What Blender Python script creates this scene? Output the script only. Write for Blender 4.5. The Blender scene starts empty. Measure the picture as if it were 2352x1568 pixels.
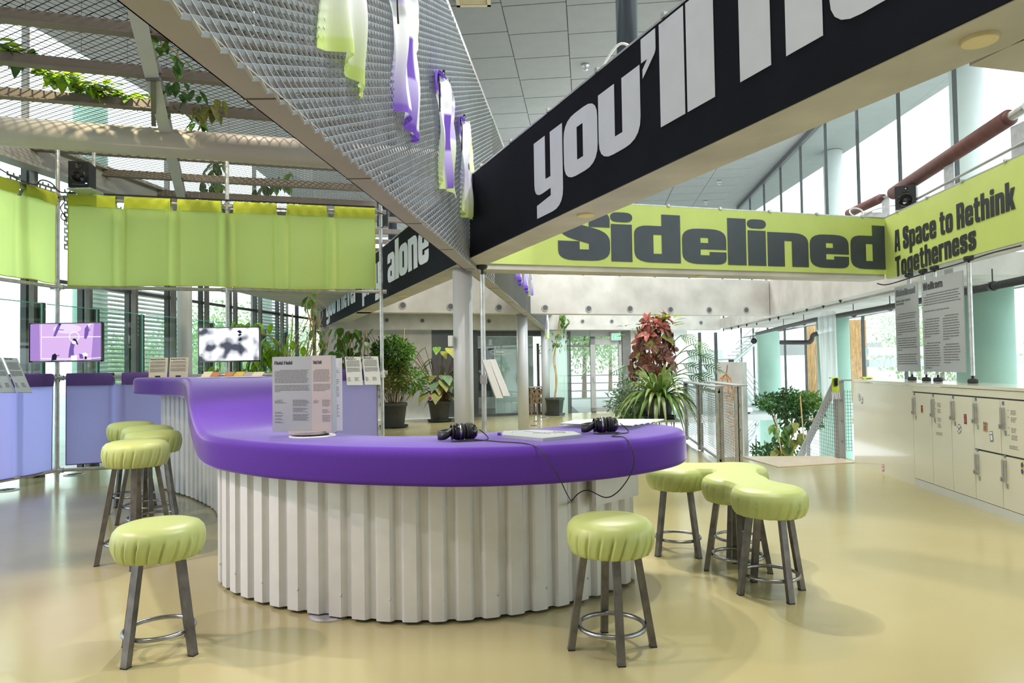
import bpy, bmesh, math, random
from mathutils import Vector as V, Matrix
from mathutils.geometry import tessellate_polygon
random.seed(7)
PI = math.pi
SC = bpy.context.scene
COL = SC.collection

# ------------------------------------------------------------------ camera
F, CX, CY, SH = 1568.0, 1176.0, 784.0, 16.0
H = 1.4
CAM = V((0, 0, H))
ROT = Matrix.Rotation(PI / 2 + 0.02775, 3, 'X') @ Matrix.Rotation(-0.0155, 3, 'Z')
cd = bpy.data.cameras.new('camera')
cd.sensor_fit = 'HORIZONTAL'; cd.sensor_width = 36.0
cd.lens = 36.0 * F / 2352.0
cd.shift_y = SH / 2352.0
cd.clip_start = 0.05; cd.clip_end = 400
cam = bpy.data.objects.new('camera', cd); COL.objects.link(cam)
cam.matrix_world = Matrix.Translation(CAM) @ ROT.to_4x4()
SC.camera = cam

# ------------------------------------------------------------------ light and colour management
SC.view_settings.view_transform = 'Standard'
SC.view_settings.look = 'None'
SC.view_settings.exposure = 0.3
SC.view_settings.gamma = 1.0
SC.view_settings.use_curve_mapping = False
cy = SC.cycles
cy.max_bounces = 7; cy.diffuse_bounces = 4; cy.glossy_bounces = 3
cy.transmission_bounces = 4; cy.transparent_max_bounces = 14
cy.caustics_reflective = False; cy.caustics_refractive = False
cy.sample_clamp_indirect = 5.0
cy.use_denoising = True
wd = bpy.data.worlds.new('sky'); SC.world = wd; wd.use_nodes = True
bg = wd.node_tree.nodes['Background']
bg.inputs['Color'].default_value = (0.90, 0.97, 1.0, 1)
bg.inputs['Strength'].default_value = 2.0

def area(name, loc, size, power, color, target=None, sy=None):
    l = bpy.data.lights.new(name, 'AREA'); l.energy = power; l.color = color
    l.shape = 'RECTANGLE'; l.size = size; l.size_y = sy or size
    o = bpy.data.objects.new(name, l); COL.objects.link(o); o.location = loc
    if target:
        o.rotation_euler = (V(target) - V(loc)).to_track_quat('-Z', 'Y').to_euler()
    return o
def spot(name, loc, target, power, color, angle=50, blend=0.4, r=0.06):
    l = bpy.data.lights.new(name, 'SPOT'); l.energy = power; l.color = color
    l.spot_size = math.radians(angle); l.spot_blend = blend; l.shadow_soft_size = r
    o = bpy.data.objects.new(name, l); COL.objects.link(o); o.location = loc
    o.rotation_euler = (V(target) - V(loc)).to_track_quat('-Z', 'Y').to_euler()
    return o
WARM = (1.0, 0.86, 0.62)
area('ceiling_fill', (1.5, 3.0, 8.3), 4.0, 430, (1.0, 0.95, 0.86))  # added overhead fill for the front of the hall, no fitting there
area('beam_daylight_fill', (3.2, 10.6, 6.6), 1.2, 130, (0.95, 0.98, 1.0), (2.6, 13.9, 2.9), 3.0)  # added light standing in for daylight falling on the back beam
area('ceiling_up_fill', (5.6, 19.0, 5.6), 2.0, 420, (0.95, 1.0, 1.0), (4.6, 20.0, 8.5), 8.0)  # added fill aimed upward to brighten the ceiling on the right
area('beam_daylight_fill', (3.4, 16.6, 6.4), 1.2, 260, (0.95, 0.98, 1.0), (3.0, 20.4, 2.8), 4.0)  # same daylight stand-in, added for the second back beam
area('ceiling_fill', (1.8, 12.0, 8.3), 4.0, 420, (1.0, 0.96, 0.9))  # second added overhead fill, for the middle of the hall
spot('shirt_spotlight', (2.6, 4.6, 7.4), (-0.5, 4.9, 3.3), 620, (0.92, 0.96, 1.0), 62)
spot('shirt_spotlight', (3.6, 12.0, 7.2), (0.3, 12.8, 3.0), 500, (0.92, 0.96, 1.0), 60)
spot('counter_fill_spot', (-2.9, 1.2, 4.3), (-1.2, 5.2, 0.9), 150, (1.0, 0.93, 0.85), 60)  # added fill spot from the front, brightens slope and base
spot('counter_fill_spot', (-2.0, 6.3, 4.3), (-1.0, 4.3, 0.9), 300, (1.0, 0.97, 0.95), 58)  # added spot from behind, lifts the felt top and leaves the front dark
spot('counter_fill_spot', (0.9, 6.6, 4.0), (0.5, 4.4, 0.9), 170, (1.0, 0.97, 0.95), 50)  # added likewise for the counter's right end
area('back_soffit_fill', (-1.6, 16.8, 2.88), 1.2, 70, (1.0, 0.97, 0.9))  # added area light under the slab to raise the back wall
spot('counter_fill_spot', (-3.6, 3.6, 4.3), (-2.2, 7.0, 1.0), 210, WARM, 60)  # added warm spot that brightens the high counter
spot('floor_spotlight', (-5.4, 3.2, 4.4), (-2.0, 3.3, 0.0), 480, (1.0, 0.76, 0.66), 50)
spot('violet_spotlight', (-4.9, 2.4, 4.0), (-1.75, 4.4, 0.45), 70, (0.62, 0.36, 1.0), 34, 0.6)
spot('floor_spotlight', (0.3, 7.6, 5.2), (1.75, 4.3, 0.0), 480, (1.0, 0.93, 0.82), 50)
spot('tube_spotlight', (-3.0, 8.3, 6.2), (-3.4, 9.6, 4.3), 160, WARM, 75)
spot('foliage_spotlight', (-4.3, 6.9, 5.6), (-4.9, 7.9, 4.6), 260, (1.0, 0.88, 0.55), 80)

# ------------------------------------------------------------------ projection helpers (pixel -> real point)
def ray(px, py):
    return ROT @ V(((px - CX) / F, (CY + SH - py) / F, -1.0))
def at_h(px, py, h):
    d = ray(px, py); return CAM + d * ((h - H) / d.z)
def at_d(px, py, y):
    d = ray(px, py); return CAM + d * (y / d.y)
def on_plane(px, py, p0, n):
    d = ray(px, py); return CAM + d * ((V(p0) - CAM).dot(n) / d.dot(n))
A = V((0.112, 1, 0)).normalized()        # direction of the lockers and the walkway
B = V((-0.413, 1, 0)).normalized()       # direction of the long black beam
D = V((1, 0.297, 0)).normalized()        # direction of the cross beams
Z = V((0, 0, 1))

# ------------------------------------------------------------------ mesh builder
W = {}
STUFFY = {'text', 'heading', 'subheading', 'lettering', 'court_lines', 'figure_shadows', 'figure_hair', 'figure_shirts', 'figure_dark', 'court_margin', 'ball_patches', 'relief_line', 'wire_mesh', 'rails', 'tendrils', 'vines', 'stems', 'cane_strands', 'pattern', 'fringe', 'sticker_print'}
class MB:
    def __init__(s): s.v = []; s.f = []; s.mi = []; s.m = 0; s.c = None
    def add(s, vs, fs):
        b = len(s.v); s.v += [tuple(p) for p in vs]
        s.f += [tuple(i + b for i in f) for f in fs]; s.mi += [s.m] * len(fs)
    def quad(s, a, b, c, d): s.add([a, b, c, d], [(0, 1, 2, 3)])
    def obox(s, o, x, y, z):
        o = V(o); x = V(x); y = V(y); z = V(z)
        if x.cross(y).dot(z) < 0: o = o + x; x = -x
        s.add([o, o + x, o + x + y, o + y, o + z, o + x + z, o + x + y + z, o + y + z],
              [(0, 3, 2, 1), (4, 5, 6, 7), (0, 1, 5, 4), (1, 2, 6, 5), (2, 3, 7, 6), (3, 0, 4, 7)])
    def cbox(s, c, x, y, z):
        c = V(c); s.obox(c - (V(x) + V(y) + V(z)) / 2, x, y, z)
    def box(s, c, sx, sy, sz): s.cbox(c, (sx, 0, 0), (0, sy, 0), (0, 0, sz))
    def bar(s, p, q, w, d, up=Z):
        p = V(p); q = V(q); a = q - p; x = a.cross(V(up))
        if x.length < 1e-6: x = a.cross(V((1, 0, 0)))
        x = x.normalized() * w; y = x.cross(a).normalized() * d
        s.obox(p - x / 2 - y / 2, x, y, a)
    def tube(s, pts, r, n=8, closed=False, cap=True):
        pts = [V(p) for p in pts]; k = len(pts)
        rs = r if isinstance(r, (list, tuple)) else [r] * k
        up = None; vs = []; fs = []
        for i, p in enumerate(pts):
            a = pts[(i + 1) % k] if (closed or i < k - 1) else p
            b = pts[i - 1] if (closed or i > 0) else p
            t = (a - b)
            t = t.normalized() if t.length > 1e-9 else Z
            if up is None:
                up = t.orthogonal().normalized()
            u = up - t * up.dot(t)
            u = u.normalized() if u.length > 1e-6 else t.orthogonal().normalized()
            up = u; w = t.cross(u)
            for j in range(n):
                an = 2 * PI * j / n
                vs.append(p + (u * math.cos(an) + w * math.sin(an)) * rs[i])
        for i in range(k if closed else k - 1):
            i2 = (i + 1) % k
            for j in range(n):
                j2 = (j + 1) % n
                fs.append((i * n + j, i * n + j2, i2 * n + j2, i2 * n + j))
        if cap and not closed:
            fs.append(tuple(range(n - 1, -1, -1))); fs.append(tuple(range((k - 1) * n, k * n)))
        s.add(vs, fs)
    def lathe(s, prof, n=24, c=(0, 0, 0), ax=None, cap=True):
        c = V(c); ax = V(ax or Z).normalized()
        u = ax.orthogonal().normalized() if abs(ax.z) < 0.999 else V((1, 0, 0))
        w = ax.cross(u); vs = []; fs = []; k = len(prof)
        for (r, z) in prof:
            for j in range(n):
                an = 2 * PI * j / n
                vs.append(c + ax * z + (u * math.cos(an) + w * math.sin(an)) * r)
        for i in range(k - 1):
            for j in range(n):
                j2 = (j + 1) % n
                fs.append((i * n + j, i * n + j2, (i + 1) * n + j2, (i + 1) * n + j))
        if cap:
            fs.append(tuple(range(n - 1, -1, -1))); fs.append(tuple(range((k - 1) * n, k * n)))
        s.add(vs, fs)
    def cyl(s, p, q, r, n=16):
        p = V(p); q = V(q); s.lathe([(r, 0), (r, (q - p).length)], n, p, q - p)
    def grid(s, rows, closed_u=False):
        n = len(rows[0]); vs = [p for r in rows for p in r]; fs = []
        for i in range(len(rows) - 1):
            for j in range(n if closed_u else n - 1):
                j2 = (j + 1) % n
                fs.append((i * n + j, i * n + j2, (i + 1) * n + j2, (i + 1) * n + j))
        s.add(vs, fs)
    def flat(s, loops, o, x, y, ext=None):
        """polygon with holes given as 2-D loops, laid out at o along x and y; ext = thickness vector"""
        o = V(o); x = V(x); y = V(y)
        P = [[V((a, b, 0)) for a, b in lp] for lp in loops]
        tri = tessellate_polygon(P)
        pts = [o + x * p.x + y * p.y for lp in P for p in lp]
        nrm = x.cross(y)
        fl = [p for lp in P for p in lp]
        fs = []
        for t in tri:
            a, b, c = (fl[i] for i in t)
            fs.append(tuple(t) if (b - a).cross(c - a).z > 0 else tuple(reversed(t)))
        if ext is None:
            s.add(pts, fs); return
        e = V(ext)
        front = e.dot(nrm) > 0
        s.add([p + e for p in pts], fs if front else [tuple(reversed(t)) for t in fs])
        s.add(pts, [tuple(reversed(t)) for t in fs] if front else fs)
        b = 0
        for lp in P:
            k = len(lp)
            for i in range(k):
                i2 = (i + 1) % k
                s.add([pts[b + i], pts[b + i2], pts[b + i2] + e, pts[b + i] + e], [(0, 1, 2, 3)])
            b += k
    def build(s, name, mat, parent=None, smooth=False, off=None):
        me = bpy.data.meshes.new(name)
        o3 = W.get(parent, V((0, 0, 0))) if off is None else V(off)
        me.from_pydata([(x - o3.x, y - o3.y, z - o3.z) for x, y, z in s.v], [], s.f)
        mats = mat if isinstance(mat, (list, tuple)) else [mat]
        for m in mats: me.materials.append(m)
        if len(mats) > 1: me.polygons.foreach_set('material_index', s.mi)
        if smooth: me.polygons.foreach_set('use_smooth', [True] * len(s.f))
        me.update()
        o = bpy.data.objects.new(name, me); COL.objects.link(o)
        if name in STUFFY: o['kind'] = 'stuff'
        if parent is not None:
            o.parent = parent; W[o] = W.get(parent, V((0, 0, 0)))
        elif off is not None:
            o.location = off; W[o] = V(off)
        return o
    def base(s):
        xs = [p[0] for p in s.v]; ys = [p[1] for p in s.v]; zs = [p[2] for p in s.v]
        return V(((min(xs) + max(xs)) / 2, (min(ys) + max(ys)) / 2, min(zs)))

def tag(o, label=None, cat=None, group=None, kind=None):
    if label: o['label'] = label
    if cat: o['category'] = cat
    if group: o['group'] = group
    if kind: o['kind'] = kind
    return o
def thing(name, label, cat, loc=(0, 0, 0), group=None):
    o = bpy.data.objects.new(name, None); COL.objects.link(o)
    o.location = V(loc); W[o] = V(loc); o.empty_display_size = 0.1
    return tag(o, label, cat, group)
def solo(mb, name, mat, label, cat, smooth=False, group=None):
    return tag(mb.build(name, mat, None, smooth, mb.base()), label, cat, group)
def struct(mb, name, mat, smooth=False):
    return tag(mb.build(name, mat, None, smooth, (0, 0, 0)), kind='structure')
def group_struct(name):
    o = bpy.data.objects.new(name, None); COL.objects.link(o); W[o] = V((0, 0, 0))
    return tag(o, kind='structure')
def dup(root, loc=None, rz=None, label=None):
    r = root.copy(); COL.objects.link(r)
    if loc is not None: r.location = loc
    if rz is not None: r.rotation_euler = (0, 0, rz)
    if label: r['label'] = label
    for ch in list(root.children):
        c = ch.copy(); COL.objects.link(c); c.parent = r
        for g in list(ch.children):
            d = g.copy(); COL.objects.link(d); d.parent = c
    return r
def place(name, me, parent, mat4, off=None):
    o = bpy.data.objects.new(name, me); COL.objects.link(o); o.parent = parent
    W[o] = W.get(parent, V((0, 0, 0)))
    o.matrix_basis = Matrix.Translation(-W[o]) @ mat4
    return o
def spline(pts, k=6, closed=False):
    pts = [V(p) for p in pts]; n = len(pts); out = []
    for i in range(n if closed else n - 1):
        g = lambda j: pts[j % n] if closed else pts[min(max(j, 0), n - 1)]
        a, b, c, d = g(i - 1), g(i), g(i + 1), g(i + 2)
        for q in range(k):
            t = q / k
            out.append(0.5 * ((2 * b) + (c - a) * t + (2 * a - 5 * b + 4 * c - d) * t * t + (3 * b - a - 3 * c + d) * t ** 3))
    if not closed: out.append(pts[-1].copy())
    return out
def resample(pts, step):
    out = [pts[0].copy()]; acc = 0.0
    for i in range(len(pts) - 1):
        a, b = pts[i], pts[i + 1]; L = (b - a).length; d = step - acc
        while d <= L:
            out.append(a.lerp(b, d / L)); d += step
        acc = L - (d - step)
    return out

# ------------------------------------------------------------------ materials
def node_mat(name):
    m = bpy.data.materials.new(name); m.use_nodes = True
    nt = m.node_tree; nt.nodes.clear()
    out = nt.nodes.new('ShaderNodeOutputMaterial')
    return m, nt, out
def pm(name, col, rough=0.5, metal=0.0, var=0.0, scale=6.0, bump=0.0, bscale=60.0, coat=0.0, trans=0.0, stretch=None, col2=None, spec=0.5, vcol=False, coatr=0.08, sheen=None):
    """principled material; colour varies a little by noise, bump gives relief, trans adds light passing through cloth or leaf"""
    m, nt, out = node_mat(name); N = nt.nodes; L = nt.links
    p = N.new('ShaderNodeBsdfPrincipled')
    p.inputs['Base Color'].default_value = (*col, 1); p.inputs['Roughness'].default_value = rough
    p.inputs['Metallic'].default_value = metal; p.inputs['Coat Weight'].default_value = coat
    p.inputs['Coat Roughness'].default_value = coatr; p.inputs['Specular IOR Level'].default_value = spec
    if sheen:
        p.inputs['Sheen Weight'].default_value = 1.0; p.inputs['Sheen Roughness'].default_value = 0.25; p.inputs['Sheen Tint'].default_value = (*sheen, 1)
    src = None
    tc = N.new('ShaderNodeTexCoord'); vec = tc.outputs['Object']
    if stretch:
        mp = N.new('ShaderNodeMapping'); mp.inputs['Scale'].default_value = stretch
        L.new(vec, mp.inputs['Vector']); vec = mp.outputs['Vector']
    if vcol:
        at = N.new('ShaderNodeVertexColor'); at.layer_name = 'Col'; src = at.outputs['Color']
        L.new(src, p.inputs['Base Color'])
    elif var or col2:
        nz = N.new('ShaderNodeTexNoise'); nz.inputs['Scale'].default_value = scale; nz.inputs['Detail'].default_value = 5
        L.new(vec, nz.inputs['Vector'])
        rp = N.new('ShaderNodeValToRGB')
        c1 = tuple(max(0, c * (1 - var)) for c in col); c2 = col2 or tuple(min(1, c * (1 + var)) for c in col)
        rp.color_ramp.elements[0].color = (*c1, 1); rp.color_ramp.elements[1].color = (*c2, 1)
        rp.color_ramp.elements[0].position = 0.3; rp.color_ramp.elements[1].position = 0.7
        L.new(nz.outputs['Fac'], rp.inputs['Fac']); src = rp.outputs['Color']
        L.new(src, p.inputs['Base Color'])
    if bump:
        nb = N.new('ShaderNodeTexNoise'); nb.inputs['Scale'].default_value = bscale; nb.inputs['Detail'].default_value = 3
        L.new(vec, nb.inputs['Vector'])
        bp = N.new('ShaderNodeBump'); bp.inputs['Strength'].default_value = bump; bp.inputs['Distance'].default_value = 0.01
        L.new(nb.outputs['Fac'], bp.inputs['Height']); L.new(bp.outputs['Normal'], p.inputs['Normal'])
    if trans:
        tr = N.new('ShaderNodeBsdfTranslucent'); tr.inputs['Color'].default_value = (*col, 1)
        if src: L.new(src, tr.inputs['Color'])
        mx = N.new('ShaderNodeMixShader'); mx.inputs['Fac'].default_value = trans
        L.new(p.outputs['BSDF'], mx.inputs[1]); L.new(tr.outputs['BSDF'], mx.inputs[2]); L.new(mx.outputs['Shader'], out.inputs['Surface'])
    else:
        L.new(p.outputs['BSDF'], out.inputs['Surface'])
    return m
def glass(name, tint=(0.88, 0.97, 0.94), refl=0.07):
    m, nt, out = node_mat(name); N = nt.nodes; L = nt.links
    t = N.new('ShaderNodeBsdfTransparent'); t.inputs['Color'].default_value = (*tint, 1)
    g = N.new('ShaderNodeBsdfGlossy'); g.inputs['Roughness'].default_value = 0.02
    x = N.new('ShaderNodeMixShader'); x.inputs['Fac'].default_value = refl
    L.new(t.outputs['BSDF'], x.inputs[1]); L.new(g.outputs['BSDF'], x.inputs[2]); L.new(x.outputs['Shader'], out.inputs['Surface'])
    return m
def sheer(name, col, alpha):
    m, nt, out = node_mat(name); N = nt.nodes; L = nt.links
    t = N.new('ShaderNodeBsdfTransparent')
    d = N.new('ShaderNodeBsdfTranslucent'); d.inputs['Color'].default_value = (*col, 1)
    e = N.new('ShaderNodeBsdfDiffuse'); e.inputs['Color'].default_value = (*col, 1)
    y = N.new('ShaderNodeMixShader'); L.new(d.outputs[0], y.inputs[1]); L.new(e.outputs[0], y.inputs[2])
    x = N.new('ShaderNodeMixShader'); x.inputs['Fac'].default_value = alpha
    L.new(t.outputs[0], x.inputs[1]); L.new(y.outputs[0], x.inputs[2]); L.new(x.outputs[0], out.inputs['Surface'])
    return m
def emit(name, col, st=1.0):
    m, nt, out = node_mat(name)
    e = nt.nodes.new('ShaderNodeEmission'); e.inputs['Color'].default_value = (*col, 1); e.inputs['Strength'].default_value = st
    nt.links.new(e.outputs[0], out.inputs['Surface']); return m
def blur_screen(name):
    """a defocused black-and-white film still: soft pale blobs on slate grey"""
    m, nt, out = node_mat(name); N = nt.nodes; L = nt.links
    tc = N.new('ShaderNodeTexCoord'); mp = N.new('ShaderNodeMapping'); mp.inputs['Scale'].default_value = (6.5, 1, 6.0)
    mp.inputs['Location'].default_value = (1.7, 0, 0.35)
    L.new(tc.outputs['Object'], mp.inputs['Vector'])
    nz = N.new('ShaderNodeTexNoise'); nz.inputs['Scale'].default_value = 0.95; nz.inputs['Detail'].default_value = 0.8
    L.new(mp.outputs[0], nz.inputs['Vector'])
    rp = N.new('ShaderNodeValToRGB')
    rp.color_ramp.elements[0].position = 0.38; rp.color_ramp.elements[0].color = (0.08, 0.09, 0.12, 1)
    rp.color_ramp.elements[1].position = 0.55; rp.color_ramp.elements[1].color = (0.93, 0.94, 1.0, 1)
    L.new(nz.outputs['Fac'], rp.inputs['Fac'])
    e = N.new('ShaderNodeEmission'); L.new(rp.outputs['Color'], e.inputs['Color']); L.new(e.outputs[0], out.inputs['Surface'])
    return m
def floor_mat():
    m, nt, out = node_mat('yellow_resin_floor'); N = nt.nodes; L = nt.links
    p = N.new('ShaderNodeBsdfPrincipled')
    tc = N.new('ShaderNodeTexCoord')
    nz = N.new('ShaderNodeTexNoise'); nz.inputs['Scale'].default_value = 0.5; nz.inputs['Detail'].default_value = 6
    L.new(tc.outputs['Object'], nz.inputs['Vector'])
    rp = N.new('ShaderNodeValToRGB')
    rp.color_ramp.elements[0].position = 0.3; rp.color_ramp.elements[0].color = (0.41, 0.36, 0.175, 1)
    rp.color_ramp.elements[1].position = 0.7; rp.color_ramp.elements[1].color = (0.46, 0.415, 0.225, 1)
    L.new(nz.outputs['Fac'], rp.inputs['Fac']); L.new(rp.outputs[0], p.inputs['Base Color'])
    mp = N.new('ShaderNodeMapping'); mp.inputs['Scale'].default_value = (1, 6, 1); mp.inputs['Rotation'].default_value = (0, 0, 0.5)
    L.new(tc.outputs['Object'], mp.inputs['Vector'])
    n2 = N.new('ShaderNodeTexNoise'); n2.inputs['Scale'].default_value = 3.0; n2.inputs['Detail'].default_value = 4
    L.new(mp.outputs[0], n2.inputs['Vector'])
    mr = N.new('ShaderNodeMapRange'); mr.inputs['To Min'].default_value = 0.10; mr.inputs['To Max'].default_value = 0.26
    L.new(n2.outputs['Fac'], mr.inputs['Value']); L.new(mr.outputs[0], p.inputs['Roughness'])
    n3 = N.new('ShaderNodeTexNoise'); n3.inputs['Scale'].default_value = 1.4
    L.new(tc.outputs['Object'], n3.inputs['Vector'])
    bp = N.new('ShaderNodeBump'); bp.inputs['Strength'].default_value = 0.03; bp.inputs['Distance'].default_value = 0.05
    L.new(n3.outputs['Fac'], bp.inputs['Height']); L.new(bp.outputs[0], p.inputs['Normal'])
    L.new(p.outputs[0], out.inputs['Surface']); return m
M = {}
M['floor'] = floor_mat()
M['concrete'] = pm('concrete', (0.50, 0.48, 0.44), 0.75, var=0.16, scale=2.2, bump=0.12, bscale=14)
M['ceil'] = pm('ceiling_tile', (0.27, 0.275, 0.265), 0.7, var=0.04, scale=3)
M['pale_panel'] = pm('pale_cladding_panel', (0.34, 0.36, 0.35), 0.5, var=0.04, scale=1)
M['seam'] = pm('dark_joint', (0.10, 0.10, 0.10), 0.8)
M['black_vinyl'] = pm('black_banner_vinyl', (0.014, 0.015, 0.022), 0.75, var=0.1, scale=4, spec=0.08)
M['lime_vinyl'] = pm('lime_banner_vinyl', (0.53, 0.64, 0.18), 0.5, var=0.04, scale=3)
M['letter'] = pm('pale_grey_print', (0.76, 0.78, 0.87), 0.5, var=0.03)
M['ink'] = pm('dark_print', (0.022, 0.026, 0.034), 0.5, var=0.1)
M['slate'] = pm('slate_print', (0.045, 0.055, 0.075), 0.4, var=0.1)
M['greyink'] = pm('grey_print', (0.13, 0.13, 0.14), 0.6, var=0.1)
M['purple'] = pm('purple_felt', (0.095, 0.034, 0.30), 0.9, var=0.08, scale=240, bump=0.05, bscale=500, spec=0.15, sheen=(0.74, 0.66, 1.0))
M['stool'] = pm('lime_leatherette', (0.46, 0.525, 0.185), 0.38, var=0.04, scale=5, bump=0.02, bscale=90)
M['steel'] = pm('raw_steel', (0.17, 0.16, 0.155), 0.42, 0.75, var=0.3, scale=14)
M['ring'] = pm('polished_steel', (0.34, 0.345, 0.38), 0.25, 1.0, var=0.15, scale=20)
M['galv'] = pm('galvanised_steel', (0.52, 0.52, 0.52), 0.36, 0.75, var=0.15, scale=16)
M['grey_metal'] = pm('grey_painted_steel', (0.36, 0.355, 0.345), 0.5, 0.1, var=0.06, scale=5)
M['joist'] = pm('warm_grey_steel', (0.20, 0.17, 0.15), 0.55, 0.1, var=0.08, scale=5)
M['tube'] = pm('pale_taupe_tube', (0.50, 0.455, 0.42), 0.45, var=0.04, scale=3)
M['fascia'] = pm('taupe_painted_steel', (0.37, 0.345, 0.335), 0.5, 0.0, var=0.05, scale=3)
M['mesh'] = pm('expanded_metal', (0.40, 0.44, 0.49), 0.45, 0.25, var=0.08, scale=8)
M['mesh_floor'] = pm('walkway_mesh', (0.135, 0.118, 0.10), 0.6, 0.1, var=0.1, scale=8)
M['mullion'] = pm('dark_mullion', (0.075, 0.078, 0.08), 0.5, 0.2, var=0.15, scale=6)
M['mullion_in'] = pm('brown_grey_mullion', (0.16, 0.15, 0.14), 0.5, 0.2, var=0.12, scale=6)
M['glass'] = glass('clear_glass')
M['glass_green'] = glass('green_tinted_glass', (0.80, 0.95, 0.90), 0.10)
M['glass_edge'] = pm('glass_edge', (0.16, 0.50, 0.40), 0.2, var=0.1)
M['lime_cloth'] = pm('lime_curtain_cloth', (0.80, 0.98, 0.32), 0.8, var=0.04, scale=300, trans=0.8)
M['purple_cloth'] = pm('purple_curtain_cloth', (0.50, 0.46, 1.0), 0.8, var=0.05, scale=300, trans=0.8)
M['purple_hem'] = pm('purple_curtain_hem', (0.11, 0.06, 0.24), 0.85, var=0.05, scale=200)
M['lime_hem'] = pm('lime_curtain_hem', (0.56, 0.64, 0.06), 0.85, var=0.05, scale=200)
M['corr'] = pm('pale_corrugated_metal', (0.66, 0.66, 0.67), 0.42, 0.15, var=0.04, scale=8, bump=0.02, bscale=160)
M['column'] = pm('grey_painted_column', (0.52, 0.53, 0.55), 0.4, var=0.04, scale=3)
M['navy'] = pm('dark_blue_column', (0.03, 0.04, 0.055), 0.25, var=0.1, scale=3)
M['mint'] = pm('mint_green_column', (0.36, 0.56, 0.47), 0.55, var=0.05, scale=2)
M['locker'] = pm('cream_gloss_laminate', (0.73, 0.715, 0.62), 0.16, var=0.02, scale=2, coat=0.5)
M['plinth'] = pm('grey_laminate', (0.64, 0.66, 0.66), 0.25, var=0.03, scale=3)
M['white'] = pm('white_board', (0.80, 0.80, 0.79), 0.45, var=0.02, scale=4)
M['greyboard'] = pm('pale_grey_board', (0.37, 0.395, 0.42), 0.5, var=0.02, scale=4)
M['pinkboard'] = pm('beige_board', (0.41, 0.36, 0.345), 0.5, var=0.02, scale=4)
M['cream'] = pm('cream_paper', (0.66, 0.58, 0.44), 0.6, var=0.03, scale=9)
M['paper'] = pm('white_paper', (0.82, 0.81, 0.80), 0.55, var=0.02, scale=9)
M['black'] = pm('black_plastic', (0.014, 0.014, 0.016), 0.35, var=0.2, scale=20)
M['gloss_black'] = pm('gloss_black_plastic', (0.008, 0.008, 0.01), 0.12, var=0.2, scale=20, coat=0.6)
M['rubber'] = pm('black_rubber', (0.022, 0.022, 0.022), 0.7, var=0.2, scale=30)
M['charcoal'] = pm('charcoal_plastic_pot', (0.055, 0.055, 0.056), 0.6, var=0.15, scale=12)
M['soil'] = pm('potting_soil', (0.05, 0.035, 0.02), 0.95, var=0.4, scale=60)
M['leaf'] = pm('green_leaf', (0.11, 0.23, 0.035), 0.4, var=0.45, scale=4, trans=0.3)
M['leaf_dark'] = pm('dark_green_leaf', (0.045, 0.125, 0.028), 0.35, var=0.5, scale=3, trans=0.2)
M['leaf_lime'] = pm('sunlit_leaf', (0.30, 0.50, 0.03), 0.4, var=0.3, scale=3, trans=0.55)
M['leaf_dracaena'] = pm('striped_strap_leaf', (0.10, 0.22, 0.03), 0.3, var=0.2, scale=5, trans=0.25, stretch=(1, 1, 1), col2=(0.42, 0.50, 0.20))
M['leaf_red'] = pm('croton_leaf_red', (0.55, 0.09, 0.08), 0.35, var=0.35, scale=6, trans=0.25, col2=(0.72, 0.28, 0.22))
M['leaf_maroon'] = pm('croton_leaf_maroon', (0.09, 0.025, 0.02), 0.35, var=0.4, scale=6, trans=0.15, col2=(0.30, 0.12, 0.07))
M['leaf_grey'] = pm('silvery_leaf', (0.16, 0.25, 0.15), 0.4, var=0.3, scale=6, trans=0.25)
M['leaf_olive'] = pm('olive_leaf', (0.25, 0.26, 0.06), 0.5, var=0.4, scale=5, trans=0.3)
M['bark'] = pm('brown_stem', (0.20, 0.13, 0.075), 0.8, var=0.3, scale=20)
M['cane'] = pm('bamboo_cane', (0.50, 0.34, 0.14), 0.6, var=0.2, scale=20)
M['wicker'] = pm('orange_wicker', (0.52, 0.25, 0.07), 0.6, var=0.25, scale=30)
M['wood'] = pm('honey_timber', (0.56, 0.31, 0.12), 0.55, var=0.35, scale=5, stretch=(6, 6, 0.6))
M['brown'] = pm('brown_handrail_foam', (0.13, 0.055, 0.05), 0.65, var=0.2, scale=10)
M['landing'] = pm('beige_landing_board', (0.62, 0.53, 0.41), 0.3, var=0.06, scale=3)
M['white_paint'] = pm('white_paint', (0.80, 0.82, 0.82), 0.6, var=0.03, scale=2)
M['ground'] = pm('pale_paving', (0.60, 0.61, 0.60), 0.9, var=0.1, scale=1)
M['brickwall'] = pm('brown_brick_wall', (0.42, 0.33, 0.27), 0.9, var=0.2, scale=3)
M['sheer'] = sheer('sheer_white_cloth', (0.9, 0.92, 0.92), 0.62)
M['sheer2'] = sheer('thin_white_cloth', (0.9, 0.92, 0.92), 0.3)
M['board'] = pm('pale_relief_board', (0.42, 0.46, 0.48), 0.4, var=0.05, scale=20)
M['terracotta'] = pm('terracotta_cover', (0.46, 0.20, 0.10), 0.55, var=0.15, scale=30)
M['mustard'] = pm('mustard_cover', (0.58, 0.40, 0.11), 0.55, var=0.1, scale=30)
M['led'] = emit('blue_led', (0.1, 0.25, 1.0), 6)
M['lamp'] = pm('cream_lamp_cover', (0.72, 0.62, 0.33), 0.5, var=0.02)
M['exit'] = emit('exit_green', (0.25, 0.8, 0.5), 1.1)
M['vent'] = pm('beige_vent', (0.60, 0.50, 0.31), 0.5, var=0.03)
M['shirt'] = pm('football_shirt_cloth', (0.8, 0.8, 0.8), 0.6, vcol=True, trans=0.25, bump=0.03, bscale=300)
M['darkwall'] = pm('dark_grey_panel', (0.075, 0.08, 0.085), 0.5, var=0.1, scale=2)
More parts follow.
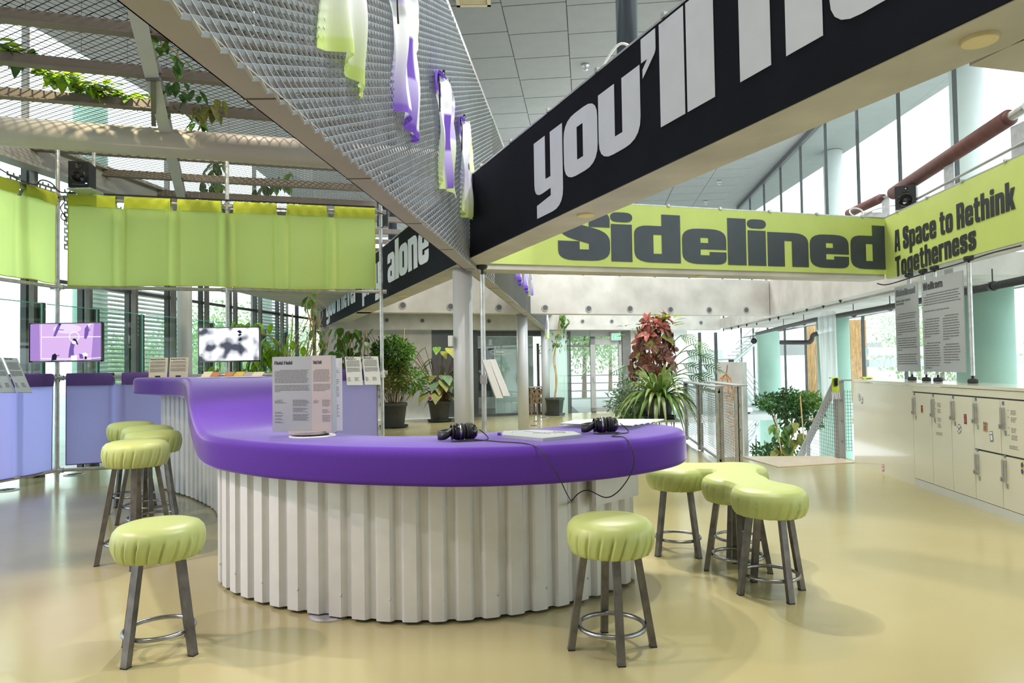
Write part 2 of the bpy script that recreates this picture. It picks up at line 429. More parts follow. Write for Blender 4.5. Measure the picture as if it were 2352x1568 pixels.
M['orange'] = pm('orange_print', (0.65, 0.25, 0.04), 0.5, var=0.2, scale=40)
M['redprint'] = pm('red_print', (0.6, 0.06, 0.10), 0.5, var=0.1)
M['tag'] = pm('blue_grey_tag', (0.13, 0.18, 0.22), 0.5, var=0.1)
M['violet'] = pm('violet_print', (0.10, 0.04, 0.30), 0.5, var=0.1)
M['yellowprint'] = pm('lime_print', (0.55, 0.66, 0.05), 0.5, var=0.1)
M['far_green'] = pm('distant_foliage', (0.45, 0.60, 0.33), 0.9, var=0.4, scale=1.5, trans=0.3)  # leaf colour lightened so the trees look blown out by daylight
# ------------------------------------------------------------------ block lettering drawn as polygons
def rr(pts, seg=5):
    """2-D contour from (x, y) or (x, y, radius) corners"""
    n = len(pts); out = []
    for i in range(n):
        p = pts[i]; r = p[2] if len(p) > 2 else 0
        if not r: out.append((p[0], p[1])); continue
        c = V((p[0], p[1])); a = V(pts[i - 1][:2]) - c; b = V(pts[(i + 1) % n][:2]) - c
        r = min(r, a.length * 0.5, b.length * 0.5)
        s = c + a.normalized() * r; e = c + b.normalized() * r
        for k in range(seg + 1):
            t = k / seg
            q = s * (1 - t) ** 2 + c * 2 * t * (1 - t) + e * t * t
            out.append((q.x, q.y))
    return out
def glyphs():
    w, s, R, a = 0.82, 0.335, 0.30, 1.32
    i, o_ = 0.24, 0.76
    box = lambda x0, y0, x1, y1: [(x0, y0), (x1, y0), (x1, y1), (x0, y1)]
    hole = box(s, i, w - s, o_)
    G = {}
    G['o'] = (w, [[(0, 0, R), (w, 0, R), (w, 1, R), (0, 1, R)], hole])
    G['n'] = (w, [[(0, 0), (s, 0), (s, o_), (w - s, o_), (w - s, 0), (w, 0), (w, 1, R), (0, 1)]])
    G['h'] = (w, [[(0, 0), (s, 0), (s, o_), (w - s, o_), (w - s, 0), (w, 0), (w, 1, R), (s, 1), (s, a), (0, a)]])
    G['m'] = (1.3, [[(0, 0), (s, 0), (s, o_), (.5, o_), (.5, 0), (.8, 0), (.8, o_), (.99, o_), (.99, 0), (1.3, 0), (1.3, 1, R), (0, 1)]])
    G['u'] = (w, [[(0, 0, R), (w, 0, R), (w, 1), (w - s, 1), (w - s, i), (s, i), (s, 1), (0, 1)]])
    G['w'] = (1.3, [[(0, 0, R), (1.3, 0, R), (1.3, 1), (.99, 1), (.99, i), (.8, i), (.8, 1), (.5, 1), (.5, i), (s, i), (s, 1), (0, 1)]])
    G['d'] = (w, [[(0, 0, R), (w, 0), (w, a), (w - s, a), (w - s, 1), (0, 1, R)], hole])
    G['b'] = (w, [[(0, 0), (w, 0, R), (w, 1, R), (s, 1), (s, a), (0, a)], hole])
    G['p'] = (w, [[(0, -.36), (s, -.36), (s, 0), (w, 0, R), (w, 1, R), (0, 1)], hole])
    G['q'] = (w, [[(0, 0, R), (w - s, 0), (w - s, -.36), (w, -.36), (w, 1), (0, 1, R)], hole])
    G['g'] = (w, [[(0, 0, R), (w - s, 0), (w - s, -.12), (.08, -.12), (.08, -.38), (w, -.38, R), (w, 1), (0, 1, R)], hole])
    G['y'] = (w, [[(0, 0, R), (w - s, .04), (w - s, -.09), (.07, -.15), (.07, -.38), (w, -.38, R), (w, 1), (w - s, 1), (w - s, i), (s, i), (s, 1), (0, 1)]])
    G['i'] = (.36, [[(0, 0), (.36, 0), (.36, 1), (0, 1)], [(-.01, 1.06, .13), (.37, 1.06, .13), (.37, a, .13), (-.01, a, .13)]])
    G['j'] = (.36, [[(-.1, -.38), (.36, -.38, R), (.36, .96), (.04, .96), (.04, -.14), (-.1, -.14)], [(0, 1.05, .1), (.37, 1.05, .1), (.37, a, .1), (0, a, .1)]])
    G['l'] = (.36, [[(0, 0), (.36, 0), (.36, a), (0, a)]])
    G['e'] = (w, [[(0, 0, R), (w, 0, R), (w, .35), (w - s + .02, .35), (w - s + .02, .25), (s, .25), (s, .42), (w, .42), (w, 1, R), (0, 1, R)], box(s, .6, w - s, .75)])
    G['a'] = (w, [[(0, 0, R), (w, 0), (w, 1, R), (0, 1, R), (0, .68), (s, .68), (s, .78), (w - s, .78), (w - s, .58), (0, .52, R)], box(s, .2, w - s, .38)])
    G['c'] = (w, [[(0, 0, R), (w, 0, R), (w, .4), (w - s, .4), (w - s, i), (s, i), (s, o_), (w - s, o_), (w - s, .6), (w, .6), (w, 1, R), (0, 1, R)]])
    S = lambda k: [(0, 0, R), (w, 0, R), (w, .58 * k, R), (s, .72 * k), (s, .79 * k), (w - s, .79 * k), (w - s, .68 * k), (w, .68 * k), (w, k, R), (0, k, R), (0, .5 * k, R), (w - s, .34 * k), (w - s, .22 * k), (s, .22 * k), (s, .38 * k), (0, .38 * k)]
    G['s'] = (w, [S(1)]); G['S'] = (w, [S(a)])
    G['r'] = (.62, [[(0, 0), (s, 0), (s, .74), (.62, .74), (.62, 1), (0, 1)]])
    G['t'] = (.6, [[(.1, 0, R), (.6, 0), (.6, .22), (.41, .22), (.41, .78), (.6, .78), (.6, 1), (.41, 1), (.41, 1.24), (.1, 1.24), (.1, 1), (0, 1), (0, .78), (.1, .78)]])
    G['f'] = (.6, [[(.1, 0), (.41, 0), (.41, .76), (.6, .76), (.6, 1), (.41, 1), (.41, 1.12), (.6, 1.12), (.6, a), (.1, a, R), (.1, 1), (0, 1), (0, .76), (.1, .76)]])
    G['v'] = (w, [[(.2, 0), (w - .2, 0), (w, 1), (w - s, 1), (w / 2, .3), (s, 1), (0, 1)]])
    G['k'] = (w, [[(0, 0), (s, 0), (s, .4), (w - .34, 0), (w, 0), (.6, .52), (w, 1), (w - .34, 1), (s, .66), (s, a), (0, a)]])
    G['z'] = (w, [[(0, 0), (w, 0), (w, .24), (.42, .24), (w, .76), (w, 1), (0, 1), (0, .76), (.4, .76), (0, .24)]])
    G['A'] = (w, [[(0, 0), (.28, 0), (.3, .3), (w - .3, .3), (w - .28, 0), (w, 0), (w - .14, a), (.14, a)], [(.33, .5), (w - .33, .5), (w / 2 + .03, 1.1), (w / 2 - .03, 1.1)]])
    G['R'] = (w, [[(0, 0), (s, 0), (s, .5), (w - s, .5), (w - s, 0), (w, 0), (w, .58), (w - .06, .66), (w, .74), (w, a, R), (0, a)], box(s, .74, w - s, 1.1)])
    G['B'] = (w, [[(0, 0), (w, 0, R), (w, .6), (w - .06, .68), (w, .76), (w, a, R), (0, a)], box(s, .24, w - s, .54), box(s, .8, w - s, 1.08)])
    G['C'] = (w, [[(0, 0, R), (w, 0, R), (w, .5), (w - s, .5), (w - s, i), (s, i), (s, 1.08), (w - s, 1.08), (w - s, .82), (w, .82), (w, a, R), (0, a, R)]])
    G['G'] = (w, [[(0, 0, R), (w, 0), (w, .7), (w / 2, .7), (w / 2, .5), (w - s, .5), (w - s, i), (s, i), (s, 1.08), (w - s, 1.08), (w - s, .86), (w, .86), (w, a, R), (0, a, R)]])
    G['F'] = (.72, [[(0, 0), (s, 0), (s, .5), (.66, .5), (.66, .76), (s, .76), (s, 1.06), (.72, 1.06), (.72, a), (0, a)]])
    G['T'] = (w, [[(.25, 0), (.57, 0), (.57, 1.08), (w, 1.08), (w, a), (0, a), (0, 1.08), (.25, 1.08)]])
    G['W'] = (1.3, [[(.12, 0), (.52, 0), (.65, .6), (.78, 0), (1.18, 0), (1.3, a), (.99, a), (.93, .5), (.8, a), (.5, a), (.37, .5), (.31, a), (0, a)]])
    G['V'] = G['v']
    G["'"] = (.34, [[(.03, .78), (.34, 1.02, .05), (.34, a), (0, a), (0, 1.0), (.15, 1.0), (.03, .9)]])
    G['?'] = (w, [[(.25, .36), (.56, .36), (.56, .56), (w, .7, .1), (w, a, R), (0, a, R), (0, .9), (s, .9), (s, 1.1), (w - s, 1.1), (w - s, .84), (.25, .64)], [(.25, 0), (.56, 0), (.56, .26), (.25, .26)]])
    return G
GL = glyphs(); DOT = 'ij?'
def glyph(mb, ch, o, x, y, ext=None):
    """one letter: o = baseline start, x = vector of one unit across, y = vector of one x-height"""
    w, cs = GL[ch]
    loops = [rr(c) for c in cs]
    if ch in DOT:
        for lp in loops: mb.flat([lp], o, x, y, ext)
    else: mb.flat(loops, o, x, y, ext)
def text_len(t, gap=0.07, sp=0.42):
    return sum(sp if c == ' ' else GL[c][0] + gap for c in t) - gap
def write(mb, t, o, x, y, width=None, gap=0.07, sp=0.42, ext=None):
    """a line of lettering from o; y is one x-height; width sets the run's length, else letters keep their shape"""
    o = V(o); x = V(x); y = V(y)
    k = (width / text_len(t, gap, sp)) if width else y.length
    u = x.normalized() * k; pos = 0.0
    for c in t:
        if c == ' ': pos += sp; continue
        glyph(mb, c, o + u * pos, u, y, ext); pos += GL[c][0] + gap
def greek(mb, o, x, y, w, lines, lh, th, rag=0.15, indent=0.0, seed=1, last=None):
    """small running text too fine to read: rows of word-long strokes"""
    rd = random.Random(seed); o = V(o); x = V(x).normalized(); y = V(y).normalized()
    for k in range(lines):
        p = indent if k == 0 else 0.0
        end = w * (1 - rd.random() * rag)
        if k == lines - 1 and last: end = w * last
        while p < end - th:
            wl = min(th * (1.6 + rd.random() * 6.5), end - p)
            b = o + x * p - y * (k * lh)
            mb.quad(b, b + x * wl, b + x * wl + y * th, b + y * th)
            p += wl + th * 0.8
# ------------------------------------------------------------------ floor and ground
HB, HT = 2.485, 3.285          # underside and top of the concrete beams
HM = 4.55                      # level of the expanded-metal walkway overhead
HC = 8.55                      # tiled ceiling
XL = lambda y: -8.2 + 0.165 * y          # left glass front
XR = lambda y: 7.0 + 0.112 * y           # right glass front
YB = lambda x: 20.1 + 0.27 * x           # back wall
def slab(mb, outline, z0, z1):
    mb.flat([outline], (0, 0, z0), (1, 0, 0), (0, 1, 0), (0, 0, z1 - z0))
mb = MB()
slab(mb, [(XL(-3), -3), (7.4, -3), (8.05, 9.3), (4.93, 9.6), (4.83, 10.2), (3.02, 10.33), (3.02, 11.6), (4.2, 21.4), (XL(18.2), 18.2)], -0.25, 0.0)
struct(mb, 'floor', M['floor'])
mb = MB()
slab(mb, [(3.42, 10.31), (4.78, 10.2), (4.73, 9.52), (3.55, 9.2)], 0.0, 0.012)
struct(mb, 'trim_1', M['landing'])
mb = MB()
slab(mb, [(-40, -6), (XL(-6) - .02, -6), (XL(18.2) - .02, 18.2), (-5.2, 19.0), (9.9, 23.4), (40, 26), (40, 70), (-40, 70)], -0.5, -0.3)
struct(mb, 'exterior_ground', M['ground'])
mb = MB()
slab(mb, [(3.0, 9.2), (9.2, 9.2), (10.2, 23.0), (4.1, 22.0)], -3.4, -3.3)
struct(mb, 'stairwell_floor', M['ground'])
mb = MB()
mb.obox((3.02, 10.33, -3.3), (0, 0, 3.05), (1.81, -.13, 0), (0, .05, 0))
struct(mb, 'stairwell_wall', M['concrete'])

# ------------------------------------------------------------------ tiled ceiling, each panel a part
ceil = group_struct('ceiling')
mb = MB(); mb.obox((-9, -3, HC + .02), (20.5, 0, 0), (0, 40, 0), (0, 0, .08)); mb.build('backing', M['ceil'], ceil)
tw, td = 1.28, 1.16
tl = MB(); tl.box((0, 0, 0.012), tw - .03, td - .03, 0.024)
tile_me = None
for j in range(0, 28):
    for i in range(-6, 7):
        y = 3.4 + j * td
        x = -1.03 - .283 * 0 + i * tw + .112 * (y) - 1.2
        if x < -7 or x > XR(y) - .3: continue
        if tile_me is None:
            o = tl.build('ceiling_panel', M['ceil'], ceil); tile_me = o.data
        else:
            o = bpy.data.objects.new('ceiling_panel', tile_me); COL.objects.link(o); o.parent = ceil; W[o] = V((0, 0, 0))
        o.location = (x, y, HC - .006 * ((i * 7 + j * 3) % 3)); o.rotation_euler = (0, 0, -.1115)

# ------------------------------------------------------------------ long black beam with its two banners
def bx(y): return 2.38 - 0.413 * y        # front face line
nB = V((1, 0.413, 0)).normalized()        # points to the right / away
mb = MB()
mb.obox((bx(1.2), 1.2, HB), B * 18.45, nB * 0.30, (0, 0, HT - HB))
struct(mb, 'concrete_beam', M['concrete'])
PB = V((bx(5), 5, 0))
def banner(name, label, y0, y1, p_of, nrm, z0, z1, mat, thick=.012):
    t = thing(name, label, 'banner', p_of(y0) + V((0, 0, z0)))
    m = MB(); a = p_of(y0); b = p_of(y1)
    m.obox(a + V((0, 0, z0)), b - a, -nrm * thick, (0, 0, z1 - z0))
    m.build('vinyl_sheet', mat, t)
    m = MB(); m.bar(a + V((0, 0, z1 + .006)) - nrm * .004, b + V((0, 0, z1 + .006)) - nrm * .004, .02, .014)
    n = int((b - a).length / .7)
    m.build('top_rail', M['galv'], t)
    for k in range(n):
        q = a.lerp(b, (k + .5) / n); m = MB(); m.cbox(q + V((0, 0, z1 + .012)) - nrm * .01, (b - a).normalized() * .03, nrm * .035, (0, 0, .03)); m.build('clip', M['galv'], t)
    return t
pB = lambda y: V((bx(y), y, 0))
t = banner('banner', "near black banner with giant pale letters reading you'll ne, overhead", 6.70, 1.3, pB, nB, HB + .004, HT, M['black_vinyl'])
q0 = PB - nB * .0125
def sx(px, py=400):                       # point of the black banner's face seen at that pixel, at floor level
    p = on_plane(px, py, q0, nB); return V((p.x, p.y, 0))
mb = MB(); xh = .43; zb = 2.70
for ch, a, b in [('y', 1228, 1293.5), ('o', 1297, 1375), ('u', 1378, 1475), ("'", 1479, 1513), ('l', 1521.5, 1578.5), ('l', 1584, 1648), ('n', 1707, 1901), ('e', 1918, 2140)]:
    pa, pb = sx(a), sx(b); w = GL[ch][0]
    mb = MB(); glyph(mb, ch, pa + V((0, 0, zb)) - nB * .002, (pb - pa) / w, V((0, 0, xh)), -nB * .002); mb.build('letter', M['letter'], t)
t = banner('banner', "far black banner behind the mesh screen, ending in the word alone", 7.0, 17.85, pB, nB, HB + .004, HT, M['black_vinyl'])
mb = MB()
for ch, a, b in [('y', 749, 757), ('o', 757.4, 764), ('u', 764.5, 770.5), ("'", 771, 773), ('l', 774, 777), ('l', 777.8, 781), ('n', 784, 789.5), ('e', 790, 796), ('v', 797, 804), ('e', 805, 812), ('r', 812.5, 819), ('p', 832, 843), ('l', 844, 848), ('a', 849, 860), ('y', 861, 873), ('a', 891, 907.5), ('l', 908.5, 917), ('o', 917.5, 937.5), ('n', 938.5, 960), ('e', 962, 986)]:
    pa, pb = sx(a, 650), sx(b, 650); w = GL[ch][0]
    mb = MB(); glyph(mb, ch, pa + V((0, 0, zb - .02)) - nB * .002, (pb - pa) / w, V((0, 0, xh)), -nB * .002); mb.build('letter', M['letter'], t)

# ------------------------------------------------------------------ lime beams: Sidelined and A Space to Rethink
S0 = V((0.0, 7.54, 0)); dS = V((4.93, 8.95, 0)) - S0; dS = dS.normalized(); nS = V((-dS.y, dS.x, 0))   # points away
cor = V((4.93, 8.95, 0))
mb = MB(); mb.obox(S0 - dS * .6 + nS * .02 + V((0, 0, HB)), dS * ((cor - S0).length + .6), nS * .3, (0, 0, HT - HB))
struct(mb, 'concrete_beam', M['concrete'])
pS = lambda s: S0 + dS * s + nS * .014
Ls = (cor - S0).length
t = banner('banner', 'long lime banner with the giant dark word Sidelined', -.5, Ls, pS, nS, HB + .06, HT, M['lime_vinyl'])
def face(px, py, p0, n):
    p = on_plane(px, py, p0, n); return V((p.x, p.y, 0))
mb = MB()
hz = [on_plane(x, y, S0, nS).z for x, y in ((1430, 616), (1429, 509.7), (1538, 481.5), (1690, 490.5), (2039, 631))]
zS = HB + .125; xS = .435
for ch, a, b in [('S', 1282, 1401), ('i', 1404, 1452), ('d', 1457, 1563), ('e', 1567, 1668), ('l', 1671.5, 1713.8), ('i', 1718, 1759), ('n', 1763, 1856.5), ('e', 1860, 1949), ('d', 1953.5, 2038)]:
    pa, pb = face(a, 570, S0, nS), face(b, 570, S0, nS); w = GL[ch][0]
    mb = MB(); glyph(mb, ch, pa + V((0, 0, zS)) - nS * .002, (pb - pa) / w, V((0, 0, xS * (0.98 if ch in 'ne' else 1))), -nS * .002); mb.build('letter', M['slate'], t)
R1 = V((4.66, 5.4, 0)); dR = (R1 - cor).normalized(); nR = V((-dR.y, dR.x, 0))      # banner runs toward the viewer; nR points right
if nR.x < 0: nR = -nR
mb = MB(); mb.obox(cor + nR * .014 + V((0, 0, HB)), dR * 6.5, nR * .3, (0, 0, HT - HB))
struct(mb, 'concrete_beam', M['concrete'])
pR = lambda s: cor + dR * s + nR * .012
t = banner('banner', 'lime banner above the lockers with the words A Space to Rethink Togetherness', 0, 6.4, pR, nR, HB + .004, HT, M['lime_vinyl'])
mb = MB()
fR = cor - nR * .001
def line(txt, x0, y0, x1, y1, xh):
    pa = on_plane(x0, y0, fR, nR); pb = on_plane(x1, y1, fR, nR)
    u = (pb - pa).normalized(); k = (pb - pa).length / text_len(txt, .1, .36); pos = 0.0
    for ch in txt:
        if ch == ' ': pos += .36; continue
        m = MB(); glyph(m, ch, pa - nR * .003 + u * (k * pos), u * k, V((0, 0, xh)), -nR * .002); m.build('letter', M['ink'], t); pos += GL[ch][0] + .1
line('A Space to Rethink', 2056, 579, 2333, 479, .207)
line('Togetherness', 2058, 637, 2243, 571, .195)
# cross piece joining the beams over the viewer, upper right
mb = MB(); mb.obox(at_h(2235, 146, HB) + V((0, .02, 0)), V((3.5, .9, 0)), V((.6, -2.6, 0)), (0, 0, HT - HB))
struct(mb, 'concrete_beam', M['concrete'])

# ------------------------------------------------------------------ concrete beams at the back, with tie holes as recessed sleeves
def back_beam(x0, x1, y0, k=.3, th=.3, z1=HT, holes=(), hz=.15, hr=.055):
    g = group_struct('concrete_beam'); d = V((1, k, 0)).normalized(); n = V((-d.y, d.x, 0))
    a = V((x0, y0 + k * x0, 0)); b = V((x1, y0 + k * x1, 0))
    m = MB(); m.obox(a + V((0, 0, HB)), b - a, n * th, (0, 0, z1 - HB)); m.build('beam_body', M['concrete'], g)
    for px, py in holes:
        p = on_plane(px, py, a, n)
        m = MB(); m.lathe([(hr * .7, .004), (hr * .78, .012), (hr, .010), (hr, -.01)], 14, p, -n); m.build('tie_hole', M['grey_metal'], g)
        m = MB(); m.lathe([(hr * .66, 0), (hr * .66, .008)], 14, p, -n); m.build('tie_hole_plug', M['seam'], g)
    return g
back_beam(-2.9, 5.85, 13.69, holes=[(925, 701), (1035, 704), (1146, 706), (1252, 707), (1352, 709), (1447, 709), (1540, 711), (1629, 712), (1714, 712)], hr=.075)
back_beam(-5.2, 6.62, 19.6, holes=[(888, 735), (970, 736), (1123, 737), (1338, 738), (1405, 738), (1610, 741)], hr=.07)
mb = MB()
mb.obox((5.6, 11.0, HB), (.25, 0, 0), (.29, 4.75, 0), (0, 0, HT - HB))
mb.obox((5.42, 8.9, HB), (.25, 0, 0), (.18, 2.1, 0), (0, 0, HT - HB))
struct(mb, 'concrete_beam', M['concrete'])
mb = MB(); slab(mb, [(5.85, 9.0), (XR(9) - .3, 9.0), (XR(21.5) - .3, 21.6), (6.55, 21.4), (6.2, 15.6)], HB + .04, HB + .34)
struct(mb, 'slab_right', M['concrete'])
mb = MB()
mb.obox((6.0, 10.4, HB - .0), (.2, 0, 0), (.75, 11.2, 0), (0, 0, .32)); struct(mb, 'concrete_beam', M['concrete'])
mb = MB(); slab(mb, [(-5.3, 13.0), (-1.1 + .112 * 13.2 + .1, 14.0), (-1.1 + .112 * 20 + .1, 20.2), (-4.9, 18.4)], HB + .45, HB + .75)
struct(mb, 'slab_left', M['concrete'])
# small black hooks along the right beam soffit
for k, (px, py) in enumerate([(1662, 756), (1680, 752), (1696, 748), (1715, 744), (1738, 740), (1768, 731), (1788, 727), (1822, 716), (1853, 707), (1891, 699), (1930, 686)]):
    p = at_h(px, py, HB + .02)
    mb = MB(); mb.box(p + V((0, 0, -.02)), .03, .05, .05); mb.cyl(p + V((0, 0, -.02)), p + V((0, 0, -.07)), .012, 8)
    solo(mb, 'cable_clip', M['rubber'], 'small black cable clip under the right-hand concrete beam, ' + ['first', 'second', 'third', 'fourth', 'fifth', 'sixth', 'seventh', 'eighth', 'ninth', 'tenth', 'eleventh'][k] + ' from its far end', 'clip', group='cable clips under the right beam')

# ------------------------------------------------------------------ columns
def column(px, y, r, z0, z1, mat, label, n=28, base_px=None):
    p = at_d(px, 800, y); mb = MB(); mb.lathe([(r, z0), (r, z1)], n, (p.x, p.y, 0))
    o = mb.build('round_column', mat, None, False, (p.x, p.y, z0))
    me = o.data
    for pl in me.polygons: pl.use_smooth = len(pl.vertices) == 4
    tag(o, kind='structure'); return o
column(1064, 7.45, .107, 0, HB, M['column'], '')
column(1200, 13.95, .111, 0, HB, M['column'], '')
column(1252, 20.0, .118, 0, HB, M['column'], '')
column(745, 17.3, .118, 0, HB, M['column'], '')
column(424, 11.6, .118, 0, 4.3, M['column'], '')
column(1455, 6.6, .105, HT, HC, M['navy'], '')
column(905, 17.0, .12, HT, HC, M['navy'], '')
column(882, 10.9, .09, HT + .4, HM, M['navy'], '')
column(1765, 24.2, .385, -3.3, HB + .04, M['mint'], '', 40)
column(1914, 17.4, .385, -3.3, HB + .04, M['mint'], '', 40)
column(2263, 10.5, .385, -3.3, HB + .04, M['mint'], '', 40)
column(207, 17.2, .385, -.3, 8.5, M['mint'], '', 40)
column(604, 29.5, .385, -.3, 8.5, M['mint'], '', 40)
column(2240, 14.6, .32, HT, HC, M['white_paint'], '', 40)
column(1925, 23.0, .3, HT, HC, M['white_paint'], '', 40)

# ------------------------------------------------------------------ glass fronts
def front(name, pts, posts, z0, zs, z1, w=.07, d=.16, mat='mullion', pane='glass', nrm=(1, 0, 0)):
    """a glazed front along a line: pts(y) gives the plan point; each pane and post is a part"""
    g = group_struct(name); nrm = V(nrm)
    for i, y in enumerate(posts):
        a = pts(y)
        m = MB(); m.obox(a + V((0, -w / 2, z0)) - nrm * d / 2, nrm * d, (0, w, 0), (0, 0, z1 - z0)); m.build('mullion', M[mat], g)
        if i + 1 < len(posts):
            b = pts(posts[i + 1]); u = b - a
            lv = [z0] + list(zs) + [z1]
            for q in range(len(lv) - 1):
                m = MB(); m.quad(a + V((0, 0, lv[q])), b + V((0, 0, lv[q])), b + V((0, 0, lv[q + 1])), a + V((0, 0, lv[q + 1]))); m.build('pane', M[pane], g)
            for zq in zs:
                m = MB(); m.obox(a + V((0, 0, zq - .025)) - nrm * .03, u, nrm * .06, (0, 0, .05)); m.build('transom', M[mat], g)
    return g
pl = lambda y: V((XL(y), y, 0))
ys = [3.5 + .97 * k for k in range(16)]
front('window_1', pl, ys, 0, (2.75,), 4.35, .055, .08, 'mullion', 'glass')
front('window_6', pl, ys[::3], 4.55, (), 6.3, .05, .08, 'grey_metal', 'glass')
wu = group_struct('wall_left')
for k in range(0, 15):
    a, b = pl(ys[k]), pl(ys[k] + .96)
    for z0 in (6.31, 7.43):
        m = MB(); m.obox(a + V((0, 0, z0)), b - a, (-.06, 0, 0), (0, 0, 1.10)); m.build('panel', M['pale_panel'], wu)
mb = MB(); mb.obox((-9, -3.3, -.3), (17, 0, 0), (0, .2, 0), (0, 0, HC + .3)); struct(mb, 'unseen_rear_wall', M['grey_metal'])  # unseen wall behind the camera, added to cut frontal light
pr = lambda y: V((XR(y), y, 0))
ysr = [1.2 + 2.31 * k for k in range(14)]
front('window_2', pr, ysr, -3.3, (HB + .1,), HC, .034, .07, 'mullion', 'glass')
mb = MB(); mb.obox(pr(1.2) + V((-.12, 0, HC - .16)), pr(31) - pr(1.2), (.12, 0, 0), (0, 0, .16)); struct(mb, 'trim_3', M['mullion'])
pk = lambda x: V((x, 22.3 + .27 * x - .6, 0))
g3 = group_struct('window_3')
for i, x in enumerate([4.0, 6.45, 7.05, 9.4]):
    m = MB(); a = pk(x); m.box(a + V((0, 0, -.4)), .09, .09, 5.8); m.build('mullion', M['mullion'], g3)
for x0, x1 in ((4.0, 6.45), (6.45, 7.05), (7.05, 9.4)):
    a, b = pk(x0), pk(x1); m = MB(); m.quad(a + V((0, 0, -3.3)), b + V((0, 0, -3.3)), b + V((0, 0, HB)), a + V((0, 0, HB))); m.build('pane', M['glass'], g3)
pu = lambda x: V((x, 33 + .27 * x, 0))
g4 = group_struct('window_4')
for k in range(9):
    x = -4 + k * 1.9; a, b = pu(x), pu(x + 1.9)
    m = MB(); m.box(a + V((0, 0, 5.9)), .08, .08, 5.3); m.build('mullion', M['mullion'], g4)
    m = MB(); m.quad(a + V((0, 0, HT)), b + V((0, 0, HT)), b + V((0, 0, HC)), a + V((0, 0, HC))); m.build('pane', M['glass'], g4)
# ring beam at the head of the left front
mb = MB(); a, b = pl(3.5) + V((.12, 0, 4.22)), pl(18) + V((.12, 0, 4.22))
mb.obox(a, b - a, (.16, 0, 0), (0, 0, .30)); mb.obox(a + V((-.02, 0, .30)), b - a, (.26, 0, 0), (0, 0, .05)); mb.obox(a + V((-.02, 0, -.03)), b - a, (.26, 0, 0), (0, 0, .04))
struct(mb, 'trim_2', M['grey_metal'])
# inner posts, brackets and green-edged glass screens standing along the left front
for k in range(5, 14):
    y = 3.5 + .97 * k; a = pl(y) + V((.10, 0, 0))
    gs = group_struct('glass_screen')
    m = MB(); m.obox(a + V((.06, .03, 0)), (.07, 0, 0), (0, .06, 0), (0, 0, 2.45 - .01 * k)); m.build('bracket', M['mullion'], gs)
    m = MB(); m.obox(a + V((-.02, -.03, 0)), (.07, 0, 0), (0, .075, 0), (0, 0, 4.2)); m.build('post', M['mullion_in'], gs)
    for zz in (1.7, 2.3):
        m = MB(); m.lathe([(.012, 0), (.012, .01)], 8, a + V((.132, .06, zz)), (1, 0, 0)); m.build('bolt', M['galv'], gs)
    b = pl(y + .97) + V((.10, 0, 0))
    o = a + V((.17, .05, .12)); e = b + V((.17, -.05, .12)); zt = V((0, 0, 2.25))
    m = MB(); m.quad(o, e, e + zt, o + zt); m.build('screen_pane', M['glass_green'], gs)
    m = MB(); m.bar(e + V((0, 0, 0)), e + zt, .014, .014, (1, 0, 0)); m.bar(o + zt, e + zt, .006, .012); m.build('screen_edge', M['glass_edge'], gs)

# ------------------------------------------------------------------ back wall, glazed studio, door
def on_back(px, off=0):           # plan point on the back wall line seen at that pixel column
    d = ray(px, 843); k = (20.1 + off) / (d.y - .27 * d.x); return V((d.x * k, d.y * k, 0))
dK = V((1, .27, 0)).normalized(); nK = V((-dK.y, dK.x, 0))
def wall_piece(name, px0, px1, z0, z1, mat, th=.2):
    a, b = on_back(px0), on_back(px1); m = MB(); m.obox(a + V((0, 0, z0)), b - a, nK * th, (0, 0, z1 - z0)); return struct(m, name, M[mat])
wall_piece('wall_back', 735, 992, 0, HB + .3, 'concrete')
wall_piece('wall_back', 992, 1086, 0, HB + .3, 'darkwall')
wall_piece('wall_back', 1262, 1310, 0, HB, 'white_paint')
wall_piece('wall_back', 1450, 1478, 0, HB, 'concrete')
wall_piece('wall_back', 1478, 1580, 0, HB, 'white_paint')
gw = group_struct('window_5')
def pane_b(g, px0, px1, z0, z1, mat='glass', off=0):
    a, b = on_back(px0, off), on_back(px1, off); m = MB(); m.quad(a + V((0, 0, z0)), b + V((0, 0, z0)), b + V((0, 0, z1)), a + V((0, 0, z1))); return m.build('pane', M[mat], g)
def post_b(g, px, w, z0, z1, mat='mullion', name='mullion', off=0):
    a = on_back(px, off); m = MB(); m.cbox(a + V((0, 0, (z0 + z1) / 2)), dK * w, nK * .08, (0, 0, z1 - z0)); return m.build(name, M[mat], g)
post_b(gw, 1092, .14, 0, HB); post_b(gw, 1236, .06, 0, 2.1); 
a, b = on_back(1086), on_back(1262)
m = MB(); m.obox(a + V((0, 0, 2.33)), b - a, nK * .08, (0, 0, .15)); m.build('transom', M['mullion'], gw); m = MB(); m.obox(a + V((0, 0, HB - .02)), b - a, nK * .08, (0, 0, .3)); m.build('head', M['concrete'], gw)
m = MB(); m.obox(a, b - a, nK * .08, (0, 0, .06)); m.build('sill', M['mullion'], gw)
pane_b(gw, 1095, 1185, .06, 2.33, 'glass_green'); pane_b(gw, 1185, 1262, .06, 2.33)
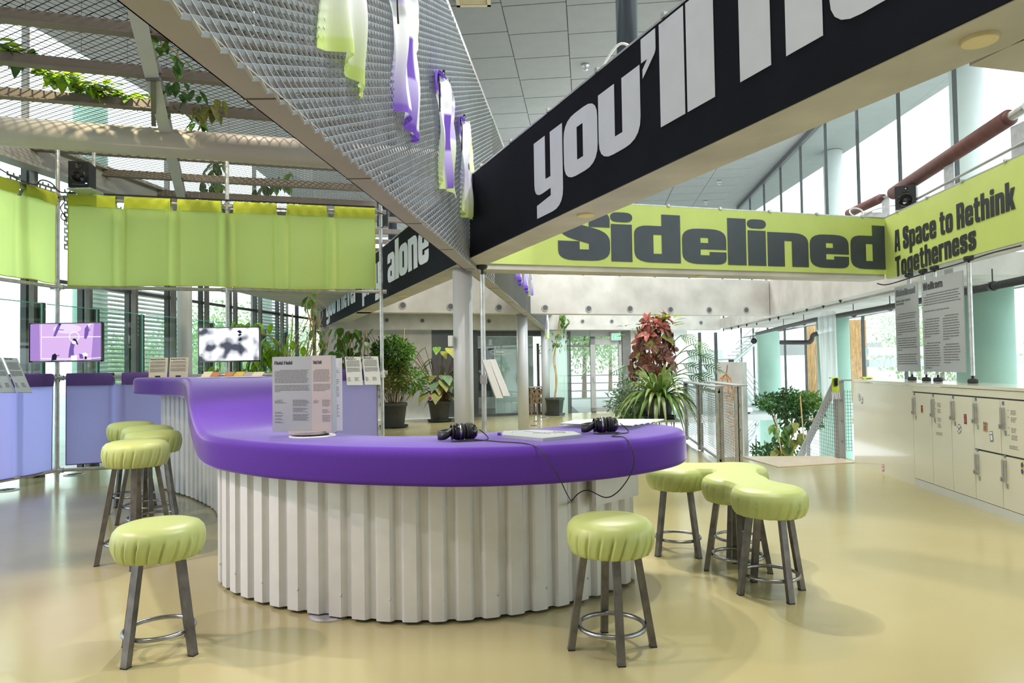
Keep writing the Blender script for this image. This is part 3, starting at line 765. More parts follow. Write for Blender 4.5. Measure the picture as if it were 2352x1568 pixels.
# the studio behind the glass: floor, side walls, grey door
mb = MB(); slab(mb, [(p.x, p.y) for p in (on_back(1080, .1), on_back(1330, .1), on_back(1310, 4.2), on_back(1090, 4.2))], -.03, -.01); struct(mb, 'floor', M['darkwall'])
a, b = on_back(1085, 4), on_back(1225, 4); mb = MB(); mb.obox(a, b - a, nK * .1, (0, 0, HB)); struct(mb, 'wall_studio', M['concrete'])
a, b = on_back(1095, 1.2), on_back(1135, 1.2); mb = MB(); mb.obox(a + V((0, 0, .5)), b - a, nK * .05, (0, 0, 1.5)); struct(mb, 'wall_studio', M['darkwall'])
mb = MB(); slab(mb, [(p.x, p.y) for p in (on_back(1080, .1), on_back(1450, .1), on_back(1430, 4.2), on_back(1090, 4.2))], HB + .01, HB + .1); struct(mb, 'ceiling_studio', M['concrete'])
dr = group_struct('door_1')
a, b = on_back(1138, .5), on_back(1200, .5); m = MB(); m.obox(a + V((0, 0, .03)), b - a, nK * .05, (0, 0, 2.02)); m.build('door_leaf', M['column'], dr)
p = on_back(1189, .45); m = MB(); m.cbox(p + V((0, 0, 1.05)) - nK * .02, dK * .05, nK * .02, (0, 0, .22)); m.bar(p + V((0, 0, 1.08)) - nK * .05, p - dK * .14 + V((0, 0, 1.08)) - nK * .05, .02, .02); m.build('door_handle', M['galv'], dr)
p = on_back(1149, -.03)
t = thing('studio_sign', 'white oval outline with the word Studio on the glass wall at the back', 'sign', p + V((0, 0, 1.9)))
m = MB(); c = p + V((0, 0, 1.86)); ring = [c + dK * (.31 * math.cos(k * PI / 24)) + V((0, 0, .085 * math.sin(k * PI / 24))) for k in range(48)]
m.tube(ring, .009, 6, closed=True); m.build('oval_outline', M['white'], t)
m = MB(); write(m, 'Studio', c - dK * .13 - V((0, 0, .03)) - nK * .004, dK, V((0, 0, .06)), .26, ext=-nK * .004); m.build('lettering', M['white'], t)
# recessed corner and door lobby with the glazed door
d2 = group_struct('door_2')
for px, w in ((1307, .10), (1362, .13), (1437, .22)): post_b(d2, px, w, 0, HB - .02, 'mullion_in' if px > 1400 else 'mullion', 'door_post')
for px0, px1 in ((1357, 1368), (1422, 1428)):
    a, b = on_back(px0, -.05), on_back(px1, -.05); m = MB(); m.obox(a + V((0, 0, .03)), b - a, nK * .06, (0, 0, 2.2)); m.build('door_stile', M['grey_metal'], d2)
a, b = on_back(1357, -.05), on_back(1428, -.05)
for z0, z1 in ((.03, .14), (2.05, 2.23), (2.3, 2.46)):
    m = MB(); m.obox(a + V((0, 0, z0)), b - a, nK * .06, (0, 0, z1 - z0)); m.build('door_rail', M['grey_metal'], d2)
pane_b(d2, 1368, 1422, .14, 2.05); pane_b(d2, 1312, 1356, .05, 1.98); pane_b(d2, 1312, 1356, 2.06, 2.4)
a, b = on_back(1307, 0), on_back(1357, 0); m = MB(); m.obox(a + V((0, 0, 1.98)), b - a, nK * .06, (0, 0, .07)); m.build('transom', M['mullion_in'], d2)
p = on_back(1364, -.1); m = MB(); m.cbox(p + V((0, 0, 1.0)), dK * .03, nK * .03, (0, 0, .12)); m.bar(p + V((0, 0, 1.02)) - nK * .05, p + dK * .12 + V((0, 0, 1.02)) - nK * .05, .02, .02); m.build('door_handle', M['galv'], d2)
a, b = on_back(1283, -2.2), on_back(1309, -.1); m = MB(); m.quad(a + V((0, 0, .05)), b + V((0, 0, .05)), b + V((0, 0, 2.2)), a + V((0, 0, 2.2))); m.build('side_pane', M['glass_green'], d2)
a, b = on_back(1450, -.15), on_back(1470, -.15)
p = on_back(1415, -.12)
t = thing('exit_sign', 'green lit exit sign box above the glass door at the back', 'sign', p + V((0, 0, 2.17)))
m = MB(); m.cbox(p + V((0, 0, 2.29)), dK * .30, nK * .1, (0, 0, .22)); m.build('sign_housing', M['white'], t)
m = MB(); m.cbox(p + V((0, 0, 2.27)) - nK * .055, dK * .26, nK * .01, (0, 0, .15)); m.build('lit_face', M['exit'], t)
m = MB(); m.cbox(p + V((0, 0, 2.27)) - nK * .062 - dK * .03, dK * .03, nK * .004, (0, 0, .09)); m.cbox(p + V((0, 0, 2.27)) - nK * .062 + dK * .04, dK * .09, nK * .004, (0, 0, .02)); m.build('running_symbol', M['white'], t)
# balcony rail outside the door
m = MB()
for zz in (.35, .6, .85, 1.1): m.tube([on_back(1270, 1.6) + V((0, 0, zz)), on_back(1445, 1.6) + V((0, 0, zz))], .018, 8)
for px in (1300, 1362, 1425): m.tube([on_back(px, 1.6) + V((0, 0, -.2)), on_back(px, 1.6) + V((0, 0, 1.1))], .02, 8)
solo(m, 'balcony_railing', M['grey_metal'], 'grey outdoor balcony railing seen through the glass door', 'railing')
# ------------------------------------------------------------------ mesh walkway overhead
wk = thing('walkway_floor', 'expanded-metal walkway floor overhead on dark joists and a round tube', 'walkway', (-4, 10, HM - .2))
def nx(y): return -1.16 + 0.112 * y        # plane of the hanging mesh curtain
def fine_mesh(y0, y1):
    """flat expanded metal seen from below: zigzag strands"""
    m = MB(); L_, S_ = .105, .052; w = .0056
    dv = V((-D.y, D.x, 0)); n0 = int(math.floor(y0 / S_)); n1 = int(math.ceil(y1 / S_))
    for j in range(n0, n1):
        for i in range(int(-9.5 / (L_ / 2)), int(1.2 / (L_ / 2))):
            if (i + j) % 2: continue
            p = D * (i * L_ / 2) + dv * (j * S_)
            if p.x > nx(p.y) - .18 or p.x < XL(p.y) + .1: continue
            for sg in (1, -1):
                q = p + D * (L_ / 2) + dv * (S_ * sg)
                t = (q - p).normalized(); s_ = V((-t.y, t.x, 0)) * w; z = V((0, 0, HM))
                m.quad(p - s_ + z, p + s_ + z, q + s_ + z, q - s_ + z)
                dn = V((0, 0, .006)); m.quad(p + s_ + z, q + s_ + z, q + s_ + z + dn, p + s_ + z + dn)
    if m.f: tag(m.build('mesh_panel', M['mesh_floor'], wk), kind='stuff')
def jy(px, py, h=HM - .05):                # along-walkway position of a cross member seen at a pixel
    p = at_h(px, py, h); return p.y - .297 * p.x
JL = [jy(200, 50), jy(200, 147), jy(200, 225), jy(300, 348), jy(300, 397), jy(300, 437)]
JL = [JL[0] - .9] + JL + [JL[-1] + 1.3, JL[-1] + 2.6, JL[-1] + 3.9, JL[-1] + 5.2]
for c in JL:
    x1 = (nx(c) - .05 - 0) / (1 - .112 * .297) ; x0 = (-8.2 + .165 * c) / (1 - .165 * .297)
    a, b = V((x0, c + .297 * x0, HM - .07)), V((x1, c + .297 * x1, HM - .07))
    m = MB(); m.bar(a, b, .075, .10); m.bar(a + V((0, 0, -.05)), b + V((0, 0, -.05)), .11, .012); m.build('joist', M['joist'], wk)
lo, hi = JL[0] - .9, JL[-1] + 1.0
cuts = [lo] + JL + [hi]
for a, b in zip(cuts[:-1], cuts[1:]): fine_mesh(a * D.x + .02, b * D.x - .02)
c = jy(300, 300, HM - .2); x0 = (-8.2 + .165 * c) / (1 - .165 * .297); x1 = (nx(c) - .1) / (1 - .112 * .297)
m = MB(); m.tube([(x0, c + .297 * x0, HM - .32), (x1, c + .297 * x1, HM - .32)], .17, 32); o = m.build('tube_beam', M['tube'], wk, True)
# sloping I-section rib under the mesh, running with the black beam
p0 = at_h(305, -30, HM - .16); p1 = at_h(419, 458, HM - .16)
m = MB(); m.bar(p0, p1, .012, .16); m.bar(p0 + V((0, 0, -.075)), p1 + V((0, 0, -.075)), .13, .012); m.bar(p0 + V((0, 0, .075)), p1 + V((0, 0, .075)), .13, .012)
m.build('rib', M['column'], wk)
q = at_h(352, 182, HM - .25); m = MB(); m.cbox(q + V((0, 0, -.0)), (.14, 0, 0), (0, .03, 0), (0, 0, .03)); m.bar(q, at_h(353, 285, HM - .2), .05, .05); m.build('splice_bracket', M['mullion_in'], wk)

# ------------------------------------------------------------------ hanging mesh curtain with its bottom channel
HF = 2.45
mc = thing('mesh_curtain', 'tall expanded-metal screen with football shirts clipped to it', 'screen', V((nx(6), 6, HF)))
def cm(y, h, off=0): return V((nx(y) + off, y, h))
m = MB(); a, b = cm(1.0, HF + .0, -.15), cm(20.3, HF, -.15)
m.obox(a, b - a, (.15, 0, 0), (0, 0, .006)); m.obox(a, b - a, (.006, 0, 0), (0, 0, .20))
m.build('bottom_channel', M['fascia'], mc)
for y in (2.6, 3.72, 4.9, 6.0, 7.2, 9.0, 11.0, 13.2, 15.5):
    m = MB(); m.obox(cm(y, HF - .003, -.152), (.155, 0, 0), (0, .007, 0), (0, 0, .003)); m.obox(cm(y, HF, -.153), (.003, 0, 0), (0, .007, 0), (0, 0, .2)); m.build('channel_joint', M['seam'], mc)
def heavy_mesh(y0, y1, tilt):
    m = MB(); LW, SW = .108, .045
    i0, i1 = math.ceil(y0 / (LW / 2)), math.floor(y1 / (LW / 2)); far = y0 > 8
    top = HM + .02; nrm = V((1, -.112, 0)).normalized(); ym = (y0 + y1) / 2
    def P(i, j):
        y = i * LW / 2; return cm(y, HF - .02 + j * SW / 2, tilt * (y - ym) + .0)
    nj = int((top - HF) / (SW / 2))
    for i in range(i0, i1):
        for j in range(0, nj):
            if (i + j) % 2: continue
            p = P(i, j)
            if j + 1 <= nj:
                q = P(i + 1, j + 1); t = (q - p).normalized(); up = t.cross(nrm).normalized(); up = up if up.z > 0 else -up
                wv = (up * .9 + nrm * .45).normalized() * .0185; tv = wv.cross(t).normalized() * .0026
                if far: m.quad(p - wv / 2, p + wv / 2, q + wv / 2, q - wv / 2)
                else: m.obox(p - wv / 2 - tv / 2, wv, tv, q - p)
            if j - 1 >= 0:
                q = P(i + 1, j - 1); t = (q - p).normalized(); up = t.cross(nrm).normalized(); up = up if up.z > 0 else -up
                wv = (up * .2 + nrm * .98).normalized() * .011; tv = wv.cross(t).normalized() * .0026
                if far: m.quad(p - wv / 2, p + wv / 2, q + wv / 2, q - wv / 2)
                else: m.obox(p - wv / 2 - tv / 2, wv, tv, q - p)
    tag(m.build('mesh_panel', M['mesh'], mc), kind='stuff')
ye = [1.35, 2.52, 3.68, 4.84, 6.0, 7.16, 8.4, 10.6, 12.8, 15.0, 17.4, 20.0]
for k in range(len(ye) - 1): heavy_mesh(ye[k], ye[k + 1] + .05, .012 if k % 2 else -.012)
m = MB(); m.bar(cm(1.0, HM + .03, -.03), cm(20.2, HM + .03, -.03), .05, .05); m.build('top_channel', M['fascia'], mc)

# ------------------------------------------------------------------ football shirts clipped to the screen
def lerp3(a, b, t): t = min(1, max(0, t)); return tuple(x + (y - x) * t for x, y in zip(a, b))
WHT, LIM, PUR, LPU = (.86, .87, .90), (.58, .72, .22), (.16, .06, .50), (.55, .47, .84)
def shirt_mesh(kind, seed):
    """a shirt hung by its shoulders, edge-folded cloth: u across (0..1), v down (0..1)"""
    rd = random.Random(seed); nu, nv = 44, 44; rows = []; cols = []
    ph = rd.random() * 6
    for b in range(nv + 1):
        v = b / nv; row = []; crow = []
        top = .0
        for a in range(nu + 1):
            u = a / nu * 2 - 1; au = abs(u)
            body = .29 - .02 * math.sin(PI * v)
            wid = body + (.13 * max(0, 1 - ((v - .13) / .17) ** 2) if v < .3 else 0)
            if v < .06: wid = .07 + (wid - .07) * (v / .06) ** .5
            x = u * wid
            drop = .05 * (1 - v) * au ** 2 + (.03 * math.cos(u * 3 + ph) * v)
            neck = .06 * max(0, 1 - (au / .25) ** 2) * max(0, 1 - v / .08)
            z = -v * .92 - drop - neck
            f = (.012 + .028 * v) * math.sin(u * 7 + ph) + .014 * math.sin(u * 15 - ph * 2 + v * 2) + .012 * math.sin(v * 9 + u * 4)
            row.append(V((x, -.035 - f - .02 * (1 - au), z)))
            if kind == 0:
                c = lerp3(WHT, LIM, (v - .55) * 1.9) if au > .35 else lerp3(WHT, (.8, .92, .62), (v - .5) * 1.6)
                if v > .93: c = LIM
            elif kind == 1:
                c = WHT
                if u < -.45 and v > .45: c = lerp3(WHT, PUR, (v - .5) * 2)
                if -.1 < u < .25 and .33 < v < .62: c = PUR
                elif 0 < u < .4 and v > .62: c = lerp3(LPU, PUR, (v - .62) * 2.4)
                if u > .5 and v < .35: c = lerp3(WHT, LIM, .4)
                if u < -.3 and v < .25: c = LPU
                if v > .95: c = PUR
            elif kind == 2:
                c = lerp3(WHT, LIM, (v - .4) * 1.5)
                if -.3 < u < .3 and v > .36: c = PUR if v < .68 else lerp3(LPU, PUR, (v - .68) * 3)
                elif .3 <= u < .36 and v > .36: c = WHT
                if u < -.4 and v < .25: c = PUR
                if u > .3 and .12 < v < .5: c = LPU
            else:
                c = lerp3(lerp3(WHT, LPU, (v - .25) * 1.2), LIM, (v - .62) * 2.6)
                if u < -.45 and v < .25: c = PUR
                if .05 < u < .25 and (.3 < v < .37 or .44 < v < .51): c = (.02, .02, .05)
                if u > .5 and v < .5: c = lerp3(WHT, LIM, .6)
            crow.append(c)
        rows.append(row); cols.append(crow)
    m = MB(); m.grid(rows)
    me = bpy.data.meshes.new('shirt_cloth'); me.from_pydata(m.v, [], m.f)
    ca = me.color_attributes.new('Col', 'FLOAT_COLOR', 'POINT')
    ca.data.foreach_set('color', [x for r in cols for c in r for x in (*c, 1)])
    me.materials.append(M['shirt']); me.polygons.foreach_set('use_smooth', [True] * len(me.polygons)); me.update()
    return me
SM = [shirt_mesh(k, 5 + k) for k in range(4)]
def shirt(y, ztop, kind, label, ang=0.0):
    base = cm(y, ztop - .9, .03)
    t = thing('football_shirt', label, 'shirt', base, 'football shirts on the mesh screen')
    R = Matrix(((.112, -1, 0), (1, .112, 0), (0, 0, 1))).to_4x4()     # local x runs along the screen, local -y toward the hall
    R = Matrix.Rotation(math.atan2(1, .112), 4, 'Z')
    place('shirt_cloth', SM[kind], t, Matrix.Translation(cm(y, ztop, .0)) @ R @ Matrix.Rotation(ang, 4, 'Z'))
    for dy in (-.2, .02, .22):
        m = MB(); c = cm(y + dy - .05, ztop - (.16 if dy < 0 else .03), .035)
        m.tube([c + V((0, .016 * math.cos(k * PI / 5), .055 * math.sin(k * PI / 5))) for k in range(10)], .006, 6, closed=True)
        m.box(c + V((0, 0, .055)), .02, .022, .03); m.build('clip', M['gloss_black'], t)
    m = MB()
    m.tube(spline([cm(y - .30, ztop - .12, .05), cm(y - .35, ztop - .2, .07), cm(y - .31, ztop - .3, .06), cm(y - .26, ztop - .38, .05)], 5), .006, 7); m.build('clip_strap', M['black'], t)
    return t
shirt(3.2, 3.74, 0, 'lime and white shirt hem, nearest shirt on the mesh screen')
shirt(4.32, 3.86, 1, 'white shirt with purple block and purple hem, second on the mesh')
shirt(5.47, 3.76, 2, 'shirt with lime sides and broad purple centre stripe, third on the mesh')
shirt(6.38, 3.74, 3, 'pale purple shirt fading to lime, hanging beside the black banner end')
shirt(11.3, 3.72, 1, 'first of the small far shirts under the Sidelined banner')
shirt(12.5, 3.72, 1, 'second of the small far shirts on the mesh under the Sidelined banner')
shirt(13.33, 3.72, 2, 'third of the small far shirts on the mesh under the Sidelined banner')
shirt(15.0, 3.72, 1, 'last of the small far shirts on the mesh, beside the concrete tie hole')
shirt(18.6, 3.1, 3, 'lowest far shirt at the end of the mesh near the hanging vine')

# ------------------------------------------------------------------ ceiling fittings
p = at_h(1086, -12, HC - .02)
t = thing('ceiling_vent', 'beige slatted air vent in the tiled ceiling behind the mesh', 'vent', p)
m = MB()
for s_ in (-1, 1):
    m.box(p + V((s_ * .30, 0, -.03)), .07, .67, .06); m.box(p + V((0, s_ * .30, -.03)), .67, .07, .06)
m.build('frame', M['vent'], t)
for k in range(6):
    m = MB(); m.bar(p + V((-.26, -.22 + k * .09, -.03)), p + V((.26, -.22 + k * .09, -.03)), .06, .012, (0, .5, 1)); m.build('slat', M['vent'], t)
for i, (px, py, lab) in enumerate([(1345, 150, 'ceiling sprinkler above the black beam, left of the dark column'), (1652, 417, 'upper of the two sprinklers on the pale ceiling beyond the black beam'), (1621, 463, 'lower of the two sprinklers on the pale ceiling, just above the Sidelined banner')]):
    p = at_h(px, py, HC - .03); t = thing('ceiling_sprinkler', lab, 'sprinkler', p, 'ceiling sprinklers')
    m = MB(); m.lathe([(.09, 0), (.09, -.02), (.03, -.03)], 16, p + V((0, 0, .01)), Z); m.build('rose', M['galv'], t)
    m = MB(); m.lathe([(.02, -.02), (.02, -.09), (.06, -.10), (.06, -.11), (.02, -.13)], 12, p, Z); m.build('nozzle', M['galv'], t)
for i, (px, py, r, h, lab) in enumerate([(2250, 92, .053, HB, 'large cream disc light in the concrete soffit, upper right'), (1346, 494, .06, HB, 'cream disc light in the soffit under the word you'), (1610, 634, .06, HB, 'cream disc light in the soffit under the Sidelined banner'), (925, 679, .07, HB, 'cream disc light under the far beam below the word alone'), (842, 715, .07, HB, 'cream disc light under the far beam near the window plants')]):
    p = at_h(px, py, h - .006); t = thing('disc_light', lab, 'light', p - V((0, 0, .01)), 'disc lights in the beam soffits')
    m = MB(); m.lathe([(r * 1.05, -.004), (r * 1.05, .006)], 28, p, Z); m.build('rim', M['vent'], t)
    m = MB(); m.lathe([(r, -.008), (r, -.002)], 28, p, Z); m.build('cover', M['lamp'], t)
p = at_h(584, 238, HM + .12); 
m = MB(); m.lathe([(.10, 0), (.10, .10)], 20, p, Z); m.lathe([(.08, -.005), (.08, 0)], 20, p, Z); m.cyl(p + Z * .1, V((p.x, p.y, HC)), .012, 6)
solo(m, 'downlight', M['white'], 'round downlight seen above the overhead mesh', 'light')
# ------------------------------------------------------------------ purple counter
ROWS = [((1.00, 4.80), (.80, 4.88)), ((1.09, 4.62), (.66, 4.95)), ((1.11, 4.42), (.52, 4.95)), ((1.04, 4.20), (.40, 4.88)), ((.90, 4.00), (.29, 4.77)),
        ((.70, 3.81), (.14, 4.62)), ((.45, 3.65), (-.05, 4.47)), ((.137, 3.54), (-.25, 4.34)), ((-.25, 3.50), (-.50, 4.24)), ((-.65, 3.57), (-.75, 4.25)),
        ((-1.0, 3.68), (-1.0, 4.38)), ((-1.35, 3.86), (-1.2, 4.56)), ((-1.65, 4.08), (-1.40, 4.80)), ((-1.92, 4.34), (-1.55, 5.05)), ((-2.13, 4.64), (-1.68, 5.30)),
        ((-2.33, 4.98), (-1.77, 5.56)), ((-2.55, 5.38), (-1.88, 5.88)), ((-2.80, 5.88), (-2.02, 6.28)), ((-3.08, 6.42), (-2.25, 6.75)), ((-3.4, 6.98), (-2.6, 7.35)),
        ((-3.85, 7.55), (-3.1, 8.0)), ((-4.28, 8.0), (-3.6, 8.55)), ((-4.62, 8.36), (-4.02, 8.92)), ((-4.72, 8.50), (-4.16, 9.02))]
HTS = [.99] * 14 + [1.0, 1.06, 1.17, 1.28, 1.335, 1.345, 1.345, 1.345, 1.345, 1.345]
O_ = spline([V((a[0], a[1], h)) for (a, b), h in zip(ROWS, HTS)], 6)
I_ = spline([V((b[0], b[1], h)) for (a, b), h in zip(ROWS, HTS)], 6)
TH = .20
def slab_section(o, i, rad=.055, end=0.0):
    """closed rounded-rectangle section between outer and inner edge"""
    w = (i - o); L = V((w.x, w.y, 0)).length; u = V((w.x, w.y, 0)).normalized(); dz = (i.z - o.z)
    pts = []; r = min(rad, L * .45); t = TH
    P = lambda d, z: o + u * d + V((0, 0, dz * d / L)) + Z * z
    for cx, cz, a0 in ((r, -r, PI), (L - r, -r, PI / 2), (L - r * .5, -t + r * .5, 0), (r * .5, -t + r * .5, -PI / 2)):
        rr_ = r if cz == -r else r * .5
        for k in range(6):
            a = a0 - k / 5 * PI / 2
            pts.append(P(cx + rr_ * math.cos(a), cz + rr_ * math.sin(a)))
    for k in range(1, 5): pass
    return pts
ct = thing('bar_counter', 'curved purple felt counter sweeping up from low to high on a corrugated metal base', 'counter', (-.4, 5, 0))
m = MB()
secs = [slab_section(o, i) for o, i in zip(O_, I_)]
def shrink(sec, k):
    c = sum(sec, V((0, 0, 0))) / len(sec); return [c + (p - c) * k for p in sec]
t0 = (O_[0] - O_[1]).normalized(); t1 = (O_[-1] - O_[-2]).normalized()
cap0 = [[p + t0 * .05 for p in shrink(secs[0], .55)], [p + t0 * .035 for p in shrink(secs[0], .85)]]
cap1 = [[p + t1 * .035 for p in shrink(secs[-1], .85)], [p + t1 * .05 for p in shrink(secs[-1], .55)]]
allsec = cap0 + secs + cap1
m.grid(allsec, closed_u=True)
n = len(allsec[0]); m.f.append(tuple(range(n))); m.mi.append(0); k0 = (len(allsec) - 1) * n; m.f.append(tuple(range(k0 + n - 1, k0 - 1, -1))); m.mi.append(0)
m.build('felt_top', M['purple'], ct, True)
# corrugated base
BP = [(.50, 4.86), (.66, 4.80), (.76, 4.70), (.79, 4.57), (.74, 4.42), (.6, 4.25), (.42, 4.09), (.2, 3.95), (-.05, 3.84), (-.3, 3.78), (-.55, 3.765), (-.8, 3.80), (-1.06, 3.885), (-1.3, 3.99), (-1.55, 4.14), (-1.78, 4.33), (-1.96, 4.55), (-2.05, 4.76), (-2.13, 5.02), (-2.28, 5.38), (-2.5, 5.85), (-2.74, 6.36), (-2.98, 6.84), (-3.24, 7.2), (-3.6, 7.62), (-4.0, 8.02), (-4.3, 8.36), (-4.2, 8.62), (-3.95, 8.62), (-3.55, 8.3), (-3.05, 7.72), (-2.6, 7.1), (-2.3, 6.55), (-2.12, 6.05), (-1.98, 5.6), (-1.84, 5.26), (-1.66, 4.96), (-1.45, 4.7), (-1.2, 4.46), (-.95, 4.3), (-.7, 4.17), (-.45, 4.16), (-.2, 4.24), (.02, 4.38), (.22, 4.56), (.38, 4.74), (.50, 4.86)]
pth = resample(spline([V((x, y, 0)) for x, y in BP], 8), .0115)
def top_at(p):
    best = min(range(len(O_)), key=lambda k: (V((O_[k].x, O_[k].y)) .lerp(V((I_[k].x, I_[k].y)), .3) - V((p.x, p.y))).length)
    return O_[best].z - TH + .02
per = .150
def prof(s):
    q = (s % per) / per
    if q < .56: return 0.0
    if q < .65: return (q - .56) / .09 * .032
    if q < .88: return .032
    return (1 - (q - .88) / .12) * .032
acc = 0; rowsB = []; pan = 0
for k, p in enumerate(pth[:-1]):
    t = (pth[k + 1] - p).normalized(); nn = V((-t.y, t.x, 0))            # outward: path runs clockwise seen from above
    acc = k * .0115
    q = p - nn * prof(acc)
    rowsB.append((q, top_at(p)))
out = 1
cen = V((-.6, 5.0, 0))
npan = int(7 * per / .0115)
for s in range(0, len(rowsB), npan):
    seg = rowsB[s:s + npan + 1]
    if len(seg) < 3: continue
    m = MB(); m.grid([[q + V((0, 0, .018)), q + V((0, 0, .5)), V((q.x, q.y, h))] for q, h in seg])
    m.build('corrugated_panel', M['corr'], ct)
for s in range(40, len(rowsB) - 4, int(per * 2 / .0115)):
    q, h = rowsB[s]; p = pth[s]; t = (pth[s + 1] - p).normalized(); nn = V((-t.y, t.x, 0))
    if p.y > 5.2 and p.x > -2.0: continue
    if s > len(rowsB) * .5: break
    for zz in (.14,):
        m = MB(); c = q + V((0, 0, zz)); d = nn if (c + nn * .1 - cen).length > (c - cen).length else -nn
        m.lathe([(.0065, -.004), (.0065, .004), (.003, .006)], 8, c, d); m.build('screw', M['galv'], ct)
# dark recess line under the base and a steel foot plate peeping out
m = MB(); m.lathe([(.12, 0), (.12, .008), (.105, .012)], 32, at_h(758, 1412, 0)); m.build('foot_plate', M['galv'], ct)
# flat cover plate with the cable outlet under the right end
a = V((.43, 4.085, .58)); b = V((.735, 4.39, .58))
m = MB(); m.obox(a + V((.03, -.03, 0)), b - a, V((.02, -.02, 0)), (0, 0, .22)); m.build('outlet_plate', M['corr'], ct)
m = MB(); hk = at_d(1312, 1153, 4.06); m.lathe([(.007, 0), (.007, .12)], 10, hk, (0.0, -1, 0.05)); m.lathe([(.014, .115), (.014, .125)], 10, hk, (0.0, -1, 0.05)); m.build('cable_hook', M['galv'], ct)

# ------------------------------------------------------------------ stools
def seat_prof(R, h, th):
    pr = [(0, h), (R * .45, h - .002), (R * .72, h - .008), (R * .88, h - .02), (R * .97, h - .042), (R, h - .065)]
    for k in range(1, 9):
        v = k / 8; pr.append((R * (1 + .015 * math.sin(v * PI) - .11 * v ** 2.2), h - .065 - (th - .065) * v))
    pr.append((R * .82, h - th - .004)); pr.append((R * .60, h - th + .012)); pr.append((0, h - th + .012))
    return pr
def seat_mesh(m, R, h, th, c=(0, 0), npl=22, seed=1, n=264):
    rd = random.Random(seed); pr = seat_prof(R, h, th); rows = []
    offs = [rd.uniform(-.35, .35) for _ in range(npl)]; amp = [rd.uniform(.4, 1.25) for _ in range(npl)]
    for (r, z) in pr:
        row = []; v = max(0, (h - .06 - z) / (th - .06)); v = min(1, v)
        for j in range(n):
            th_ = 2 * PI * j / n
            q = th_ / (2 * PI) * npl + v * .45; kk = int(q) % npl; fr = q - math.floor(q) + offs[kk] * .2
            saw = (1 - fr) ** 2 if fr > 0 else 1
            vv = min(1, v * 3.2) * (.55 + .45 * v); rr_ = r * (1 - .10 * amp[kk] * vv * math.exp(-((fr - .30) / .10) ** 2) + .032 * amp[kk] * vv * math.exp(-((fr - .52) / .15) ** 2)) if (v > 0 and r > .1) else r
            row.append(V((c[0] + rr_ * math.cos(th_), c[1] + rr_ * math.sin(th_), z)))
        rows.append(row)
    m.grid(list(reversed(rows)), closed_u=True)
def stool_frame(root, h, rt, rb, rr_, zr, c=(0, 0), rot=0, w=.036, off=None):
    for k in range(4):
        a = rot + k * PI / 2; u = V((math.cos(a), math.sin(a), 0)); cc = V((c[0], c[1], 0))
        m = MB(); p, q = cc + u * rb + V((0, 0, .006)), cc + u * rt + V((0, 0, h)); s_ = u.cross(Z) * w; r2 = u * w * .9
        m.obox(p - s_ / 2 - r2 / 2, s_, r2, q - p); lg = m.build('leg', M['steel'], root)
        m = MB(); m.cbox(p - V((0, 0, .003)), s_ * 1.04, r2 * 1.04, (0, 0, .007)); m.build('foot_cap', M['rubber'], lg)
    m = MB(); cc = V((c[0], c[1], zr)); k_ = 40
    m.tube([cc + V((math.cos(2 * PI * k / k_), math.sin(2 * PI * k / k_), 0)) * rr_ for k in range(k_)], .0115, 8, closed=True); m.build('foot_ring', M['ring'], root, True)
def make_stool(label, R, h, th, rb, group, seed):
    t = thing('bar_stool', label, 'stool', (0, 0, 0), group)
    m = MB(); seat_mesh(m, R, h, th, seed=seed); m.build('seat', M['stool'], t, True)
    stool_frame(t, h - th + .01, R * .60, rb, rb * .79, h * .175, rot=.2)
    return t
s1 = make_stool('lime upholstered stool standing alone at the front right of the counter', .215, .655, .175, .205, 'low lime stools', 3)
s1.location = (.475, 3.43, 0); s1.rotation_euler = (0, 0, math.radians(-98))
s2 = dup(s1, (-1.80, 3.48, 0), math.radians(-28), 'lime upholstered stool at the front left of the counter, nearest the viewer')
tl = make_stool('tall lime bar stool, nearest of the row by the high counter', .225, .905, .19, .255, 'tall lime stools by the high counter', 9)
tl.location = (-2.82, 5.12, 0); tl.rotation_euler = (0, 0, math.radians(12))
dup(tl, (-3.13, 5.95, 0), 1.1, 'tall lime bar stool, second in the row by the high counter')
dup(tl, (-3.47, 6.5, 0), .4, 'tall lime bar stool, third in the row, mostly hidden')
dup(tl, (-3.93, 7.05, 0), .9, 'tall lime bar stool, farthest of the row by the purple curtain')
# the joined stool: four round seats run together under one cover
cl = thing('joined_stool', 'cluster of four lime stools joined under one wavy cover, right of the counter', 'stool', (1.5, 4.7, 0))
PS = [(1.22, 5.15), (1.66, 5.12), (1.50, 4.64), (1.565, 4.22)]
m = MB()
for k, c in enumerate(PS): seat_mesh(m, .225, .655, .175, c, seed=20 + k)
for (a, b) in zip(PS[:-1], PS[1:]):
    a = V((a[0], a[1], 0)); b = V((b[0], b[1], 0)); u = (b - a).normalized(); s_ = V((-u.y, u.x, 0)); rows = []
    for k in range(9):
        f = k / 8; c = a.lerp(b, f); w = .212 - .055 * math.sin(PI * f) ; row = []
        for (x, z) in ((-.55, .50), (-.95, .50), (-1.0, .52), (-1.02, .56), (-.98, .61), (-.85, .64), (-.4, .652), (.4, .652), (.85, .64), (.98, .61), (1.02, .56), (1.0, .52), (.95, .50), (.55, .50)):
            row.append(c + s_ * (x * w) + V((0, 0, z + .004)))
        rows.append(row)
    m.grid(rows, closed_u=True); n = 14
    b0 = len(m.v) - 9 * n; m.f.append(tuple(range(b0, b0 + n))); m.mi.append(0); m.f.append(tuple(range(len(m.v) - 1, len(m.v) - n - 1, -1))); m.mi.append(0)
o = m.build('seat_cover', M['stool'], cl, True)
bmh = bmesh.new(); bmh.from_mesh(o.data); bmesh.ops.recalc_face_normals(bmh, faces=bmh.faces); bmh.to_mesh(o.data); bmh.free()
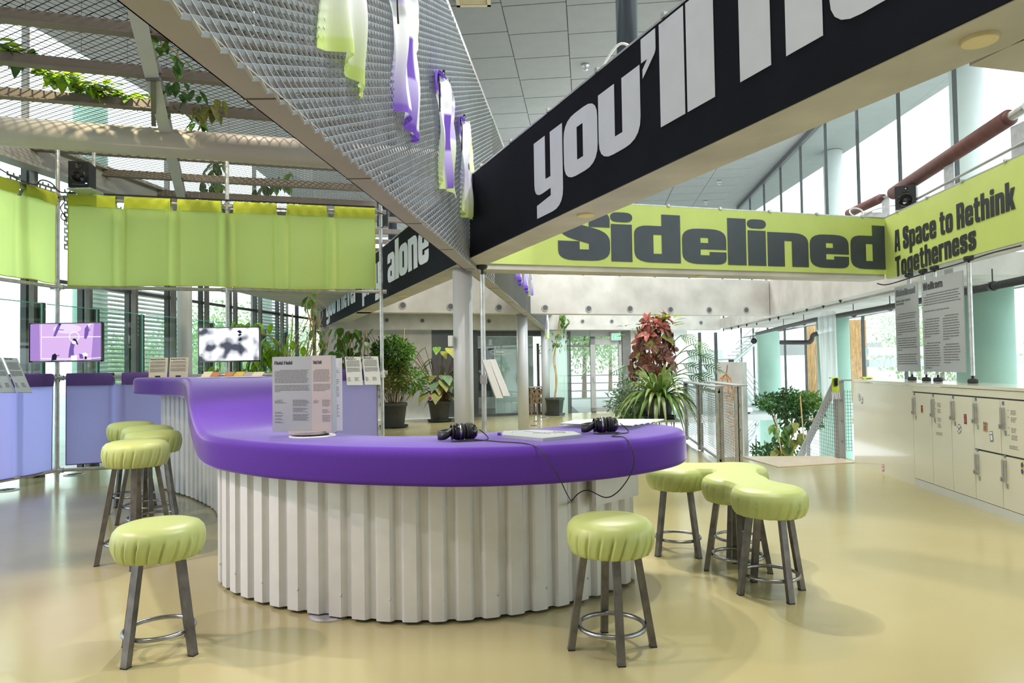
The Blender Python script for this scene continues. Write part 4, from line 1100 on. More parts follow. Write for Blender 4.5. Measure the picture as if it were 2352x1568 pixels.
rm = o.modifiers.new('join', 'REMESH'); rm.mode = 'VOXEL'; rm.voxel_size = .007; rm.use_smooth_shade = True
sm = o.modifiers.new('soft', 'SMOOTH'); sm.factor = .5; sm.iterations = 3
for k, c in enumerate(PS): stool_frame(cl, .49, .13, .205, .162, .115, c, rot=.55 + k * .4)

# ------------------------------------------------------------------ things on the counter
HL, HH = .99, 1.347
def on_low(px, py): return at_h(px, py, HL)
# rotating text holder
c = on_low(718, 1001)
t = thing('text_stand', 'freestanding folded text stand titled Fluid Field on a round base on the counter', 'sign', c, None)
m = MB(); m.lathe([(.142, 0), (.142, .004), (.135, .007)], 40, c); m.build('base_disc', M['white'], t)
m = MB(); m.lathe([(.10, .007), (.10, .016)], 40, c); m.build('turntable', M['rubber'], t)
m = MB(); m.lathe([(.118, .016), (.125, .02), (.125, .034)], 40, c + V((-.02, .0, 0))); m.build('tray', M['pinkboard'], t)
dz0 = c.z + .022; hh = .478
yb = c.y + .03
P0 = at_d(626, 990, yb + .02); P1 = at_d(717, 990, yb - .035); P2 = at_d(763, 990, yb - .10); P3 = at_d(773, 990, yb - .02)
def board(p, q, mat, name, z0, hgt, th=.006):
    p = V((p.x, p.y, z0)); q = V((q.x, q.y, z0)); u = (q - p).normalized(); nn = V((u.y, -u.x, 0))
    m = MB(); m.obox(p, q - p, -nn * th, (0, 0, hgt)); o = m.build(name, mat, t); return p, q, u, nn, o
p, q, u, nn, bo = board(P0, P1, M['greyboard'], 'text_panel', dz0 - .0, hh)
wA = (q - p).length
m = MB(); w0 = p + u * wA * .06 + Z * (hh - .05) + nn * .001
write(m, 'Fluid Field', w0, u, V((0, 0, .0165)), wA * .45); m.build('heading', M['ink'], bo)
m = MB()
greek(m, p + u * wA * .065 + Z * (hh - .088) + nn * .001, u, Z, wA * .87, 11, .0078, .0034, .08, wA * .13, 3)
greek(m, p + u * wA * .065 + Z * (hh - .183) + nn * .001, u, Z, wA * .89, 6, .0078, .0034, .08, 0, 4, .15)
greek(m, p + u * wA * .065 + Z * (hh - .275) + nn * .001, u, Z, wA * .30, 4, .0062, .0026, .5, wA * .06, 5)
greek(m, p + u * wA * .52 + Z * (hh - .275) + nn * .001, u, Z, wA * .42, 7, .0062, .0026, .25, 0, 6)
greek(m, p + u * wA * .52 + Z * (hh - .325) + nn * .001, u, Z, wA * .40, 5, .0062, .0026, .45, 0, 7)
greek(m, p + u * wA * .52 + Z * (hh - .365) + nn * .001, u, Z, wA * .43, 7, .0062, .0026, .2, 0, 8)
for k in range(4): greek(m, p + u * wA * .065 + Z * (hh - .352 - k * .020) + nn * .001, u, Z, wA * .22, 2, .0062, .0026, .3, 0, 20 + k)
m.build('text', M['greyink'], bo)
p, q, u, nn, bo = board(P1, P2, M['pinkboard'], 'text_panel', dz0, hh + .003)
wB = (q - p).length; m = MB()
write(m, 'Fluid Field', p + u * wB * .08 + Z * (hh - .05) + nn * .001, u, V((0, 0, .0165)), wB * .42); m.build('heading', M['ink'], bo)
m = MB()
greek(m, p + u * wB * .08 + Z * (hh - .088) + nn * .001, u, Z, wB * .84, 10, .0078, .0034, .08, wB * .1, 13)
greek(m, p + u * wB * .08 + Z * (hh - .178) + nn * .001, u, Z, wB * .86, 6, .0078, .0034, .1, 0, 14, .7)
greek(m, p + u * wB * .08 + Z * (hh - .275) + nn * .001, u, Z, wB * .30, 4, .0062, .0026, .5, wB * .06, 15)
greek(m, p + u * wB * .52 + Z * (hh - .275) + nn * .001, u, Z, wB * .42, 7, .0062, .0026, .25, 0, 16)
greek(m, p + u * wB * .52 + Z * (hh - .335) + nn * .001, u, Z, wB * .40, 4, .0062, .0026, .45, 0, 17)
greek(m, p + u * wB * .52 + Z * (hh - .370) + nn * .001, u, Z, wB * .43, 7, .0062, .0026, .2, 0, 18)
m.build('text', M['greyink'], bo)
board(P2, P3, M['greyboard'], 'text_panel', dz0, hh + .002, .004)
P4 = at_d(774, 990, yb + .06)
p, q, u, nn, bo = board(V((P3.x - .004, P3.y + .02, 0)), V((P3.x + .03, P3.y + .035, 0)), M['white'], 'text_panel', dz0 + .006, hh - .02)
m = MB(); wC = (q - p).length
for k in range(26): 
    if k in (2, 3, 4, 8, 15, 16, 17, 18): continue
    greek(m, p + u * wC * .04 + Z * (hh - .10 - k * .0115) + nn * .001, u, Z, wC * .5, 1, .01, .003, .5, 0, 30 + k)
m.build('text', M['greyink'], bo)

# headphones with their leads
def headphones(c, yaw, label, cable_pts, seed):
    t = thing('headphones', label, 'headphones', c, 'black headphones on the counter')
    R = Matrix.Rotation(yaw, 3, 'Z'); X = R @ V((1, 0, 0)); Y = R @ V((0, 1, 0))
    P = lambda x, y, z: c + X * x + Y * y + Z * z
    prs = []
    for k, x0 in enumerate((-.004, .048)):
        sg = -1 if k == 0 else 1
        m = MB(); ax = X * sg
        m.lathe([(.020, .046), (.034, .043), (.044, .030), (.047, .016), (.048, .010)], 28, P(x0, 0, .052), ax)
        cup = m.build('ear_cup', M['gloss_black'], t, True)
        m = MB(); m.lathe([(.050, .010), (.051, .004), (.049, 0), (.046, .0)], 28, P(x0, 0, .052), ax); m.build('cup_rim', M['ring'] if k == 0 else M['black'], cup, True)
        m = MB()
        for q_ in range(2):
            m.lathe([(.030, 0 - q_ * .011), (.043, .002 - q_ * .011), (.049, -.004 - q_ * .011), (.043, -.0105 - q_ * .011), (.030, -.010 - q_ * .011)], 28, P(x0, 0, .052), ax)
        m.build('ear_pad', M['rubber'], cup, True)
    pts = spline([P(-.048, -.004, .066), P(-.066, -.012, .050), P(-.090, -.016, .036), P(-.108, .0, .032), P(-.112, .05, .032), P(-.085, .10, .034), P(-.02, .125, .040), P(.05, .10, .05), P(.092, .04, .06), P(.094, .01, .06)], 6)
    m = MB(); rows = []
    for k, q in enumerate(pts):
        f = k / (len(pts) - 1); w = .010 + .014 * math.sin(PI * f) ** .5
        a = pts[min(k + 1, len(pts) - 1)] - pts[max(k - 1, 0)]; s_ = a.cross(Z).normalized() * .008
        rows.append([q - s_ - Z * w, q + s_ - Z * w, q + s_ * 1.2, q + s_ + Z * w, q - s_ + Z * w, q - s_ * 1.2])
    m.grid(rows, closed_u=True); m.build('headband', M['black'], t, True)
    m = MB(); m.tube([P(-.050 + .002 * math.cos(k * PI / 10), .040 * math.cos(k * PI / 10), .052 + .040 * math.sin(k * PI / 10)) for k in range(20)], .005, 6, closed=True); m.build('yoke', M['black'], t, True)
    loop = [P(-.065 + .012 * a, -.05 + .008 * a, .004 + .003 * a) for a in (0, 1)]
    coil = spline([P(.105, -.02, .06), P(.14, -.03, .03), P(.145, -.05, .006), P(.08, -.075, .005), P(-.03, -.075, .005), P(-.07, -.06, .006), P(-.04, -.045, .006), P(.05, -.05, .010), P(.10, -.075, .006)] , 6)
    m = MB(); m.tube(coil + spline([coil[-1]] + cable_pts, 8)[1:], .0032, 6); m.build('cable', M['rubber'], t, True)
    return t
LO = lambda px, py, dy=0: at_h(px, py, HL + .004)
def fr(px, py, d): return at_d(px, py, d)
headphones(at_h(1058, 1012, HL), .35, 'black headphones lying on the counter left of the tactile board', [LO(1150, 1014), LO(1205, 1018), fr(1237, 1030, 3.53), fr(1262, 1062, 3.49), fr(1285, 1098, 3.50), fr(1300, 1130, 3.62), fr(1312, 1151, 3.9)], 1)
headphones(at_h(1384, 995, HL), .15, 'black headphones on the right of the counter beside the fanned booklets', [at_h(1405, 1001.5, HL + .005), at_h(1430, 1003, HL + .006), fr(1441, 1010, 3.80), fr(1449, 1023, 3.735), fr(1457, 1060, 3.71), fr(1445, 1095, 3.72), fr(1418, 1130, 3.74), fr(1390, 1142, 3.78), fr(1352, 1126, 3.9), fr(1330, 1132, 3.93), fr(1312, 1151, 3.93)], 2)
# elongated six-sided tactile board
PT = [on_low(x, y) for x, y in ((1153, 1005), (1157, 996), (1230, 993.5), (1318, 997), (1336, 1004), (1247, 1013.5))]
t = thing('tactile_board', 'pale blue-grey six-sided relief board lying between the two headphones', 'board', PT[5])
m = MB(); m.flat([[(p.x, p.y) for p in PT]], (0, 0, HL), (1, 0, 0), (0, 1, 0), (0, 0, .018)); m.build('board', M['board'], t)
cb = sum(PT, V()) / 6
def obp(fx, fy): return PT[0].lerp(PT[4], fx).lerp(PT[1].lerp(PT[3], fx), fy) + Z * .019
m = MB()
for a, b, w in (((.30, .95), (.45, .6), .0022), ((.45, .6), (.62, .5), .0022), ((.62, .5), (.85, .55), .0022), ((.4, .35), (.62, .15), .0022), ((.7, .85), (.85, .7), .0022)):
    m.bar(obp(*a), obp(*b), w, .0015)
m.build('relief_line', M['greyink'], t)
for f in ((.12, .5), (.55, .45), (.75, .75), (.68, .2), (.8, .3)):
    m = MB(); m.lathe([(.006, 0), (.005, .003), (.002, .005)], 10, obp(*f)); m.build('relief_dot', M['galv'], t)
m = MB(); p = on_low(1151, 1000); m.box(p + V((-.012, .02, .009)), .02, .05, .014)
solo(m, 'purple_label_block', M['violet'], 'small purple block at the left tip of the relief board', 'block')
# fanned booklets
LB = ['white booklet at the near left of the fan on the counter', 'white booklet second in the fan on the counter', 'white booklet third in the fan on the counter', 'white booklet fourth in the fan on the counter', 'white booklet farthest in the fan, with faint purple print']
for k in range(5):
    q = [(1287 + 14.3 * k, 982.5 - 3.6 * k), (1452 + 13 * k, 988 - 4.2 * k), (1478 + 12 * k, 977 - 3.2 * k), (1322 + 13 * k, 973.5 - 2.4 * k)]
    P = [at_h(x, y, HL) for x, y in q]; z0 = HL + .002 + .006 * (4 - k)
    t = thing('booklet', LB[k], 'booklet', V((P[0].x, P[0].y, z0)), 'fanned booklets on the low counter')
    m = MB(); m.flat([[(p.x, p.y) for p in P]], (0, 0, z0), (1, 0, 0), (0, 1, 0), (0, 0, .0055)); m.build('pages', M['paper'], t)
    c_ = sum(P, V()) / 4; m = MB(); m.flat([[(c_.lerp(p, .8).x, c_.lerp(p, .72).y) for p in P]], (0, 0, z0 + .0055), (1, 0, 0), (0, 1, 0), (0, 0, .0004)); m.build('cover_print', M['letter'] if k != 4 else M['purple'], t)
    m = MB(); m.bar(P[0] + V((0, -.001, z0 + .001 - P[0].z)), P[1] + V((0, -.001, z0 + .001 - P[1].z)), .002, .004); m.build('edge_shade', M['greyink'], t)  # dark strip painting the shade between stacked booklets
# upright cards and open booklets on the high part
for k, (x0, x1, yb_, yt, lab) in enumerate([(341, 383, 867, 823, 'left of two cream standing cards titled Beyond the Game on the high counter'), (388, 431, 866, 822, 'right of two cream standing cards titled Beyond the Game on the high counter')]):
    p = at_d(x0, yb_, 8.15); q = at_d(x1, yb_, 8.15); p.z = q.z = HH; u = (q - p).normalized(); nn = V((u.y, -u.x, 0)); hgt = .235
    t = thing('text_card', lab, 'card', (p + q) / 2, 'cards on the high counter'); wv = (q - p).length; up = (Z - nn * -.0 + V((0, .12, 0))).normalized()
    m = MB(); m.obox(p, q - p, -nn * .006, up * hgt); m.build('card', M['cream'], t)
    m = MB(); write(m, 'Beyond the Game', p + u * wv * .06 + up * (hgt - .024) + nn * .002, u, up * .0095, wv * .80); m.build('heading', M['ink'], t)
    m = MB(); greek(m, p + u * wv * .06 + up * (hgt - .045) + nn * .002, u, up, wv * .86, 4, .008, .0035, .1, wv * .12, 40 + k); greek(m, p + u * wv * .06 + up * (hgt - .085) + nn * .002, u, up, wv * .86, 5, .008, .0035, .1, 0, 42 + k); greek(m, p + u * wv * .06 + up * (hgt - .132) + nn * .002, u, up, wv * .86, 6 - k, .008, .0035, .1, 0, 44 + k); m.build('text', M['greyink'], t)
    m = MB(); m.box((p + q) / 2 - nn * .012 + V((0, 0, .01)), .06, .03, .02); m.build('slot_foot', M['rubber'], t)
for k, (x0, x1, mat, lab, tz) in enumerate([(461, 482, 'cream', 'blank cream leaf of the open booklets on the high counter', .05), (482, 500, 'terracotta', 'booklet with a terracotta cover on the high counter', .045), (513, 533, 'terracotta', 'second terracotta booklet, beside the mustard one on the high counter', .045), (535, 558, 'mustard', 'booklet with a mustard cover on the high counter', .045), (558, 577, 'pinkboard', 'grey-beige booklet on the high counter', .04), (577, 602, 'cream', 'cream booklet at the right of the row on the high counter', .04)]):
    p = at_d(x0, 866, 6.75); q = at_d(x1, 866, 6.75); p.z = q.z = HH + .004
    t = thing('open_booklet', lab, 'booklet', (p + q) / 2 - Z * .003, 'open booklets on the high counter'); u = q - p
    m = MB(); m.obox(p, u * .96, V((0, .09, tz)), V((0, -.004, .004))); m.build('leaf_page', M[mat], t)
    m = MB(); m.obox(p + V((0, -.07, -.004)), u * .96, V((0, .16, 0)), V((0, 0, .005))); m.build('pages', M['paper'], t)
# ------------------------------------------------------------------ scaffold-tube frame with curtains
PA = at_h(130.5, 1105, 0); PA.z = 0
PB_ = at_d(523, 800, 9.6); PB_.z = 0
PC = at_d(877, 800, 10.1); PC.z = 0
PL = V((-6.45, 6.3, 0))
fx = thing('scaffold_frame', 'frame of galvanised scaffold tubes carrying the lime and purple curtains', 'frame', PA)
ZT, ZM, ZP, ZB = 3.74, 2.555, 1.353, .143
for p, h in ((PA, HM - .1), (PB_, HM - .1), (PC, HM - .1), (PL, HM - .1)):
    m = MB(); m.cyl(p, p + Z * h, .027, 16); po = m.build('pole', M['galv'], fx, False)
    m = MB(); m.cbox(p + Z * (h + .01), (.22, .06, 0), (-.03, .10, 0), (0, 0, .05)); m.build('top_plate', M['galv'], po)
def rail(a, b, z, dz=0): 
    m = MB(); m.cyl(a + Z * z, b + Z * (z + dz), .024, 14); m.build('rail', M['galv'], fx)
for z in (ZT, ZM, ZP, ZB):
    rail(PL, PA, z); rail(PA, PB_, z); rail(PB_, PC, z)
for p in (PA, PB_, PC, PL):
    for z in (ZT, ZM, ZP, ZB):
        m = MB(); m.cyl(p + Z * (z - .05), p + Z * (z + .05), .036, 14); 
        m.cyl(p + Z * z + V((-.08, -.01, 0)), p + Z * z + V((.08, .01, 0)), .033, 12); m.build('clamp', M['galv'], fx)
def curtain(a, b, zt, zb, label, gaps, cloth, hem, group, seed, hemh=.125, gapd=.12):
    """cloth hung from a tube by a hem pocket, notched where clamps sit; gaps = (position 0..1, half width 0..1)"""
    rd = random.Random(seed); u = b - a; L = u.length; d = u.normalized(); n = V((d.y, -d.x, 0))
    if n.y > 0: n = -n
    t = thing('curtain', label, 'curtain', (a + b) / 2 + Z * zb, group)
    NU = max(60, int(L / .022)); NV = 26; rows = []
    w1 = [(rd.uniform(2, 6), rd.uniform(0, 6), rd.uniform(.004, .012)) for _ in range(5)]
    for k in range(NV + 1):
        v = k / NV; row = []
        for i in range(NU + 1):
            s = i / NU; dd = .03
            for f, ph, am in w1: dd += am * math.sin(f * s * L * 2.2 + ph + v) * (.3 + v)
            inn = 0
            for g, hw in gaps:
                q = (s - g) / hw
                inn = max(inn, 1 - abs(q) ** 6 if abs(q) < 1 else 0)
                dd -= (.05 * math.exp(-(q * .9) ** 4)) * (1 - .35 * v)
                dd += .022 * (math.exp(-((abs(q) - 1.35) / .3) ** 2)) * (1 - .5 * v)
            top = zt - .01 - (hemh - .01) * (1 if inn > .5 else .0)
            z = top + (zb - top) * v + (.012 * math.sin(s * L * 2.4 + seed) * v)
            row.append(a + u * s + n * dd + Z * z)
        rows.append(row)
    m = MB(); m.grid(rows); m.build('cloth', cloth, t, True)
    ed = [0.0] + [x for g, hw in gaps for x in (g - hw, g + hw)] + [1.0]
    for q in range(0, len(ed), 2):
        s0, s1 = ed[q], ed[q + 1]
        if s1 - s0 < .01: continue
        m = MB(); prof = [(.034, -hemh), (.045, -hemh * .55), (.050, -.01), (.036, .028), (0, .040), (-.036, .028), (-.045, -.01), (-.030, -hemh * .6), (-.012, -hemh)]
        rws = []
        for k in range(9):
            s = s0 + (s1 - s0) * k / 8
            rws.append([a + u * s + n * x + Z * (zt + z_) for x, z_ in prof])
        m.grid(rws); m.build('hem', hem, t, True)
    m = MB(); e = .006
    for s in (0.0, 1.0):
        i = 0 if s == 0 else NU
        m.tube([r[i] for r in rows], .005, 5)
    m.tube([p for p in rows[-1]], .006, 5); m.build('seam', hem, t, True)
    return t
def frac(px, a, b):        # position along a..b of the pixel column
    d = ray(px, 800); u = b - a
    den = u.x * d.y - u.y * d.x
    return (a.y * d.x - a.x * d.y) / den if abs(den) > 1e-9 else 0
def on(px, a, b): return a + (b - a) * frac(px, a, b)
def gp(a, b, lst):
    return [((frac(x0, a, b) + frac(x1, a, b)) / 2, abs(frac(x1, a, b) - frac(x0, a, b)) / 2) for x0, x1 in lst]
nf = V((0, -.03, 0))
a, b = on(157, PA, PB_), PB_ ; 
# the wide lime curtain spans two bays: build it along a gently bent run
c0 = on(158, PA, PB_); c1 = on(864, PB_, PC)
curtain(c0, c1, ZT + .02, ZM + .03, 'wide lime curtain hung between the scaffold poles, with a notched top hem', gp(c0, c1, [(267, 287), (393, 409), (510, 538), (637, 661), (753, 771)]), M['lime_cloth'], M['lime_hem'], None, 4)
c0, c1 = PL + V((.3, .3, 0)) * 0 + (PA - PL) * .05, on(124, PL, PA)
curtain(c0, c1, ZT + .02, ZM + .05, 'narrow lime curtain left of the scaffold pole', gp(c0, c1, [(36, 52)]), M['lime_cloth'], M['lime_hem'], None, 5)
c1 = on(118, PL, PA)
curtain(c0, c1, ZP + .02, ZB + .02, 'purple curtain at the left edge below the tilted text boards', gp(c0, c1, [(30, 44)]), M['purple_cloth'], M['purple_hem'], None, 6)
c0, c1 = on(154, PA, PB_), on(430, PA, PB_)
curtain(c0, c1, ZP + .02, ZB + .06, 'purple curtain behind the row of tall lime stools', gp(c0, c1, [(261, 281)]), M['purple_cloth'], M['purple_hem'], None, 7)
c0, c1 = on(770, PB_, PC), on(865, PB_, PC)
curtain(c0, c1, ZP + .02, ZB + .02, 'purple curtain behind the text stand, under the two white cards', [], M['purple_cloth'], M['purple_hem'], None, 8)

# ------------------------------------------------------------------ televisions on the poles
def tv(pole, px0, px1, py0, py1, label, mat, dep, rot):
    y = pole.y - dep; a = at_d(px0, (py0 + py1) / 2, y); b = at_d(px1, (py0 + py1) / 2, y)
    ztop = at_d((px0 + px1) / 2, py0, y).z; zbot = at_d((px0 + px1) / 2, py1, y).z
    c = V(((a.x + b.x) / 2, y, (ztop + zbot) / 2)); w = b.x - a.x; h = ztop - zbot
    t = thing('television', label, 'television', (c.x, y, zbot))
    t.rotation_euler = (0, 0, 0)
    m = MB(); m.box(c + V((0, .03, 0)), w, .045, h); m.box(c + V((0, .065, -.03)), w * .6, .04, h * .6); m.build('casing', M['black'], t)
    m = MB(); bz = .012
    for x_, s in ((c.x - w / 2 + bz / 2, 1), (c.x + w / 2 - bz / 2, 1)): m.box((x_, y + .003, c.z), bz, .012, h)
    m.box((c.x, y + .003, c.z + h / 2 - bz / 2), w, .012, bz); m.box((c.x, y + .003, c.z - h / 2 + bz * .8), w, .012, bz * 1.6); m.build('bezel', M['gloss_black'], t)
    o = (c.x - w / 2 + bz, y + .004, c.z - h / 2 + bz * 1.6); sw, sh = w - 2 * bz, h - 2.6 * bz
    m = MB(); m.quad(V(o), V(o) + V((sw, 0, 0)), V(o) + V((sw, 0, sh)), V(o) + V((0, 0, sh))); s = m.build('screen', mat, t)
    m = MB(); m.box((c.x, y - .004, c.z - h / 2 + bz * .8), .02, .002, .004); m.build('badge', M['galv'], t)
    m = MB(); m.box((c.x, y + .10, c.z), .12, .12, .2); m.build('pole_mount', M['galv'], t)
    def pic(fx, fy): return V((o[0] + sw * fx, y + .0025, o[2] + sh * fy))
    return t, s, pic
CRT = emit('court_pink', (.62, .42, .74)); LNW = emit('court_line', (.95, .92, 1.0)); SHD = emit('figure_shade', (.16, .10, .36)); DRK = emit('figure_dark', (.015, .018, .04)); GLW = emit('court_glare', (.74, .62, .86)); EDG = emit('court_edge', (.36, .22, .56))
t, s, pic = tv(PA, 67, 234, 741, 831, 'television on the left pole showing a purple sports court from above', CRT, .12, 0)
def poly(m, pts, dy=0): m.add([pic(*p) + V((0, dy, 0)) for p in pts], [tuple(range(len(pts)))])
m = MB(); poly(m, [(0, 0), (.14, 0), (.13, 1), (0, 1)]); poly(m, [(.86, 0), (1, 0), (1, 1), (.90, 1)]); m.build('court_margin', EDG, s)
m = MB(); poly(m, [(.40 + .2 * math.cos(k * PI / 12) + .12, .86 + .13 * math.sin(k * PI / 12)) for k in range(24)], -.0004); m.build('court_glare', GLW, s)
m = MB()
for p, q, w in (((.16, 1), (.155, .06), .012), ((.16, .645), (1, .632), .02), ((.155, .06), (.62, .035), .02), ((.80, .04), (1, .065), .02)):
    d = V((q[0] - p[0], q[1] - p[1], 0)).normalized(); e = V((-d.y, d.x, 0)) * w * .5
    poly(m, [(p[0] + e.x * .6, p[1] + e.y), (q[0] + e.x * .6, q[1] + e.y), (q[0] - e.x * .6, q[1] - e.y), (p[0] - e.x * .6, p[1] - e.y)], -.0008)
ringp = [(.62 + .075 * math.cos(k * PI / 14), .645 + .135 * math.sin(k * PI / 14)) for k in range(28)]
rin = [(.62 + .064 * math.cos(k * PI / 14), .645 + .115 * math.sin(k * PI / 14)) for k in range(28)]
for k in range(28): poly(m, [ringp[k], ringp[(k + 1) % 28], rin[(k + 1) % 28], rin[k]], -.0008)
poly(m, [(.58, .0), (.66, .0), (.665, .14), (.575, .13)], -.0012); m.build('court_lines', LNW, s)
m = MB()
poly(m, [(.325, .66), (.36, .66), (.395, .80), (.44, 1), (.395, 1), (.365, .88)], -.001); poly(m, [(.40, .85), (.47, .84), (.475, .82), (.40, .83)], -.001)
poly(m, [(.76, .60), (.79, .57), (.82, .70), (.83, .86), (.81, .96), (.77, .86), (.765, .72)], -.001); poly(m, [(.82, .80), (.85, .86), (.85, .83), (.82, .76)], -.001)
poly(m, [(.54, .08), (.62, .1), (.615, .3), (.63, .46), (.575, .50), (.55, .28)], -.001); poly(m, [(.70, .05), (.75, .04), (.74, .16), (.69, .18)], -.001)
m.build('figure_shadows', SHD, s)
m = MB(); poly(m, [(.30, 0), (.37, .02), (.38, .14), (.35, .2), (.31, .15)], -.0016); poly(m, [(.38, .14), (.41, .16), (.41, .14), (.38, .12)], -.0016)
poly(m, [(.59, .55), (.62, .60), (.65, .57), (.68, .43), (.67, .42), (.63, .5)], -.0016); poly(m, [(.77, .02), (.80, .03), (.80, .10), (.77, .11)], -.0016); poly(m, [(.40, 1), (.41, .95), (.43, .97), (.43, 1)], -.0016)
m.build('figure_hair', DRK, s)
m = MB(); poly(m, [(.585, .47), (.62, .44), (.65, .46), (.645, .51), (.60, .55)], -.002); poly(m, [(.73, .18), (.78, .21), (.82, .15), (.80, .1), (.76, .1)], -.0014); poly(m, [(.82, .98), (.88, .99), (.84, .95), (.82, .89)], -.002)
m.build('figure_shirts', LNW, s)
t, s, pic = tv(PB_, 455, 597, 751, 831, 'television on the middle pole showing a blurred black and white film', blur_screen('film_still'), .12, 0)
m = MB()
poly(m, [(.63, .90), (.68, .93), (.72, .86), (.68, .82)], -.001); poly(m, [(.65, .80), (.70, .83), (.71, .78), (.66, .74)], -.001); poly(m, [(.655, .64), (.70, .70), (.71, .63), (.67, .60)], -.001); poly(m, [(.66, .53), (.69, .51), (.685, .49), (.655, .52)], -.001)
poly(m, [(.675, .44), (.682, .44), (.71, .18), (.705, .18)], -.001); poly(m, [(.02, .2), (.05, .22), (.05, .19)], -.001)
m.build('figure_dark', DRK, s)

# ------------------------------------------------------------------ loudspeakers
def speaker(c, yaw, label):
    t = thing('loudspeaker', label, 'speaker', c, 'small black loudspeakers'); R = Matrix.Rotation(yaw, 3, 'Z')
    X, Y = R @ V((1, 0, 0)), R @ V((0, 1, 0)); w, d, h = .235, .25, .335
    m = MB(); m.cbox(c + Z * (h / 2), X * w, Y * d, Z * h); m.build('cabinet', M['black'], t)
    f = c - Y * (d / 2)
    m = MB(); m.lathe([(.086, -.002), (.088, .006), (.080, .010), (.076, .004)], 28, f + Z * .145, -Y); m.build('woofer_ring', M['gloss_black'], t, True)
    m = MB(); m.lathe([(.076, .004), (.045, -.002), (.028, .002), (.024, .010), (.0, .013)], 24, f + Z * .145 , -Y); m.build('woofer_cone', M['rubber'], t, True)
    m = MB(); m.lathe([(.034, -.002), (.036, .006), (.02, .003), (.012, .008), (0, .010)], 20, f + Z * .275, -Y); m.build('tweeter', M['gloss_black'], t, True)
    m = MB(); m.cbox(f + Z * .04 - Y * .002, X * .15, Y * .004, Z * .016); m.build('bass_slot', M['seam'], t)
    m = MB(); m.cbox(f + Z * .055 + X * .09 - Y * .003, X * .022, Y * .004, Z * .010); m.build('power_light', M['led'], t)
    return t
c = at_d(189, 436, 8.75)
speaker(c, .22, 'black loudspeaker standing above the lime curtain rail on the left, its blue light on')
t = thing('speaker_bracket', 'galvanised bracket holding the left loudspeaker above the curtain', 'bracket', c - Z * .02)
m = MB(); m.cbox(c + V((.03, .02, -.012)), (.3, 0, 0), (0, .28, 0), (0, 0, .02)); m.build('shelf_plate', M['galv'], t)
m = MB(); m.cyl(c + V((.05, .16, -.02)), c + V((.05, .16, .66)), .022, 12); m.build('bracket_tube', M['galv'], t)
m = MB()
run = [(0, 388), (40, 411), (80, 424), (92, 415), (103, 414), (120, 422), (132, 437), (143, 442), (150, 441)]
m.tube(spline([at_d(x, y, 8.9) for x, y in run], 5), .009, 6)
m.tube(spline([at_d(x, y, 8.8) for x, y in ((146, 450), (148, 462), (143, 470), (139, 478), (146, 492), (152, 502), (147, 506), (140, 499), (144, 489), (150, 497), (153, 512))], 6), .006, 6)
solo(m, 'speaker_cable', M['rubber'], 'black cable looping over the lime curtain to the left loudspeaker', 'cable')
m = MB(); run = [on(158, PA, PB_), on(864, PB_, PC)]
m.tube([run[0] + V((0, -.02, ZT + .075)), PB_ + V((0, -.04, ZT + .078)), run[1] + V((0, -.02, ZT + .07))], .011, 6)
m.tube(spline([at_d(866, 488, 10.0), at_d(880, 492, 10.0), at_d(886, 500, 10.0), at_d(882, 516, 10.0), at_d(876, 524, 10.0)], 6), .008, 6)
solo(m, 'long_cable', M['rubber'], 'long black cable lying along the top rail of the wide lime curtain', 'cable')

# ------------------------------------------------------------------ slim text boards on the poles
def tboard(name, label, corners, y0, y1, heading, mat, group, seed, th=.012, sub=None, dep=None):
    """corners: pixel positions top-left, top-right, bottom-right, bottom-left; y0 / y1 distance of the top and bottom edge"""
    P = [at_d(x, y, y0 if k < 2 else y1) for k, (x, y) in enumerate(corners)]
    t = thing(name, label, 'sign', P[3], group)
    u = P[1] - P[0]; v = P[0] - P[3]; n = u.cross(v).normalized()
    if n.y > 0: n = -n
    m = MB(); m.obox(P[3] - n * th, u, v, n * th); m.build('board', mat, t)
    un = u.normalized(); vn = v.normalized(); w = u.length; h = v.length; o = P[3] + n * .0015
    m = MB(); 
    hs = h * .030
    for k, tx in enumerate(heading): write(m, tx, o + u * .07 + v * (.945 - .048 * k), un, vn * hs, w * .5 * min(1.1, len(tx) / 12) * 1.2)
    m.build('heading', M['ink'], t)
    m = MB(); lh = h * .0165
    greek(m, o + u * .08 + v * .86, un, vn, w * .86, 14, lh, lh * .5, .08, w * .1, seed)
    greek(m, o + u * .08 + v * .60, un, vn, w * .86, 10, lh, lh * .5, .08, 0, seed + 1, .4)
    greek(m, o + u * .08 + v * .26, un, vn, w * .22, 9, lh, lh * .45, .4, 0, seed + 2)
    greek(m, o + u * .52 + v * .26, un, vn, w * .32, 8, lh, lh * .45, .4, 0, seed + 3)
    m.build('text', M['greyink'], t)
    m = MB(); c = o - n * (th + .02) + u * .5 + v * .42; m.cbox(c, un * .06, n * .04, vn * .05); m.build('mount', M['galv'], t)
    return t, P
tboard('text_board', 'left white card titled Who Are We Cheering For', [(792, 819), (828, 819), (833, 884), (797, 884)], 10.0, 9.85, ['Who Are We', 'Cheering For?'], M['white'], 'tilted cards on the pole', 60)
tboard('text_board', 'right white card titled Who Are We Cheering For, next to the pole', [(832, 818), (868, 818), (874, 883), (838, 883)], 10.0, 9.85, ['Who Are We', 'Cheering For?'], M['white'], 'tilted cards on the pole', 66)
m = MB(); m.cyl(at_d(850, 862, 10.02), at_d(877, 858, 10.06), .02, 10); m.cyl(PC + Z * 1.28, PC + Z * 1.38, .045, 16)
solo(m, 'card_clamp', M['white_paint'], 'white clamp collar holding the two cards to the right-hand scaffold pole', 'clamp')
